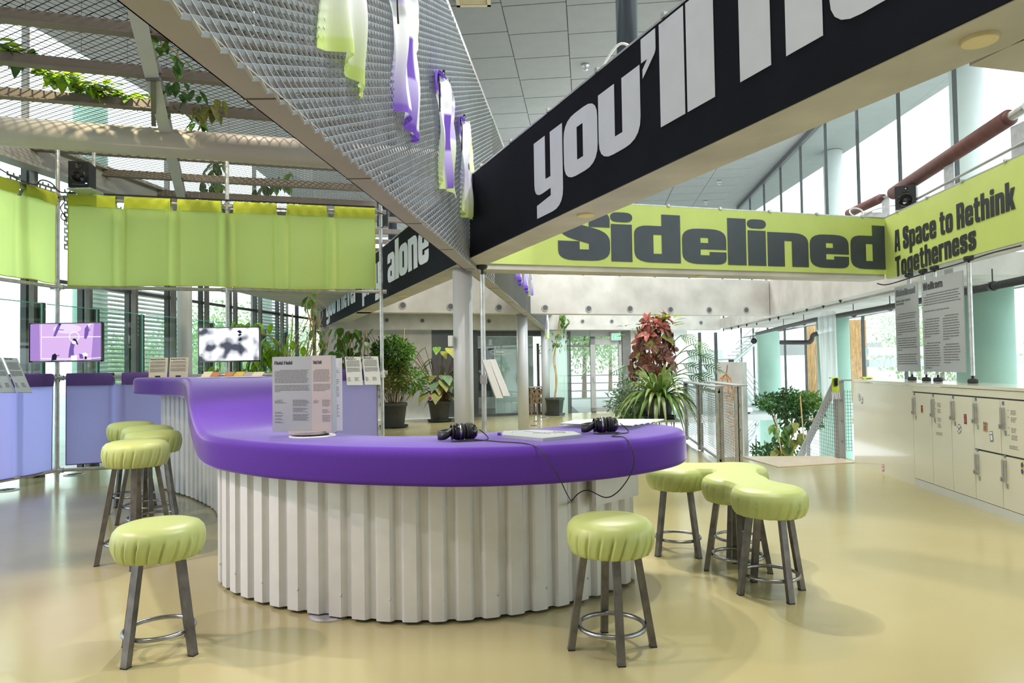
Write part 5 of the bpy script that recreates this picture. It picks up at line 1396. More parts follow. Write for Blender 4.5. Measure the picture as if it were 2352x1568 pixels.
tboard('text_board', 'grey tilted board headed Fluid Field by the purple curtain', [(7, 821), (39, 822), (69, 899), (40, 900)], 7.75, 7.5, ['Fluid Field'], M['greyboard'], 'tilted boards at the left edge', 72)
tboard('text_board', 'grey tilted board cut off by the left edge of the picture', [(-32, 821), (2, 821), (34, 901), (1, 901)], 7.8, 7.55, ['Fluid Field'], M['greyboard'], 'tilted boards at the left edge', 78)
m = MB(); q = at_d(22, 868, 7.78); e = PL.lerp(PA, .62) + Z * ZP; m.bar(q, e, .04, .03); m.cyl(e - Z * .05, e + Z * .05, .04, 12)
solo(m, 'board_bracket', M['galv'], 'steel bracket fixing the tilted boards to the rail at the left edge', 'bracket')

# single pole clamped between floor and soffit with a pair of white boards seen edge on
pp = at_d(1110, 800, 7.2); pp.z = 0
t = thing('clamp_pole', 'bright galvanised pole clamped between floor and beam, right of the grey column', 'pole', pp)
m = MB(); m.cyl(pp + Z * .03, pp + Z * (HB - .10), .0265, 18); m.build('tube', M['galv'], t)
m = MB(); m.lathe([(.012, -.10), (.012, -.05), (.05, -.035), (.06, -.012), (.055, 0)], 18, pp + Z * HB); m.build('rubber_foot', M['rubber'], t)
m = MB(); m.lathe([(.055, 0), (.05, .03), (.012, .04)], 18, pp); m.build('rubber_foot', M['rubber'], t)
m = MB(); m.cbox(pp + Z * 1.28, (.07, 0, 0), (0, .07, 0), (0, 0, .09)); m.build('clamp', M['galv'], t)
for k, (x0, x1, lab) in enumerate([(0, 0, 'left of two white boards seen edge on, leaning from the galvanised pole'), (18, 0, 'right of two white boards seen edge on, leaning from the galvanised pole')]):
    a = at_d(1108 + k * 15, 826 - k * 1, 7.05 - .0); b = at_d(1140 + k * 16, 914 - k * 5, 7.0)
    t = thing('white_board', lab, 'board', b, 'white boards on the galvanised pole'); u = b - a; s_ = V((.064, -.03, 0)); nrm = u.cross(s_).normalized()
    m = MB(); m.obox(a, u, s_, V((.004, .03, .0))); m.build('board', M['white'], t)
    m = MB(); m.obox(a - V((.012, -.01, 0)), u, V((.012, 0, 0)), V((.004, .03, 0))); m.build('back_rail', M['galv'], t)
# small white box on the grey column
p = at_d(1035, 783, 7.35)
m = MB(); m.box(p, .05, .08, .115); m.box(p + V((.005, -.045, 0)), .03, .012, .09); solo(m, 'wall_box', M['white_paint'], 'small white intercom box on the left side of the grey column', 'box')
# floor outlets
for k, (px, py, r, lab) in enumerate([(172, 1090, .14, 'round slotted floor outlet between the scaffold pole and stools'), (14, 1126, .14, 'round slotted floor outlet at the left edge of the floor'), (1248, 959, .16, 'farthest floor outlet by the back column'), (1232, 967.5, .16, 'middle floor outlet behind the counter'), (1226, 978, .16, 'nearest floor outlet behind the counter')]):
    p = at_h(px, py, 0); t = thing('floor_outlet', lab, 'outlet', p, 'round floor outlets')
    m = MB(); m.lathe([(r, 0), (r, .006), (r * .9, .008)], 28, p); m.build('rim', M['grey_metal'], t)
    for q in range(5):
        m = MB(); m.cbox(p + V((0, (q - 2) * r * .28, .010)), (r * 1.2 - abs(q - 2) * r * .22, 0, 0), (0, r * .10, 0), (0, 0, .004)); m.build('slot', M['seam'], t)
# ------------------------------------------------------------------ lockers
lx = lambda y: 3.664 + .112 * y                   # locker front
nL = V((1, -.112, 0)).normalized()                # into the locker
def lp(y, z, off=0): return V((lx(y), y, z)) - nL * off
def lpy(px): return 3.664 / ((px - CX) / F - .112)
def unit(name, label, y0, y1, z0=.08, z1=1.105):
    t = thing(name, label, 'cabinet', lp((y0 + y1) / 2, 0))
    m = MB(); m.obox(lp(y0, z0, -.02), lp(y1, 0) - lp(y0, 0), nL * .56, (0, 0, z1 - z0)); m.build('carcass', M['seam'] if name == 'locker_cabinet' else M['locker'], t)
    m = MB(); m.obox(lp(y0, 0, .0), lp(y1, 0) - lp(y0, 0), nL * .4, (0, 0, z0 - .002)); m.build('plinth', M['plinth'], t)
    return t
yE, y1, y2, y3, y4, y5, y6, y7 = 9.52, lpy(2092.5), lpy(2135), lpy(2180), lpy(2231), lpy(2292.5), 5.62, 5.18
g = .004
t = unit('end_cabinet', 'blank cream end cabinet of the locker row, with ball stickers', y1, yE, 0.002)
m = MB(); m.obox(lp(y1 + g, .0), lp(yE, 0) - lp(y1 + g, 0), nL * .018, (0, 0, 1.125)); pnl = m.build('front_panel', M['locker'], t)
def sticker(parent, cx, cy, w, h, kind, tilt=0.0):
    """flat print on the locker front at a pixel; w, h in metres"""
    c = on_plane(cx, cy, lp(6, 0, .002), nL); e = -A * 1.0; X = (e * math.cos(tilt) + Z * math.sin(tilt)); Y = (Z * math.cos(tilt) - e * math.sin(tilt)); f = -nL * .0008
    m = MB()
    if kind == 'ball':
        el = [(w / 2 * math.cos(k * PI / 16), h / 2 * math.sin(k * PI / 16)) for k in range(32)]
        m.flat([el], c, X, Y); m.build('ball_outline', M['ink'], parent)
        m = MB(); m.flat([[(a * .93, b * .93) for a, b in el]], c + f, X, Y); m.build('ball_face', M['paper'], parent)
        m = MB()
        for (dx, dy, r) in ((0, .0, .13), (0, .42, .09), (0, -.42, .09), (-.38, .2, .08), (.38, .2, .08), (-.3, -.28, .07), (.3, -.28, .07)):
            m.flat([[(w * (dx + r * math.cos(k * PI * 2 / 5 + 1.57)), h * (dy + r * math.sin(k * PI * 2 / 5 + 1.57))) for k in range(5)]], c + f * 2, X, Y)
        for (a, b) in (((0, .12), (0, .34)), ((-.1, 0), (-.32, .15)), ((.1, 0), (.32, .15)), ((-.08, -.1), (-.25, -.25)), ((.08, -.1), (.25, -.25))):
            m.bar(c + f * 2 + X * a[0] * w + Y * a[1] * h, c + f * 2 + X * b[0] * w + Y * b[1] * h, .004, .001, nL)
        m.build('ball_patches', M['ink'], parent)
    elif kind == 'limeball':
        el = [(w / 2 * math.cos(k * PI / 4 + .39), h / 2 * math.sin(k * PI / 4 + .39)) for k in range(8)]
        m.flat([el], c, X, Y); m.build('ball_face', M['yellowprint'], parent)
        m = MB()
        for (dx, dy, r) in ((-.22, .22, .2), (.22, .22, .2), (-.22, -.22, .2), (.22, -.22, .2)):
            m.flat([[(w * (dx + r * math.cos(k * PI / 3)), h * (dy + r * math.sin(k * PI / 3))) for k in range(6)]], c + f, X, Y)
        m.build('ball_patches', M['violet'], parent)
    else:
        m.cbox(c, X * w, nL * .001, Y * h); m.build('sticker', M[kind[0]], parent)
        m = MB(); m.cbox(c + f - Y * h * .12, X * w * .6, nL * .001, Y * h * .5); m.cbox(c + f + Y * h * .33, X * w * .8, nL * .001, Y * h * .2); m.build('sticker_print', M[kind[1]], parent)
sticker(pnl, 1973.5, 912, .075, .10, 'ball', .2); sticker(pnl, 1980, 919, .05, .085, ('ink', 'letter'), -.2)
sticker(pnl, 2028, 1074, .06, .085, ('redprint', 'letter'), .1)
def handle(door, y, z):
    c = lp(y, z, .0)
    m = MB(); m.obox(lp(y, z - .095, 0) , A * -.045, -nL * .022, (0, 0, .19)); h_ = m.build('handle', M['galv'], door)
    m = MB(); m.obox(lp(y - .004, z - .055, .0225), A * -.030, -nL * .002, (0, 0, .14)); m.build('handle_grip', M['grey_metal'], door)
    m = MB(); m.obox(lp(y + .006, z - .098, .02), A * -.040, -nL * .012, (0, 0, .042)); m.build('lock', M['galv'], door)
    m = MB(); m.obox(lp(y - .016, z - .09, .032), A * -.010, -nL * .002, (0, 0, .026)); m.build('keyhole', M['seam'], door)
    m = MB(); m.obox(lp(y - .008, z + .115, .0), A * -.032, -nL * .002, (0, 0, .032)); m.build('number_tag', M['tag'], door)
    m = MB(); m.obox(lp(y - .03, z - .155, .0), A * -.034, -nL * .0012, (0, 0, .045)); m.build('clear_tag', M['glass'], door)
def door(t, ya, yb, z0, z1, hz):
    m = MB(); m.obox(lp(ya - g, z0 + g), lp(yb + g, 0) - lp(ya - g, 0), nL * .018, (0, 0, z1 - z0 - 2 * g)); d = m.build('door', M['locker'], t)
    handle(d, ya - .022, hz); return d
def ltext(d, px, py, seed, n=4):
    c = on_plane(px, py, lp(6, 0, .001), nL); X = -A
    m = MB()
    for k in range(n): 
        o = c - Z * (k * .062 + (.03 if k > 1 else 0)); m.quad(o - X * .045, o - X * .025, o - X * .025 + Z * .005, o - X * .045 + Z * .005)
        greek(m, o, X, Z, .085, 4, .0115, .0045, .3, 0, seed + k)
    greek(m, c - Z * (.062 * n + .06) - X * .035, X, Z, .13, 3, .0115, .0045, .15, 0, seed + 9); m.build('text', M['greyink'], d)
t = unit('locker_cabinet', 'cream locker unit with three tall doors, next to the blank end cabinet', y4, y1)
m = MB(); m.obox(lp(y4, 1.06), lp(y1, 0) - lp(y4, 0), nL * .018, (0, 0, .065)); m.build('top_rail', M['locker'], t)
d = door(t, y1, y2, .08, 1.05, .90); sticker(d, 2117.5, 939, .045, .085, ('orange', 'ink'))
d = door(t, y2, y3, .08, 1.05, .90); ltext(d, 2152, 926, 100)
d = door(t, y3, y4, .08, 1.05, .90); sticker(d, 2217, 962, .045, .095, ('ink', 'redprint'), .02); sticker(d, 2203, 984.5, .075, .095, 'ball')
t = unit('locker_cabinet', 'cream locker unit of two upper and two lower doors at the right edge', y6, y4)
m = MB(); m.obox(lp(y6, 1.06), lp(y4, 0) - lp(y6, 0), nL * .018, (0, 0, .065)); m.build('top_rail', M['locker'], t)
d = door(t, y4, y5, .56, 1.05, .90); sticker(d, 2263, 980, .068, .09, ('orange', 'tag'), -.05); sticker(d, 2277, 1002, .05, .095, ('tag', 'letter'), .1)
d = door(t, y5, y6, .56, 1.05, .885); ltext(d, 2321, 943, 120)
d = door(t, y4, y5, .08, .552, .42); d = door(t, y5, y6, .08, .552, .42); sticker(d, 2351, 1076, .085, .125, 'limeball', 0)
t = unit('locker_cabinet', 'cream locker unit just beyond the right edge of the picture', 3.9, y6)
m = MB(); m.obox(lp(3.9, 1.06), lp(y6, 0) - lp(3.9, 0), nL * .018, (0, 0, .065)); m.build('top_rail', M['locker'], t)
for a, b in ((y6, y7), (y7, 4.7), (4.7, 4.3), (4.3, 3.9)): door(t, a, b, .56, 1.05, .885); door(t, a, b, .08, .552, .42)
m = MB(); m.obox(lp(3.9, 1.13, .004), lp(yE + .0, 0) - lp(3.9, 0), nL * .60, (0, 0, .028))
solo(m, 'locker_worktop', M['locker'], 'long cream glossy top running over the whole locker row', 'worktop')

# ------------------------------------------------------------------ hanging text panels between lockers and beam
px_ = lambda y: 3.664 + .27 + .112 * y
def hpan(label, ya, yb, z0, z1, fn, posts):
    a, b = V((px_(ya), ya, z0)), V((px_(yb), yb, z0)); u = b - a
    t = thing('hanging_sign', label, 'sign', (a + b) / 2)
    m = MB(); m.obox(a, u, nL * .012, (0, 0, z1 - z0)); bd = m.build('board', M['greyboard'], t)
    fn(bd, a - nL * .002, u.normalized(), u.length, z1 - z0)
    for y in posts:
        p = V((px_(y) + .045, y, 0))
        m = MB(); m.cyl(p + Z * 1.24, p + Z * (HB - .07), .022, 14); po = m.build('post', M['galv'], t)
        for zz, s in ((1.158, 1), (HB, -1)):
            m = MB(); m.lathe([(.045, .002), (.05, .02), (.045, .045), (.012, .055), (.012, .10)], 16, p + Z * zz, Z * s); m.build('rubber_knob', M['rubber'], po)
    return t
def yp(px): return (3.664 + .27) / ((px - CX) / F - .112)
def f1(bd, o, u, w, h):
    m = MB(); write(m, 'Sidelined', o + u * w * .05 + Z * (h - .125), u, V((0, 0, .062)), w * .86); m.build('heading', M['slate'], bd)
    m = MB(); write(m, 'Ruimte voor anders', o + u * w * .05 + Z * (h - .20), u, V((0, 0, .021)), w * .66); write(m, 'samenzijn', o + u * w * .05 + Z * (h - .235), u, V((0, 0, .021)), w * .35); m.build('subheading', M['greyink'], bd)
    m = MB()
    for z, n, i, s in ((.36, 3, .1, 1), (.47, 6, 0, 2), (.665, 6, 0, 3), (.865, 5, 0, 4)):
        greek(m, o + u * w * (.06) + Z * (h - z), u, Z, w * .88, n, .0285, .0095, .1, w * i, 200 + s, .25 if n == 6 else None)
    m.build('text', M['greyink'], bd)
def f2(bd, o, u, w, h):
    m = MB(); write(m, 'Welkom', o + u * w * .04 + Z * (h - .125), u, V((0, 0, .066)), w * .50); m.build('heading', M['ink'], bd)
    m = MB(); greek(m, o + u * w * .05 + Z * (h - .185), u, Z, w * .90, 5, .0285, .0095, .08, w * .07, 211); greek(m, o + u * w * .05 + Z * (h - .375), u, Z, w * .64, 1, .0285, .0095, .02, 0, 212)
    for x, z, n, s in ((.05, .47, 8, 3), (.52, .455, 10, 4), (.05, .745, 11, 5), (.52, .77, 8, 6)):
        greek(m, o + u * w * x + Z * (h - z), u, Z, w * .40, n, .0285, .0095, .15, w * .05, 210 + s, .4)
    m.build('text', M['greyink'], bd)
hpan('narrow hanging grey panel headed Sidelined, over the lockers', yp(2059), yp(2111), 1.275, 2.345, f1, [yp(2083) - .02, yp(2117)])
hpan('wide hanging grey panel headed Welkom, over the lockers', yp(2121), yp(2216), 1.275, 2.345, f2, [yp(2143), yp(2222)])
ps = [at_h(2015, 651, HB - .03), at_h(2040, 653, HB - .05), at_h(2110, 632, HB - .03), at_h(2200, 606, HB - .05), at_h(2270, 583, HB - .03), at_h(2345, 564, HB - .04)]
m = MB(); m.tube(spline([V((p.x - .0, p.y, p.z)) for p in ps], 5), .008, 6); solo(m, 'sagging_cable', M['rubber'], 'black cable sagging along the underside of the beam above the hanging panels', 'cable')

# ------------------------------------------------------------------ foam-wrapped rail, posts, speaker and boxes on the lime beam
hr = thing('handrail', 'thick brown foam-wrapped handrail on steel posts above the lime banner', 'railing', cor + V((.3, 0, HT)))
q = lambda px, py: on_plane(px, py, cor + nR * .25, nR)
m = MB(); m.tube([q(2052, 444), q(2318, 270)], .085, 18); m.tube([q(2318, 270), q(2326, 262)], [.085, .05], 18); m.build('foam_sleeve', M['brown'], hr, True)
m = MB(); m.tube([q(1950, 490), q(2022, 456)], .065, 18); m.tube([q(2022, 456), q(2030, 452)], [.065, .04], 18); m.build('foam_sleeve', M['brown'], hr, True)
m = MB(); m.tube([q(2020, 457), q(2052, 446)], .018, 10); m.tube([q(2316, 272), q(2360, 244)], .05, 12); m.build('bare_tube', M['galv'], hr)
for px, py in ((2033, 455), (2178, 372), (2336, 285)):
    p = q(px, py); m = MB(); m.obox(V((p.x, p.y - .09, HT)), (.012, 0, 0), (0, .18, 0), (0, 0, p.z - HT)); m.build('post', M['galv'], hr)
m = MB(); m.tube([q(2100, 460), q(2360, 322)], .016, 8); m.tube([q(2060, 470), q(2100, 460)], .016, 8); m.build('lower_rail', M['grey_metal'], hr)
c = q(2069, 487); c = V((c.x - .05, c.y, HT + .01))
speaker(V((5.10, 8.72, HT + .015)), -.62, 'black loudspeaker standing on the corner of the lime beams above the lockers')
for k, (px, py, w, lab) in enumerate([(1988, 497, .16, 'white junction box lying on the Sidelined beam, left of the other'), (2008, 489, .17, 'white junction box with cables beside the corner loudspeaker')]):
    p = on_plane(px, py, S0 + nS * .18, nS); p.z = HT + .008; t = thing('junction_box', lab, 'box', p, 'junction boxes on the lime beam')
    m = MB(); m.box(p + Z * .05, w, .1, .09); m.build('box', M['white_paint'], t); m = MB(); m.box(p + Z * .10, w * .9, .09, .012); m.build('lid', M['white'], t)
m = MB(); a = on_plane(1968, 492, S0 + nS * .15, nS); a.z = HT + .03
m.tube([a + V((.09 * math.cos(k * PI / 8), .05 * math.sin(k * PI / 8), .07 + .07 * math.sin(k * PI / 8))) for k in range(16)], .01, 6, closed=True)
m.tube(spline([a + V((.1, 0, .05)), a + V((.3, .02, .12)), a + V((.55, .02, .16)), V((5.0, 8.8, HT + .06))], 6), .008, 6)
solo(m, 'coiled_cable', M['white_paint'], 'white coiled cable on top of the Sidelined beam near the corner', 'cable')

# ------------------------------------------------------------------ black pipe, floodlight, sheer curtains
pq = lambda px, py: at_h(px, py, 2.31)
t = thing('ceiling_pipe', 'long black pipe hung under the concrete slab on the right', 'pipe', pq(1740, 766))
m = MB(); m.tube([pq(1738, 766), pq(1868, 735), pq(2058, 702), pq(2360, 641)], .048, 14); m.build('pipe', M['charcoal'], t, True)
for px, py in ((1800, 752), (1846, 741), (1960, 721), (2044, 705), (2280, 657)):
    p = pq(px, py); m = MB(); m.lathe([(.06, -.03), (.06, .03)], 14, p, A); m.cyl(p + Z * .05, V((p.x, p.y, HB + .04)), .008, 6); m.build('bracket', M['black'], t)
t = thing('elbow_pipe', 'short black pipe with an upturned elbow beside the green column', 'pipe', at_d(1792, 787, 17.0))
m = MB(); m.tube(spline([at_d(1792, 786, 17.0), at_d(1850, 786, 16.6), at_d(1860, 785, 16.5), at_d(1865, 778, 16.45), at_d(1868, 769, 16.4), at_d(1880, 766, 16.2)], 5), .055, 12); m.build('pipe', M['charcoal'], t, True)
p = pq(1731, 772)
t = thing('floodlight', 'small black theatre floodlight at the end of the black pipe', 'light', p - Z * .2)
m = MB(); m.lathe([(.05, -.12), (.075, -.10), (.08, .05), (.10, .12), (.09, .125), (.07, .06)], 18, p - Z * .12, (-.3, -1, -.4)); m.build('lamp_body', M['black'], t, True)
m = MB(); m.tube([p + V((-.11, 0, -.12)), p + V((-.11, 0, .0)), p + V((.11, 0, .0)), p + V((.11, 0, -.12))], .012, 6); m.build('yoke', M['black'], t)
p = at_d(1893, 758, 14.5)
t = thing('wall_camera', 'white cylinder camera under the slab beside the sheer curtain', 'camera', p)
m = MB(); m.cyl(p + V((-.12, .05, -.03)), p + V((.14, -.03, .03)), .05, 16); m.build('body', M['white_paint'], t); m = MB(); m.cyl(p + V((.05, 0, .03)), p + V((.05, 0, .22)), .015, 8); m.build('bracket', M['white_paint'], t)
def sheer_c(px0, px1, py0, py1, y, mat, label, seed, slant=0):
    rd = random.Random(seed); a, b = at_d(px0, py0, y), at_d(px1, py0, y - .3); zb = at_d(px0, py1, y).z; rows = []
    for k in range(21):
        v = k / 20; row = []
        for i in range(31):
            s = i / 30; w = 1 - .12 * v
            p = a.lerp(b, s * w + slant * v); p.z = a.z + (zb - a.z) * v + (.05 * math.sin(s * 3) if v == 0 else 0)
            row.append(p + V((0, .035 * math.sin(s * 19 + seed + v * 2.2) + .02 * math.sin(s * 41), 0)))
        rows.append(row)
    m = MB(); m.grid(rows); o = solo(m, 'sheer_curtain', mat, label, 'curtain', True); return o
sheer_c(1879, 1921, 720, 925, 13.6, M['sheer'], 'sheer white curtain hanging from the black pipe beside the green column', 2, .06)
sheer_c(2012, 2062, 716, 866, 13.0, M['sheer2'], 'very thin white curtain by the window, left of the hanging panels', 5, -.3)
# ------------------------------------------------------------------ balustrades around the stairwell
def wire_mesh(m, o, u, v, du, dv, r=.0022):
    un, vn = u.normalized(), v.normalized(); k = 0
    while k * dv <= v.length: m.bar(o + vn * (k * dv), o + vn * (k * dv) + u, r * 2, r * 2, vn); k += 1
    k = 0
    while k * du <= u.length: m.bar(o + un * (k * du), o + un * (k * du) + v, r * 2, r * 2, un); k += 1
def rl(y, off=0): return V((1.80 + .112 * y + off, y, 0))
t = thing('balustrade', 'grey steel balustrade with wire mesh running back from the joined stools', 'railing', rl(9.46))
ya, yb, yc = 9.46, 11.25, 12.75
for y, w in ((ya, .10), (yb, .07), (yc, .07)):
    m = MB(); p = rl(y); m.obox(p - V((w / 2, 0, 0)), (w, 0, 0), (0, .012, 0), (0, 0, 1.08)); m.obox(p - V((.006, 0, 0)), (.012, 0, 0), (0, .10, 0), (0, 0, 1.06)); po = m.build('post', M['galv'], t)
    for z in (.3, .62, .92):
        m = MB(); m.lathe([(.014, 0), (.014, .012)], 8, p + V((0, -.001, z)), (0, -1, 0)); m.build('bolt', M['ring'], po)
m = MB(); m.obox(rl(ya, -.09) + Z * 1.08, rl(yc) - rl(ya), (.16, 0, 0), (0, 0, .016)); m.build('top_rail', M['galv'], t)
m = MB(); m.obox(rl(ya, -.02) + Z * 1.0, rl(yc) - rl(ya), (.03, 0, 0), (0, 0, .03)); m.obox(rl(ya, -.02) + Z * .06, rl(yc) - rl(ya), (.03, 0, 0), (0, 0, .03)); m.build('mesh_rail', M['galv'], t)
m = MB(); wire_mesh(m, rl(ya) + Z * .08, rl(yc) - rl(ya), V((0, 0, .92)), .11, .035); m.build('wire_mesh', M['galv'], t)
t = thing('balustrade', 'short grey balustrade end post with a wide flat handrail at the stairwell edge', 'railing', V((3.03, 9.2, 0)))
def r2(y): return V((2.0 + .112 * y, y, 0))
m = MB(); p = r2(9.2); m.obox(p + V((-.05, 0, 0)), (.10, 0, 0), (0, .012, 0), (0, 0, 1.10)); m.obox(p + V((-.006, 0, 0)), (.012, 0, 0), (0, .12, 0), (0, 0, 1.1)); po = m.build('post', M['galv'], t)
for z in (.22, .52, .85):
    m = MB(); m.lathe([(.016, 0), (.016, .02)], 8, p + V((.01, -.001, z)), (0, -1, 0)); m.build('bolt', M['ring'], po)
m = MB(); m.obox(r2(9.12) + V((-.08, 0, 1.10)), r2(11.6) - r2(9.12), (.20, 0, 0), (0, 0, .018)); m.build('handrail', M['galv'], t)
m = MB(); wire_mesh(m, r2(9.24) + Z * .06, r2(11.6) - r2(9.24), V((0, 0, .96)), .11, .04); m.build('wire_mesh', M['galv'], t)
t = thing('balustrade', 'grey stair balustrade with a sloping rail going down beside the cream lockers', 'railing', V((4.78, 9.95, 0)))
ptop = at_d(1922, 874, 9.9); plo = at_d(1826, 1075, 11.9)
m = MB(); m.bar(ptop, plo, .02, .12, (1, 0, 0)); m.bar(ptop + V((.02, 0, 0)), plo + V((.02, 0, 0)), .06, .012, (0, 0, 1)); m.build('sloping_rail', M['grey_metal'], t)
pb = at_d(1936, 1052, 9.95); pt = at_d(1930, 873, 9.95)
m = MB(); m.obox(V((pt.x - .05, 9.95, -.25)), (.10, 0, 0), (0, .012, 0), (0, 0, pt.z + .25)); m.obox(V((pt.x - .06, 9.95, -.25)), (.012, 0, 0), (0, .1, 0), (0, 0, pt.z + .25)); po = m.build('post', M['grey_metal'], t)
for z in (.25, .55, .85):
    m = MB(); m.lathe([(.014, 0), (.014, .012)], 8, V((pt.x + .01, 9.949, z)), (0, -1, 0)); m.build('bolt', M['ring'], po)
m = MB(); m.bar(V((pt.x, 9.95, pt.z)), V((pt.x + .62, 9.75, pt.z)), .05, .02); m.build('top_rail', M['grey_metal'], t)
m = MB(); wire_mesh(m, V((pt.x + .05, 9.93, .12)), V((.6, -.18, 0)), V((0, 0, .88)), .035, .05); m.build('wire_mesh', M['mullion_in'], t)
m = MB(); w = at_d(1856, 990, 11.2)
m.obox(V((w.x - .03, 11.2, -.6)), (.06, 0, 0), (0, .02, 0), (0, 0, w.z + .55)); m.build('post', M['grey_metal'], t)
m = MB(); n_ = 26
for k in range(n_):
    f = k / n_; a = ptop.lerp(plo, f); m.bar(a, V((a.x, a.y, -.75)), .004, .004)
for k in range(18):
    z = -.1 + k * .055; f = max(0, min(1, (ptop.z - z) / (ptop.z - plo.z))); a = ptop.lerp(plo, f); m.bar(V((ptop.x, ptop.y, z)), V((a.x, a.y, z)), .004, .004)
m.build('wire_mesh', M['mullion_in'], t)
# scarves
def scarf(p, label, m1, m2, drop, w, fringe, X=V((1, 0, 0))):
    t = thing('scarf', label, 'scarf', p - Z * drop, 'fan scarves on the railings')
    rows = []
    for k in range(17):
        v = k / 16; 
        if v < .3: q = p + V((0, .09 - .33 * v, .018 * math.sin(v / .3 * PI)))
        else: q = p + V((0, -.012 - .01 * math.sin(v * 9), -(v - .3) / .7 * drop))
        rows.append([q + X * (w * (i / 6 - .5)) + V((0, -.008 * math.sin(i * 1.3 + v * 4), 0)) for i in range(7)])
    m = MB(); m.grid(rows); c = m.build('cloth', m1, t, True)
    m = MB()
    for k in range(3, 8):
        z = -drop * (.06 + .11 * (k - 3)); o = p + V((0, -.026, z)); 
        m.flat([[(-w * .3, -.012), (w * .05, -.02), (w * .32, .006), (w * .2, .02), (-w * .2, .016)]], o, X, Z)
    m.build('pattern', m2, c)
    m = MB()
    for i in range(9): o = p + X * (w * (i / 8 - .5)) + V((0, -.012, -drop)); m.tube([o, o + V((.006 * math.sin(i * 3), -.004, -.05)), o + V((.012 * math.sin(i * 5), -.002, -.10))], .005, 5)
    m.build('fringe', fringe, t)
scarf(V((pt.x - .10, 9.90, pt.z + .03)), 'lime scarf with dark lettering-like pattern and pale fringe over the stair rail post', M['yellowprint'], M['ink'], .20, .11, M['letter'])
scarf(V((pt.x + .32, 9.80, pt.z + .03)), 'lime and violet scarf hanging behind the wire mesh next to the lockers', M['yellowprint'], M['violet'], .34, .14, M['violet'])
scarf(rl(12.6, -.02) + Z * 1.105, 'white and violet scarf over the far end of the grey balustrade', M['letter'], M['violet'], .42, .10, M['letter'])
# concrete pier with an orange wicker lattice hung on it
pa = at_d(1647, 832, 13.6); pbx = at_d(1704, 832, 13.6)
m = MB(); m.obox(V((pa.x, 13.6, -3.3)), (pbx.x - pa.x, 0, 0), (.3, .6, 0), (0, 0, pa.z + 3.3)); struct(m, 'stairwell_pier', M['concrete'])
m = MB(); m.box(V((pbx.x - .15, 13.8, pa.z + .03)), .09, .06, .05); solo(m, 'pier_fitting', M['charcoal'], 'small dark fitting on top of the concrete pier', 'fitting')
t = thing('wicker_lattice', 'tall orange wicker lattice, narrow and bell-topped, hung on the concrete pier', 'lattice', at_d(1675, 1050, 13.4))
tp = at_d(1671, 838, 13.45)
m = MB(); m.tube([tp, at_d(1668, 860, 13.4)], .012, 6); m.build('hanger', M['bark'], t)
def wk_(px, py, dy=0): return at_d(px, py, 13.4 + dy)
strands = [[(1668, 858), (1655, 868), (1648, 880), (1647, 890)], [(1668, 858), (1660, 870), (1658, 890)], [(1668, 858), (1676, 868), (1681, 882), (1687, 905), (1694, 940), (1700, 975), (1702, 1010), (1696, 1040)], [(1668, 858), (1680, 876), (1682, 900), (1690, 935), (1694, 985), (1694, 1042)], [(1668, 858), (1672, 880), (1675, 905), (1688, 925), (1692, 960)]]
m = MB()
for s in strands: m.tube(spline([wk_(x, y, .05 * math.sin(i * 2.1)) for i, (x, y) in enumerate(s)], 5), .012, 6)
rd = random.Random(3)
for k in range(26):
    y = 866 + k * 6.8; c = 1668 + max(0, (y - 880)) * .15; w = 12 if y < 895 else 7
    m.tube([wk_(c - w + rd.uniform(-2, 2), y + rd.uniform(-4, 4), -.03), wk_(c + rd.uniform(-2, 2), y + rd.uniform(-5, 5), -.06), wk_(c + w, y + rd.uniform(-5, 5), -.02)], .008, 5)
m.build('cane_strands', M['wicker'], t, True)
# dome camera
p = at_d(1718, 944, 20); t = thing('dome_camera', 'small white dome camera beyond the concrete pier', 'camera', p)
m = MB(); m.lathe([(.12, .10), (.13, 0), (.11, -.02)], 18, p); m.build('housing', M['white_paint'], t); m = MB(); m.lathe([(.08, -.02), (.06, -.07), (0, -.09)], 16, p); m.build('dome', M['black'], t, True)

# ------------------------------------------------------------------ outside
t = thing('outdoor_stair', 'white outdoor staircase with thin rails seen through the glass beyond the pier', 'stair', (8.6, 27, -3.3))
yo = 27.0
def op(px, py, dy=0): return at_d(px, py, yo + dy)
def flight(a, b, n, name):
    m = MB(); m.bar(a, b, .06, .3, (0, 1, 0)); m.build('stringer', M['white_paint'], t)
    for k in range(n):
        c = a.lerp(b, (k + .5) / n); m = MB(); m.box(c + V((0, .5, .1)), abs(b.x - a.x) / n * 1.25, 1.0, .05); m.build('tread', M['white_paint'], t)
flight(op(1700, 880), op(1752, 960), 8, '')
flight(op(1752, 960), op(1702, 1055), 9, '')
flight(op(1660, 850), op(1748, 776), 9, '')
m = MB()
for k in range(4): m.tube([op(1645, 826 + k * 14), op(1699, 826 + k * 14), op(1752, 896 + k * 14)], .02, 6)
for k in range(6): m.tube([op(1702, 1000 + k * 8), op(1752, 944 + k * 9)], .018, 6)
for k in range(4): m.tube([op(1690, 790 + k * 14), op(1745, 740 + k * 14)], .018, 6)
m.tube([op(1699, 826), op(1699, 885)], .025, 6); m.build('rails', M['galv'], t)
tw_ = group_struct('exterior_wall')
for px0, px1, n in ((1850, 1886, 3), (1954, 1992, 3)):
    for k in range(n):
        a, b = at_d(px0 + (px1 - px0) * k / n, 800, 29), at_d(px0 + (px1 - px0) * (k + 1) / n, 800, 29)
        m = MB(); m.obox(V((a.x, 29 + .02 * (k % 2), -1.2)), (b.x - a.x - .02, 0, 0), (0, .05, 0), (0, 0, 4.4)); m.build('plank', M['wood'], tw_)
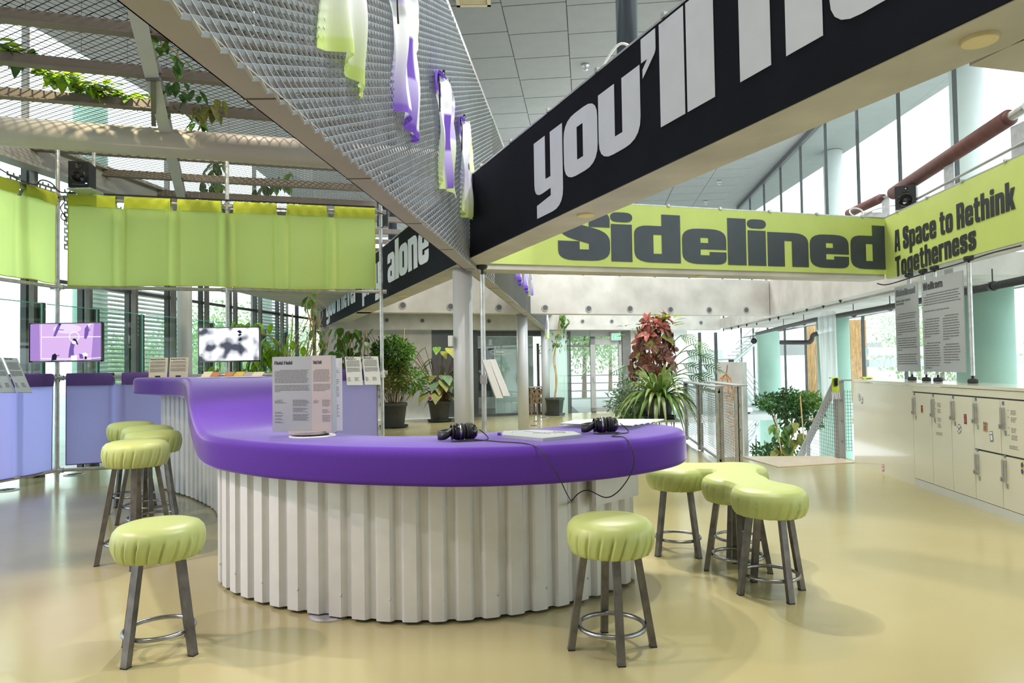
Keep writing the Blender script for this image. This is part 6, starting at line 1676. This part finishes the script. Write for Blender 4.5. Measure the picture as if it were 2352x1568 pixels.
m = MB(); a, b = at_d(1990, 800, 24), at_d(2500, 800, 24); m.cyl(V((a.x, 24, 1.75)), V((b.x, 24, 1.75)), .16, 18); m.build('duct', M['white_paint'], tw_)
m = MB(); m.box(V(((a.x + b.x) / 2, 24, 1.35)), b.x - a.x, .3, .26); m.build('duct_beam', M['column'], tw_)
m = MB(); a, b = at_d(1560, 800, 33), at_d(1660, 800, 33); m.obox(V((a.x, 33, -2)), (b.x - a.x, 0, 0), (0, .3, 0), (0, 0, 4.1)); m.build('white_block', M['white_paint'], tw_)
m = MB(); m.box(V((14.4, 31, 2.0)), 4.6, .3, .5); m.build('grey_band', M['column'], tw_)
m = MB(); m.obox((-40, 62, -.3), (20, 4, 0), (0, .4, 0), (0, 0, 3.6)); struct(m, 'exterior_wall', M['brickwall'])
# ------------------------------------------------------------------ plants
def leaf_me(name, mat, prof, fold=.25, curl=.15):
    """one leaf along +x, unit length, from half-width profile"""
    m = MB(); n = len(prof); rows = []
    for k, (x, w) in enumerate(prof):
        z = -curl * x * x
        rows.append([V((x, -w, z + fold * w)), V((x, 0, z)), V((x, w, z + fold * w))])
    m.grid(rows); me = bpy.data.meshes.new(name); me.from_pydata([tuple(v) for v in m.v], [], m.f); me.materials.append(mat)
    me.polygons.foreach_set('use_smooth', [True] * len(me.polygons)); me.update(); return me
OV = [(0, .01), (.15, .16), (.38, .25), (.62, .22), (.85, .10), (1, .0)]
HT_ = [(-.08, .16), (.05, .32), (.25, .38), (.5, .32), (.78, .14), (1, 0)]
LN = [(0, .01), (.2, .09), (.5, .13), (.8, .08), (1, 0)]
LM = {'oval': leaf_me('leaf', M['leaf'], OV), 'oval_dark': leaf_me('leaf', M['leaf_dark'], OV), 'oval_lime': leaf_me('leaf', M['leaf_lime'], OV), 'heart': leaf_me('leaf', M['leaf'], HT_, .12, .3), 'heart_grey': leaf_me('leaf', M['leaf_grey'], HT_, .12, .3), 'heart_olive': leaf_me('leaf', M['leaf_olive'], HT_, .12, .3),
      'red': leaf_me('leaf', M['leaf_red'], [(0, .02), (.2, .15), (.5, .23), (.8, .14), (1, 0)], .3, .3), 'maroon': leaf_me('leaf', M['leaf_maroon'], [(0, .02), (.2, .18), (.5, .28), (.8, .17), (1, 0)], .3, .3), 'lance': leaf_me('leaf', M['leaf'], LN)}
def frame(p, d, up, s):
    d = V(d).normalized(); y = V(up).cross(d)
    y = y.normalized() if y.length > 1e-5 else d.orthogonal().normalized()
    z = d.cross(y)
    return Matrix(((d.x * s, y.x * s, z.x * s, p.x), (d.y * s, y.y * s, z.y * s, p.y), (d.z * s, y.z * s, z.z * s, p.z), (0, 0, 0, 1)))
def leafp(parent, kind, p, d, s, up=Z): return place('leaf', LM[kind], parent, frame(V(p), d, up, s))
def rv(rd, s=1): return V((rd.uniform(-s, s), rd.uniform(-s, s), rd.uniform(-s, s)))
def foliage(parent, mat, fn, n, size, seed, name='foliage', prof=((0, .02), (.4, .24), (1, 0)), dirf=None, asp=1.0):
    rd = random.Random(seed); m = MB()
    for _ in range(n):
        p, out = fn(rd); d = (out * .9 + rv(rd, .8) + V((0, 0, -.25))).normalized() if dirf is None else dirf(rd, p, out)
        s = size * rd.uniform(.6, 1.3); y = d.cross(rv(rd)).normalized() * asp; nn = y.cross(d) * .12
        w = .26 * s
        m.add([p, p + d * s * .45 + y * w + nn * s, p + d * s, p + d * s * .45 - y * w + nn * s], [(0, 1, 2), (0, 2, 3)])
    o = m.build(name, mat, parent); tag(o, kind='stuff'); return o
def pot(t, c, r, h, saucer=True, mat='charcoal', taper=.78):
    m = MB(); b = .03 if saucer else 0
    m.lathe([(r * taper, b), (r * .99, b + h * .86), (r * 1.06, b + h * .87), (r * 1.06, b + h), (r * .98, b + h), (r * .95, b + h * .9)], 32, c, cap=False); m.lathe([(r * taper, b), (r * taper, b + .01)], 32, c); m.build('pot', M[mat], t, True)
    m = MB(); m.lathe([(r * .95, b + h * .88), (r * .95, b + h * .9)], 24, c); m.build('soil', M['soil'], t)
    if saucer:
        m = MB(); m.lathe([(r * .95, .0), (r * 1.08, .015), (r * 1.12, .055), (r * 1.06, .055), (r * .95, .02)], 32, c); m.build('saucer', M['rubber'], t, True)
def ell(c, rx, ry, rz, shell=.55):
    c = V(c)
    def fn(rd):
        u = rv(rd); 
        while u.length > 1 or u.length < .05: u = rv(rd)
        k = (shell + (1 - shell) * rd.random()); u = u.normalized() * k
        return c + V((u.x * rx, u.y * ry, u.z * rz)), V((u.x, u.y, u.z)).normalized()
    return fn
# bushy potted plant left of the large-leafed one
c = at_h(905, 981, 0); t = thing('potted_plant', 'bushy small-leaved potted plant behind the right-hand scaffold pole', 'plant', c)
pot(t, c, .31, .56)
dd = c.y; k_ = dd / 1568
foliage(t, M['leaf'], ell(c + V((0, 0, 1.75)), .55, .5, .42, .5), 1500, .10, 11)
foliage(t, M['leaf_dark'], ell(c + V((-.05, 0, 1.75)), .50, .45, .50, .3), 700, .10, 15)
foliage(t, M['leaf_olive'], ell(c + V((.05, -.05, 1.25)), .45, .42, .50, .3), 900, .085, 12)
foliage(t, M['leaf'], ell(c + V((.35, 0, 1.15)), .5, .4, .35, .4), 380, .12, 13)
rd = random.Random(5); m = MB()
for k in range(46):
    a = rd.uniform(0, 2 * PI); r0 = rd.uniform(0, .22); q = c + V((r0 * math.cos(a), r0 * math.sin(a), .5)); e = q + V((math.cos(a) * rd.uniform(.1, .5), math.sin(a) * rd.uniform(.1, .4), rd.uniform(.5, 1.2)))
    m.tube([q, q.lerp(e, .5) + rv(rd, .05), e], [.008, .006, .003], 4, cap=False)
m.build('stems', M['bark'], t); m = MB(); m.tube([c + V((.1, 0, .5)), c + V((.28, 0, 2.4))], .014, 6); m.build('cane', M['cane'], t)
# large-leafed potted plant
c = at_h(1010, 968, 0); t = thing('potted_plant', 'large heart-leaved potted plant with reddish stems, left of the grey column', 'plant', c)
pot(t, c, .29, .52)
rd = random.Random(8); m = MB()
for k in range(52):
    a = rd.uniform(0, 2 * PI); r0 = rd.uniform(.1, .80); hz_ = rd.uniform(.75, 2.0) if k > 8 else rd.uniform(.6, .9)
    e = c + V((r0 * math.cos(a) * (1.25 if math.cos(a) < 0 else .95), r0 * .6 * math.sin(a), hz_)); q = c + V((.08 * math.cos(a), .08 * math.sin(a), .5))
    m.tube(spline([q, q.lerp(e, .5) + V((0, 0, .18)), e], 4), .010, 5, cap=False)
    kind = ['heart', 'heart_grey', 'heart_olive'][k % 3 if hz_ < 1.5 else (k % 2) * 2]
    leafp(t, kind, e, V((math.cos(a), math.sin(a) * .6 - .5, -.55)), rd.uniform(.30, .46))
for k in range(30):
    q = c + V((rd.uniform(-.2, .2), rd.uniform(-.2, .2), .5)); m.tube([q, q + V((rd.uniform(-.2, .2), rd.uniform(-.15, .1), rd.uniform(.25, .75)))], [.012, .006], 5, cap=False)
m.build('stems', M['leaf_maroon'], t)
p = at_d(988, 914, c.y - .25); m = MB(); m.lathe([(0, -.045), (.035, -.03), (.045, 0), (.03, .035), (0, .045)], 12, p); solo(m, 'red_ball', M['redprint'], 'small red ball in the pot of the large heart-leaved plant', 'ball', True)
m = MB(); m.tube([c + V((.06, -.1, .5)), c + V((.17, -.1, 1.3))], .012, 6); m.build('cane', M['cane'], t)
# tall climbing plant on canes behind the purple curtain
c = at_h(800, 985, 0); t = thing('climbing_plant', 'tall climbing plant on bamboo canes under the far end of the black beam', 'plant', c)
pot(t, c, .30, .5); rd = random.Random(9)
for dx in (-.22, -.1, .06, .34, .45):
    m = MB(); m.tube([c + V((dx * .6, .02, .5)), c + V((dx, 0, 2.35))], .016, 6); m.build('cane', M['cane'], t)
m = MB()
for k in range(12):
    x = rd.uniform(-.6, .7); q = c + V((x * .3, 0, .5)); pts = [q]
    for j in range(5): pts.append(c + V((x + rd.uniform(-.15, .15), rd.uniform(-.2, .2), .8 + j * .37)))
    m.tube(spline(pts, 4), .007, 4, cap=False)
m.build('vines', M['bark'], t)
for k in range(120):
    p = c + V((max(-.9, min(.9, rd.gauss(0, .42))), rd.uniform(-.3, .25), rd.uniform(1.0, 2.42))); leafp(t, ['heart', 'oval_dark', 'oval', 'heart'][k % 4], p, V((rd.uniform(-.8, .8), rd.uniform(-.7, .2), -.8)), rd.uniform(.16, .30))
# thin vine tree in the pot by the back column
c = at_h(1275, 953, 0); t = thing('potted_plant', 'thin twisted vine in a dark pot beside the back column', 'plant', c)
pot(t, c, .265, .47); rd = random.Random(12)
for s in range(3):
    m = MB(); m.tube(spline([c + V((.03 * s - .03, 0, .45)), c + V((.05 + .03 * math.sin(s * 2), 0, 1.0)), c + V((-.02 + .05 * math.sin(s), 0, 1.6)), c + V((.08, 0, 2.1)), c + V((.15 + .05 * s, 0, 2.6)), c + V((.2 + .1 * s, -.1, 3.0))], 6), .014 - .003 * s, 6); m.build('stem', M['cane'], t, True)
for k in range(42): p = c + V((.12 + rd.gauss(0, .14), rd.uniform(-.15, .15), rd.uniform(1.85, 2.45))); leafp(t, ['oval', 'heart', 'lance'][k % 3], p, V((rd.uniform(-.8, .8), rd.uniform(-.7, .3), -.7)), rd.uniform(.10, .17))
for k in range(12): p = c + V((.3 + rd.gauss(0, .07), -.1, rd.uniform(2.55, 3.15))); leafp(t, 'heart', p, V((rd.uniform(-.9, .9), -.3, -.6)), rd.uniform(.15, .22))
for k in range(8): a = k * .8; leafp(t, 'lance', c + V((.2 * math.cos(a), .2 * math.sin(a), .48)), V((math.cos(a), math.sin(a), .4)), .12)
# planter ledge with dracaena and croton
lg = thing('planter_ledge', 'long grey planter ledge on dark bars behind the counter, carrying the big potted plants', 'ledge', (2.4, 12.5, 0))
la, lb, lz = V((2.12, 11.25, .46)), V((2.95, 17.6, .46)), .035
m = MB(); m.obox(la, lb - la, V((.62, -.02, 0)), (0, 0, lz)); m.build('top_board', M['column'], lg)
for k in range(14):
    p = la.lerp(lb, .02 + k * .07); m = MB(); m.obox(V((p.x + .03, p.y, 0)), (.015, 0, 0), (0, .03, 0), (0, 0, .46)); m.build('bar', M['mullion'], lg)
for k in range(5): m = MB(); m.obox(V((la.x + .05 + .12 * k, la.y + .05, 0)), (.015, 0, 0), (0, .03, 0), (0, 0, .46)); m.build('bar', M['mullion'], lg)
c = V((la.x + .36, la.y + .34, .495)); t = thing('potted_plant', 'broad strap-leaved green plant in a dark pot at the front of the planter ledge', 'plant', c)
pot(t, c, .245, .33)
rd = random.Random(21); m = MB()
def strap(m, q, a, L, rise, w, droop):
    rows = []; d = V((math.cos(a), math.sin(a), 0)); s_ = V((-d.y, d.x, 0)); n = 9
    for k in range(n + 1):
        f = k / n; p = q + d * (L * f * (1 - .15 * f)) + Z * (rise * f - droop * f * f); ww = w * (.35 + 1.3 * f) if f < .5 else w * 2 * (1 - f) + w * .0
        if f == 1: ww = .001
        rows.append([p - s_ * ww + Z * ww * .5, p, p + s_ * ww + Z * ww * .5])
    m.grid(rows)
def strapleaf(t, q, a, L, rise, w, droop, mat):
    m = MB(); strap(m, q, a, L, rise, w, droop); m.build('leaf', mat, t, True)
for k in range(84):
    a = k * 2.39996; f = k / 84; L = .42 + .62 * f + rd.uniform(-.06, .1); rise = 1.15 - .72 * f + rd.uniform(-.1, .1); droop = .5 + .65 * f
    strapleaf(t, c + V((.05 * math.cos(a), .05 * math.sin(a), .32)), a, L * (1 if math.cos(a) < 0 else .9), rise, .034 + .012 * rd.random(), droop, M['leaf_dracaena'] if k % 3 else M['leaf'])
c2 = V((la.x + .42, la.y + 1.0, .495)); t = thing('potted_plant', 'tall croton with red and maroon leaves rising behind the strap-leaved plant', 'plant', c2)
pot(t, c2, .24, .33); rd = random.Random(22)
m = MB()
for k in range(7): a = k * .9; m.tube(spline([c2 + V((0, 0, .3)), c2 + V((.12 * math.cos(a), .12 * math.sin(a), .9)), c2 + V((.3 * math.cos(a), .25 * math.sin(a), 1.6))], 4), .016, 6)
m.build('stems', M['bark'], t)
nro = 27
for k in range(nro):
    f = (k + .5) / nro; z = .62 + 1.12 * f; a = k * 2.39996; rr_ = .15 + .17 * math.sin(PI * min(1, .25 + f * .85))
    out = V((math.cos(a), .8 * math.sin(a) - .15, .1 + .9 * max(0, f - .55) * 2)).normalized()
    ctr = c2 + V((rr_ * math.cos(a) - .04 + .10 * f, rr_ * .8 * math.sin(a), z)); s1_ = out.cross(Z).normalized(); s2_ = s1_.cross(out)
    red = rd.random() < f * .85 + (.25 if math.cos(a) > 0 else -.1)
    for j in range(10):
        b_ = j * 2 * PI / 10 + rd.uniform(-.25, .25); sp_ = rd.uniform(.55, 1.25)
        d_ = out * (.75 if j % 2 else .35) + (s1_ * math.cos(b_) + s2_ * math.sin(b_)) * sp_
        leafp(t, ('red' if (red and j % 4) else 'maroon') if j % 7 or k % 3 else 'heart_olive', ctr + out * rd.uniform(-.03, .05), d_, rd.uniform(.15, .235), out)
for k in range(14): a = k * 1.3; leafp(t, 'oval_lime' if k % 2 else 'lance', c2 + V((.28 + .1 * math.cos(a), .1 * math.sin(a), 1.70 + .1 * math.sin(k))), V((math.cos(a), math.sin(a), .3)), .24)
for k in range(16): a = k * 1.7; leafp(t, 'oval', c2 + V((-.42 + .12 * math.cos(a), .1 * math.sin(a), 1.52 + .12 * math.sin(k * 2))), V((math.cos(a), math.sin(a), .1)), .14)
c3 = V((la.x + .55, la.y + 2.2, .495)); t = thing('potted_plant', 'philodendron with deeply cut leaves reaching right above the balustrade', 'plant', c3)
pot(t, c3, .24, .33); rd = random.Random(23)
tips = [(1600, 790), (1612, 815), (1625, 838), (1608, 858), (1585, 805), (1590, 862), (1572, 770), (1578, 835), (1600, 880), (1462, 862), (1445, 840)]
for (px, py) in tips:
    e = at_d(px - 8, py, c3.y - .3); m = MB(); m.tube(spline([c3 + V((0, 0, .32)), c3.lerp(e, .45) + V((0, 0, .30)), c3.lerp(e, .8) + V((0, 0, .17)), e], 5), .008, 5, cap=False); m.build('stem', M['leaf'], t)
    m = MB(); dv = V((.9 if px > 1500 else -.8, -.4, -.35)).normalized(); s_ = dv.cross(V((0, -.85, .5))).normalized(); L = .36
    for k in range(9):
        f = k / 8; q = e + dv * (L * f); l = .17 * math.sin(PI * min(.95, f + .15)) 
        for sg in (1, -1):
            tp_ = q + s_ * (sg * l) + dv * .08 - Z * .02; md = q.lerp(tp_, .55); m.add([q - dv * .010, q + dv * .012, md + dv * .017, tp_, md - dv * .012], [(0, 1, 2, 3, 4)])
    m.bar(e, e + dv * L, .02, .006); m.build('cut_leaf', M['leaf_dark'] if py > 800 else M['leaf'], t)
c4 = V((la.x + .45, la.y + 1.6, .495)); t = thing('potted_plant', 'trailing grey-green shrub hanging over the left side of the planter ledge', 'plant', c4)
pot(t, c4, .22, .33); foliage(t, M['leaf_grey'], ell(c4 + V((-.45, -.2, .25)), .42, .6, .42, .2), 900, .10, 24, asp=.5); foliage(t, M['leaf_dark'], ell(c4 + V((-.3, 0, .1)), .3, .7, .35, .3), 500, .10, 25)
# shrub in the stairwell
c = at_d(1812, 1100, 13.8); c.z = -3.3; t = thing('stairwell_shrub', 'dark green leafy shrub growing up from the stairwell in front of the green column', 'shrub', c)
def sp(px, py, dy=0): return at_d(px, py, 13.8 + dy)
m = MB(); rd = random.Random(31)
for (px, py) in ((1760, 915), (1800, 900), (1850, 920), (1820, 960), (1780, 1000), (1840, 1010), (1870, 915)):
    m.tube(spline([c + V((rd.uniform(-.2, .2), 0, 0)), sp(1805 + rd.uniform(-8, 8), 1060), sp(px, py)], 5), [.03] * 5 + [.02] * 5 + [.01], 6) if False else m.tube(spline([c + V((rd.uniform(-.2, .2), 0, 0)), sp(1805 + rd.uniform(-8, 8), 1060), sp(px, py)], 5), .014, 6)
m.build('stems', M['bark'], t)
for (px, py, rx, rz, n, k) in ((1768, 922, .30, .18, 420, 0), (1800, 930, .35, .26, 560, 1), (1846, 925, .32, .24, 520, 2), (1812, 902, .18, .10, 130, 3), (1822, 965, .3, .2, 380, 4), (1862, 960, .22, .3, 330, 5), (1758, 1035, .3, .14, 320, 6), (1800, 1030, .3, .2, 330, 7)):
    foliage(t, M['leaf_dark'] if k not in (2,) else M['leaf'], ell(sp(px, py), rx, .35, rz, .3), n, .085, 40 + k)
foliage(t, M['leaf'], ell(sp(1858, 918), .24, .3, .18, .5), 220, .09, 55)
for k in range(34):
    p = sp(1805 + rd.uniform(-30, 45), 985 + rd.uniform(-20, 60), -.4); leafp(t, ['oval_dark', 'oval', 'heart_olive'][k % 3], p, V((rd.uniform(-.8, .8), -.5, -.6)), rd.uniform(.20, .3))
for a, b in (((1838, 908), (1846, 1010)), ((1783, 960), (1796, 1050))):
    m = MB(); m.tube([sp(*a, -.5), sp(*b, -.5)], .012, 6); m.build('cane', M['cane'], t)
# sunlit climber at the window between the television and the beam
c = at_d(640, 900, 12.6); c.z = 0; t = thing('climbing_plant', 'sunlit climber with big lime-green leaves by the window, right of the second television', 'plant', c)
pot(t, c, .28, .45); rd = random.Random(51)
def wp(px, py, dy=0): return at_d(px, py, 12.6 + dy)
for run in ([(640, 980), (655, 840), (640, 790), (615, 770), (590, 765)], [(645, 980), (668, 790), (672, 720)], [(650, 980), (700, 830), (712, 760), (718, 690)], [(655, 980), (716, 800), (718, 700)], [(655, 990), (724, 820), (705, 700), (735, 670)]):
    m = MB(); m.tube(spline([wp(*q) for q in run], 6), .014, 6); m.build('stem', M['cane'], t, True)
m = MB()
for k in range(12):
    x0 = 640 + k * 7; m.tube(spline([wp(x0, 830 + 10 * math.sin(k)), wp(x0 + 20, 800 + 30 * math.sin(k * 2)), wp(x0 + 45, 760 + 40 * math.sin(k * 3)), wp(720 + 10 * math.sin(k), 680 + 8 * k % 40)], 5), .006, 4, cap=False)
m.build('tendrils', M['cane'], t)
sites = [(540 + rd.uniform(0, 55), 742 + rd.uniform(-8, 6), 'oval_lime') for _ in range(16)] + [(612 + rd.gauss(0, 16), 815 + rd.gauss(0, 22), 'oval_lime') for _ in range(70)] + [(640 + rd.gauss(0, 30), 790 + rd.gauss(0, 22), 'oval_lime') for _ in range(16)] + [(487 + rd.gauss(0, 9), 848 + rd.gauss(0, 5), 'oval_lime') for _ in range(8)] + [(575 + rd.gauss(0, 14), 845 + rd.gauss(0, 7), 'oval_lime') for _ in range(12)] + [(715 + rd.gauss(0, 8), 700 + rd.gauss(0, 25), 'oval') for _ in range(14)]
for k, (px, py, kd) in enumerate(sites):
    leafp(t, kd if k % 4 else 'oval', wp(px, py, rd.uniform(-.2, .2)), V((rd.uniform(-.8, .8), rd.uniform(-.6, .2), -.9)), rd.uniform(.16, .30))
# vines on the walkway mesh
def vine(label, runs, n, h, size, kinds, seed, hang=False, ddep=None):
    rd = random.Random(seed); path = []
    for r in runs:
        pts = [(at_h(x, y, h) if ddep is None else at_d(x, y, ddep)) for x, y in r]; path.append(spline(pts, 8))
    t = thing('vine', label, 'vine', min((p for q in path for p in q), key=lambda p: p.z), 'vines on the overhead mesh')
    for q in path:
        m = MB(); m.tube(q, .006, 5); m.build('stem', M['cane'], t, True)
    for k in range(n):
        q = path[k % len(path)]; p = q[rd.randrange(len(q))] + V((rd.uniform(-.12, .12), rd.uniform(-.12, .12), rd.uniform(-.05, .05)))
        leafp(t, kinds[k % len(kinds)], p, V((rd.uniform(-1, 1), rd.uniform(-1, .6), -.9 if hang else rd.uniform(-.5, .1))), size * rd.uniform(.7, 1.25))
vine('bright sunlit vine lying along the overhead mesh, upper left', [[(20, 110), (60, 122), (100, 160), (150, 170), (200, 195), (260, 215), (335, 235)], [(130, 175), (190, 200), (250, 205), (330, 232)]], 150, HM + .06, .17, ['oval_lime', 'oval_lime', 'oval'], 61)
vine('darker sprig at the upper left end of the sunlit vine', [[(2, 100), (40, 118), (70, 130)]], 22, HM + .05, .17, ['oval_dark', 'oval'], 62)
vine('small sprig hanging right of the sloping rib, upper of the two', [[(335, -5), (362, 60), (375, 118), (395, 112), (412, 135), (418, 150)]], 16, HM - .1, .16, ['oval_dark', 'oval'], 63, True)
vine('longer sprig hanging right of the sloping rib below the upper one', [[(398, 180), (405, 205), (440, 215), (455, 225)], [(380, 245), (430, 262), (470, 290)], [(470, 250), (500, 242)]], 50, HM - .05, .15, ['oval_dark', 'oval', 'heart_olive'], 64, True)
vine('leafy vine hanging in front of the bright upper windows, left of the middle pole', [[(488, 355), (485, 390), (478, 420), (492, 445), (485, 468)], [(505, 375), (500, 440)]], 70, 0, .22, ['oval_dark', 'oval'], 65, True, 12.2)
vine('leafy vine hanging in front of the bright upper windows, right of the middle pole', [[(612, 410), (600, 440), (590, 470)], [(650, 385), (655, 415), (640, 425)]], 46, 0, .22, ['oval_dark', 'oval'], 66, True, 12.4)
# trees outside
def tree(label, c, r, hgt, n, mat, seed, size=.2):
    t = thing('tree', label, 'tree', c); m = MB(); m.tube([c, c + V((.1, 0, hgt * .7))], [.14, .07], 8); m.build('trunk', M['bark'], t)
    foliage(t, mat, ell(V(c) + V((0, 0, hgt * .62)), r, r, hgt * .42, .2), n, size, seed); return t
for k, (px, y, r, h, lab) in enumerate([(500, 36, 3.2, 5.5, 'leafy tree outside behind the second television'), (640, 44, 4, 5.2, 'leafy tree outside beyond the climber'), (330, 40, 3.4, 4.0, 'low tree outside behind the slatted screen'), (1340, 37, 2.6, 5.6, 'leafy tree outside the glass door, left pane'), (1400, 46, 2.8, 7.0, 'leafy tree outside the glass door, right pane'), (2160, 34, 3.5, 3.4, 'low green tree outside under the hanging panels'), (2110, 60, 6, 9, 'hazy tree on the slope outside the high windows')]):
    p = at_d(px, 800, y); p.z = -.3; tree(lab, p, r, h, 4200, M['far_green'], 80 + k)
# slatted outdoor screens behind the left front
for k, (ya_, yb_, lab) in enumerate([(11.1, 12.05, 'pale slatted metal screen outside the left windows, left of the grey column'), (12.1, 13.05, 'second pale slatted metal screen outside the left windows'), (15.95, 17.6, 'tall pale slatted metal screen outside the windows by the far end of the beam')]):
    a, b = V((XL(ya_) - .5, ya_, 0)), V((XL(yb_) - .5, yb_, 0)); t = thing('slatted_screen', lab, 'screen', a)
    u = (b - a); m = MB(); z = .3
    while z < 3.9: m.obox(a + Z * z, u, V((-.03, 0, .03)), V((0, 0, .022))); z += .075
    tag(m.build('slats', M['white_paint'], t), kind='stuff')
    m = MB(); m.bar(a + Z * .1, a + Z * 4, .05, .05); m.bar(b + Z * .1, b + Z * 4, .05, .05); m.build('frame', M['grey_metal'], t)
# perforated metal under the ring beam
for k in range(4):
    y = 8.35 + .97 * k; a, b = pl(y) + V((-.3, .06, 0)), pl(y + .97) + V((-.3, -.06, 0)); u = b - a
    t = thing('perforated_panel', ['first', 'second', 'third', 'fourth'][k] + ' perforated metal panel under the ring beam, counted from the left edge', 'panel', a + Z * 3.3)
    m = MB(); L = u.length; un = u.normalized(); rows_ = 15; s0 = .095
    for r in range(rows_):
        z = 3.3 + r * .062; off = (r % 2) * s0 / 2
        m.obox(a + Z * z, u, V((.004, 0, 0)), (0, 0, .030))
        q = off
        while q < L - .03: m.obox(a + Z * (z + .030) + un * q, un * .026, V((.004, 0, 0)), (0, 0, .032)); q += s0
    tag(m.build('perforated_sheet', M['grey_metal'], t), kind='stuff')
# ------------------------------------------------------------------ small extras
a, b = on_back(1213, -.02), on_back(1238, -.02); u = b - a; un = u.normalized()
t = thing('trestle_table', 'dark wooden lattice-legged table at the back between the two thin columns', 'table', (a + b) / 2)
m = MB(); m.obox(a + Z * .80 - un * .05, u + un * .1, nK * -.32, (0, 0, .03)); m.build('table_top', M['grey_metal'], t)
for off in (0, .28):
    fr_ = nK * -off
    for q in (a, a.lerp(b, .52), b):
        m = MB(); m.bar(q + fr_, q + fr_ + Z * .8, .05, .05); m.build('leg', M['bark'], t)
    for z0, z1, x0, x1 in ((.74, .74, 0, 1), (.36, .36, 0, 1), (.36, .74, .05, .5), (.74, .36, .05, .5), (.36, .74, .5, .98), (.74, .36, .5, .98)):
        m = MB(); m.bar(a.lerp(b, x0) + fr_ + Z * z0, a.lerp(b, x1) + fr_ + Z * z1, .045, .04, nK); m.build('lattice_bar', M['bark'], t)
p = V((bx(4.1) + .1, 4.1, HT + .02)); q = on_plane(1394, 128, q0 + nB * .1, nB)
m = MB(); m.tube(spline([V((q.x, q.y, HT + .01)), V((q.x - .02, q.y + .08, HT + .10)), V((q.x + .06, q.y - .12, HT + .16)), V((q.x + .12, q.y - .3, HT + .05)), V((q.x + .14, q.y - .36, HT + .01))], 6), .008, 6)
solo(m, 'loose_cable', M['white_paint'], 'thin white cable looping above the black banner left of the dark column', 'cable', True)
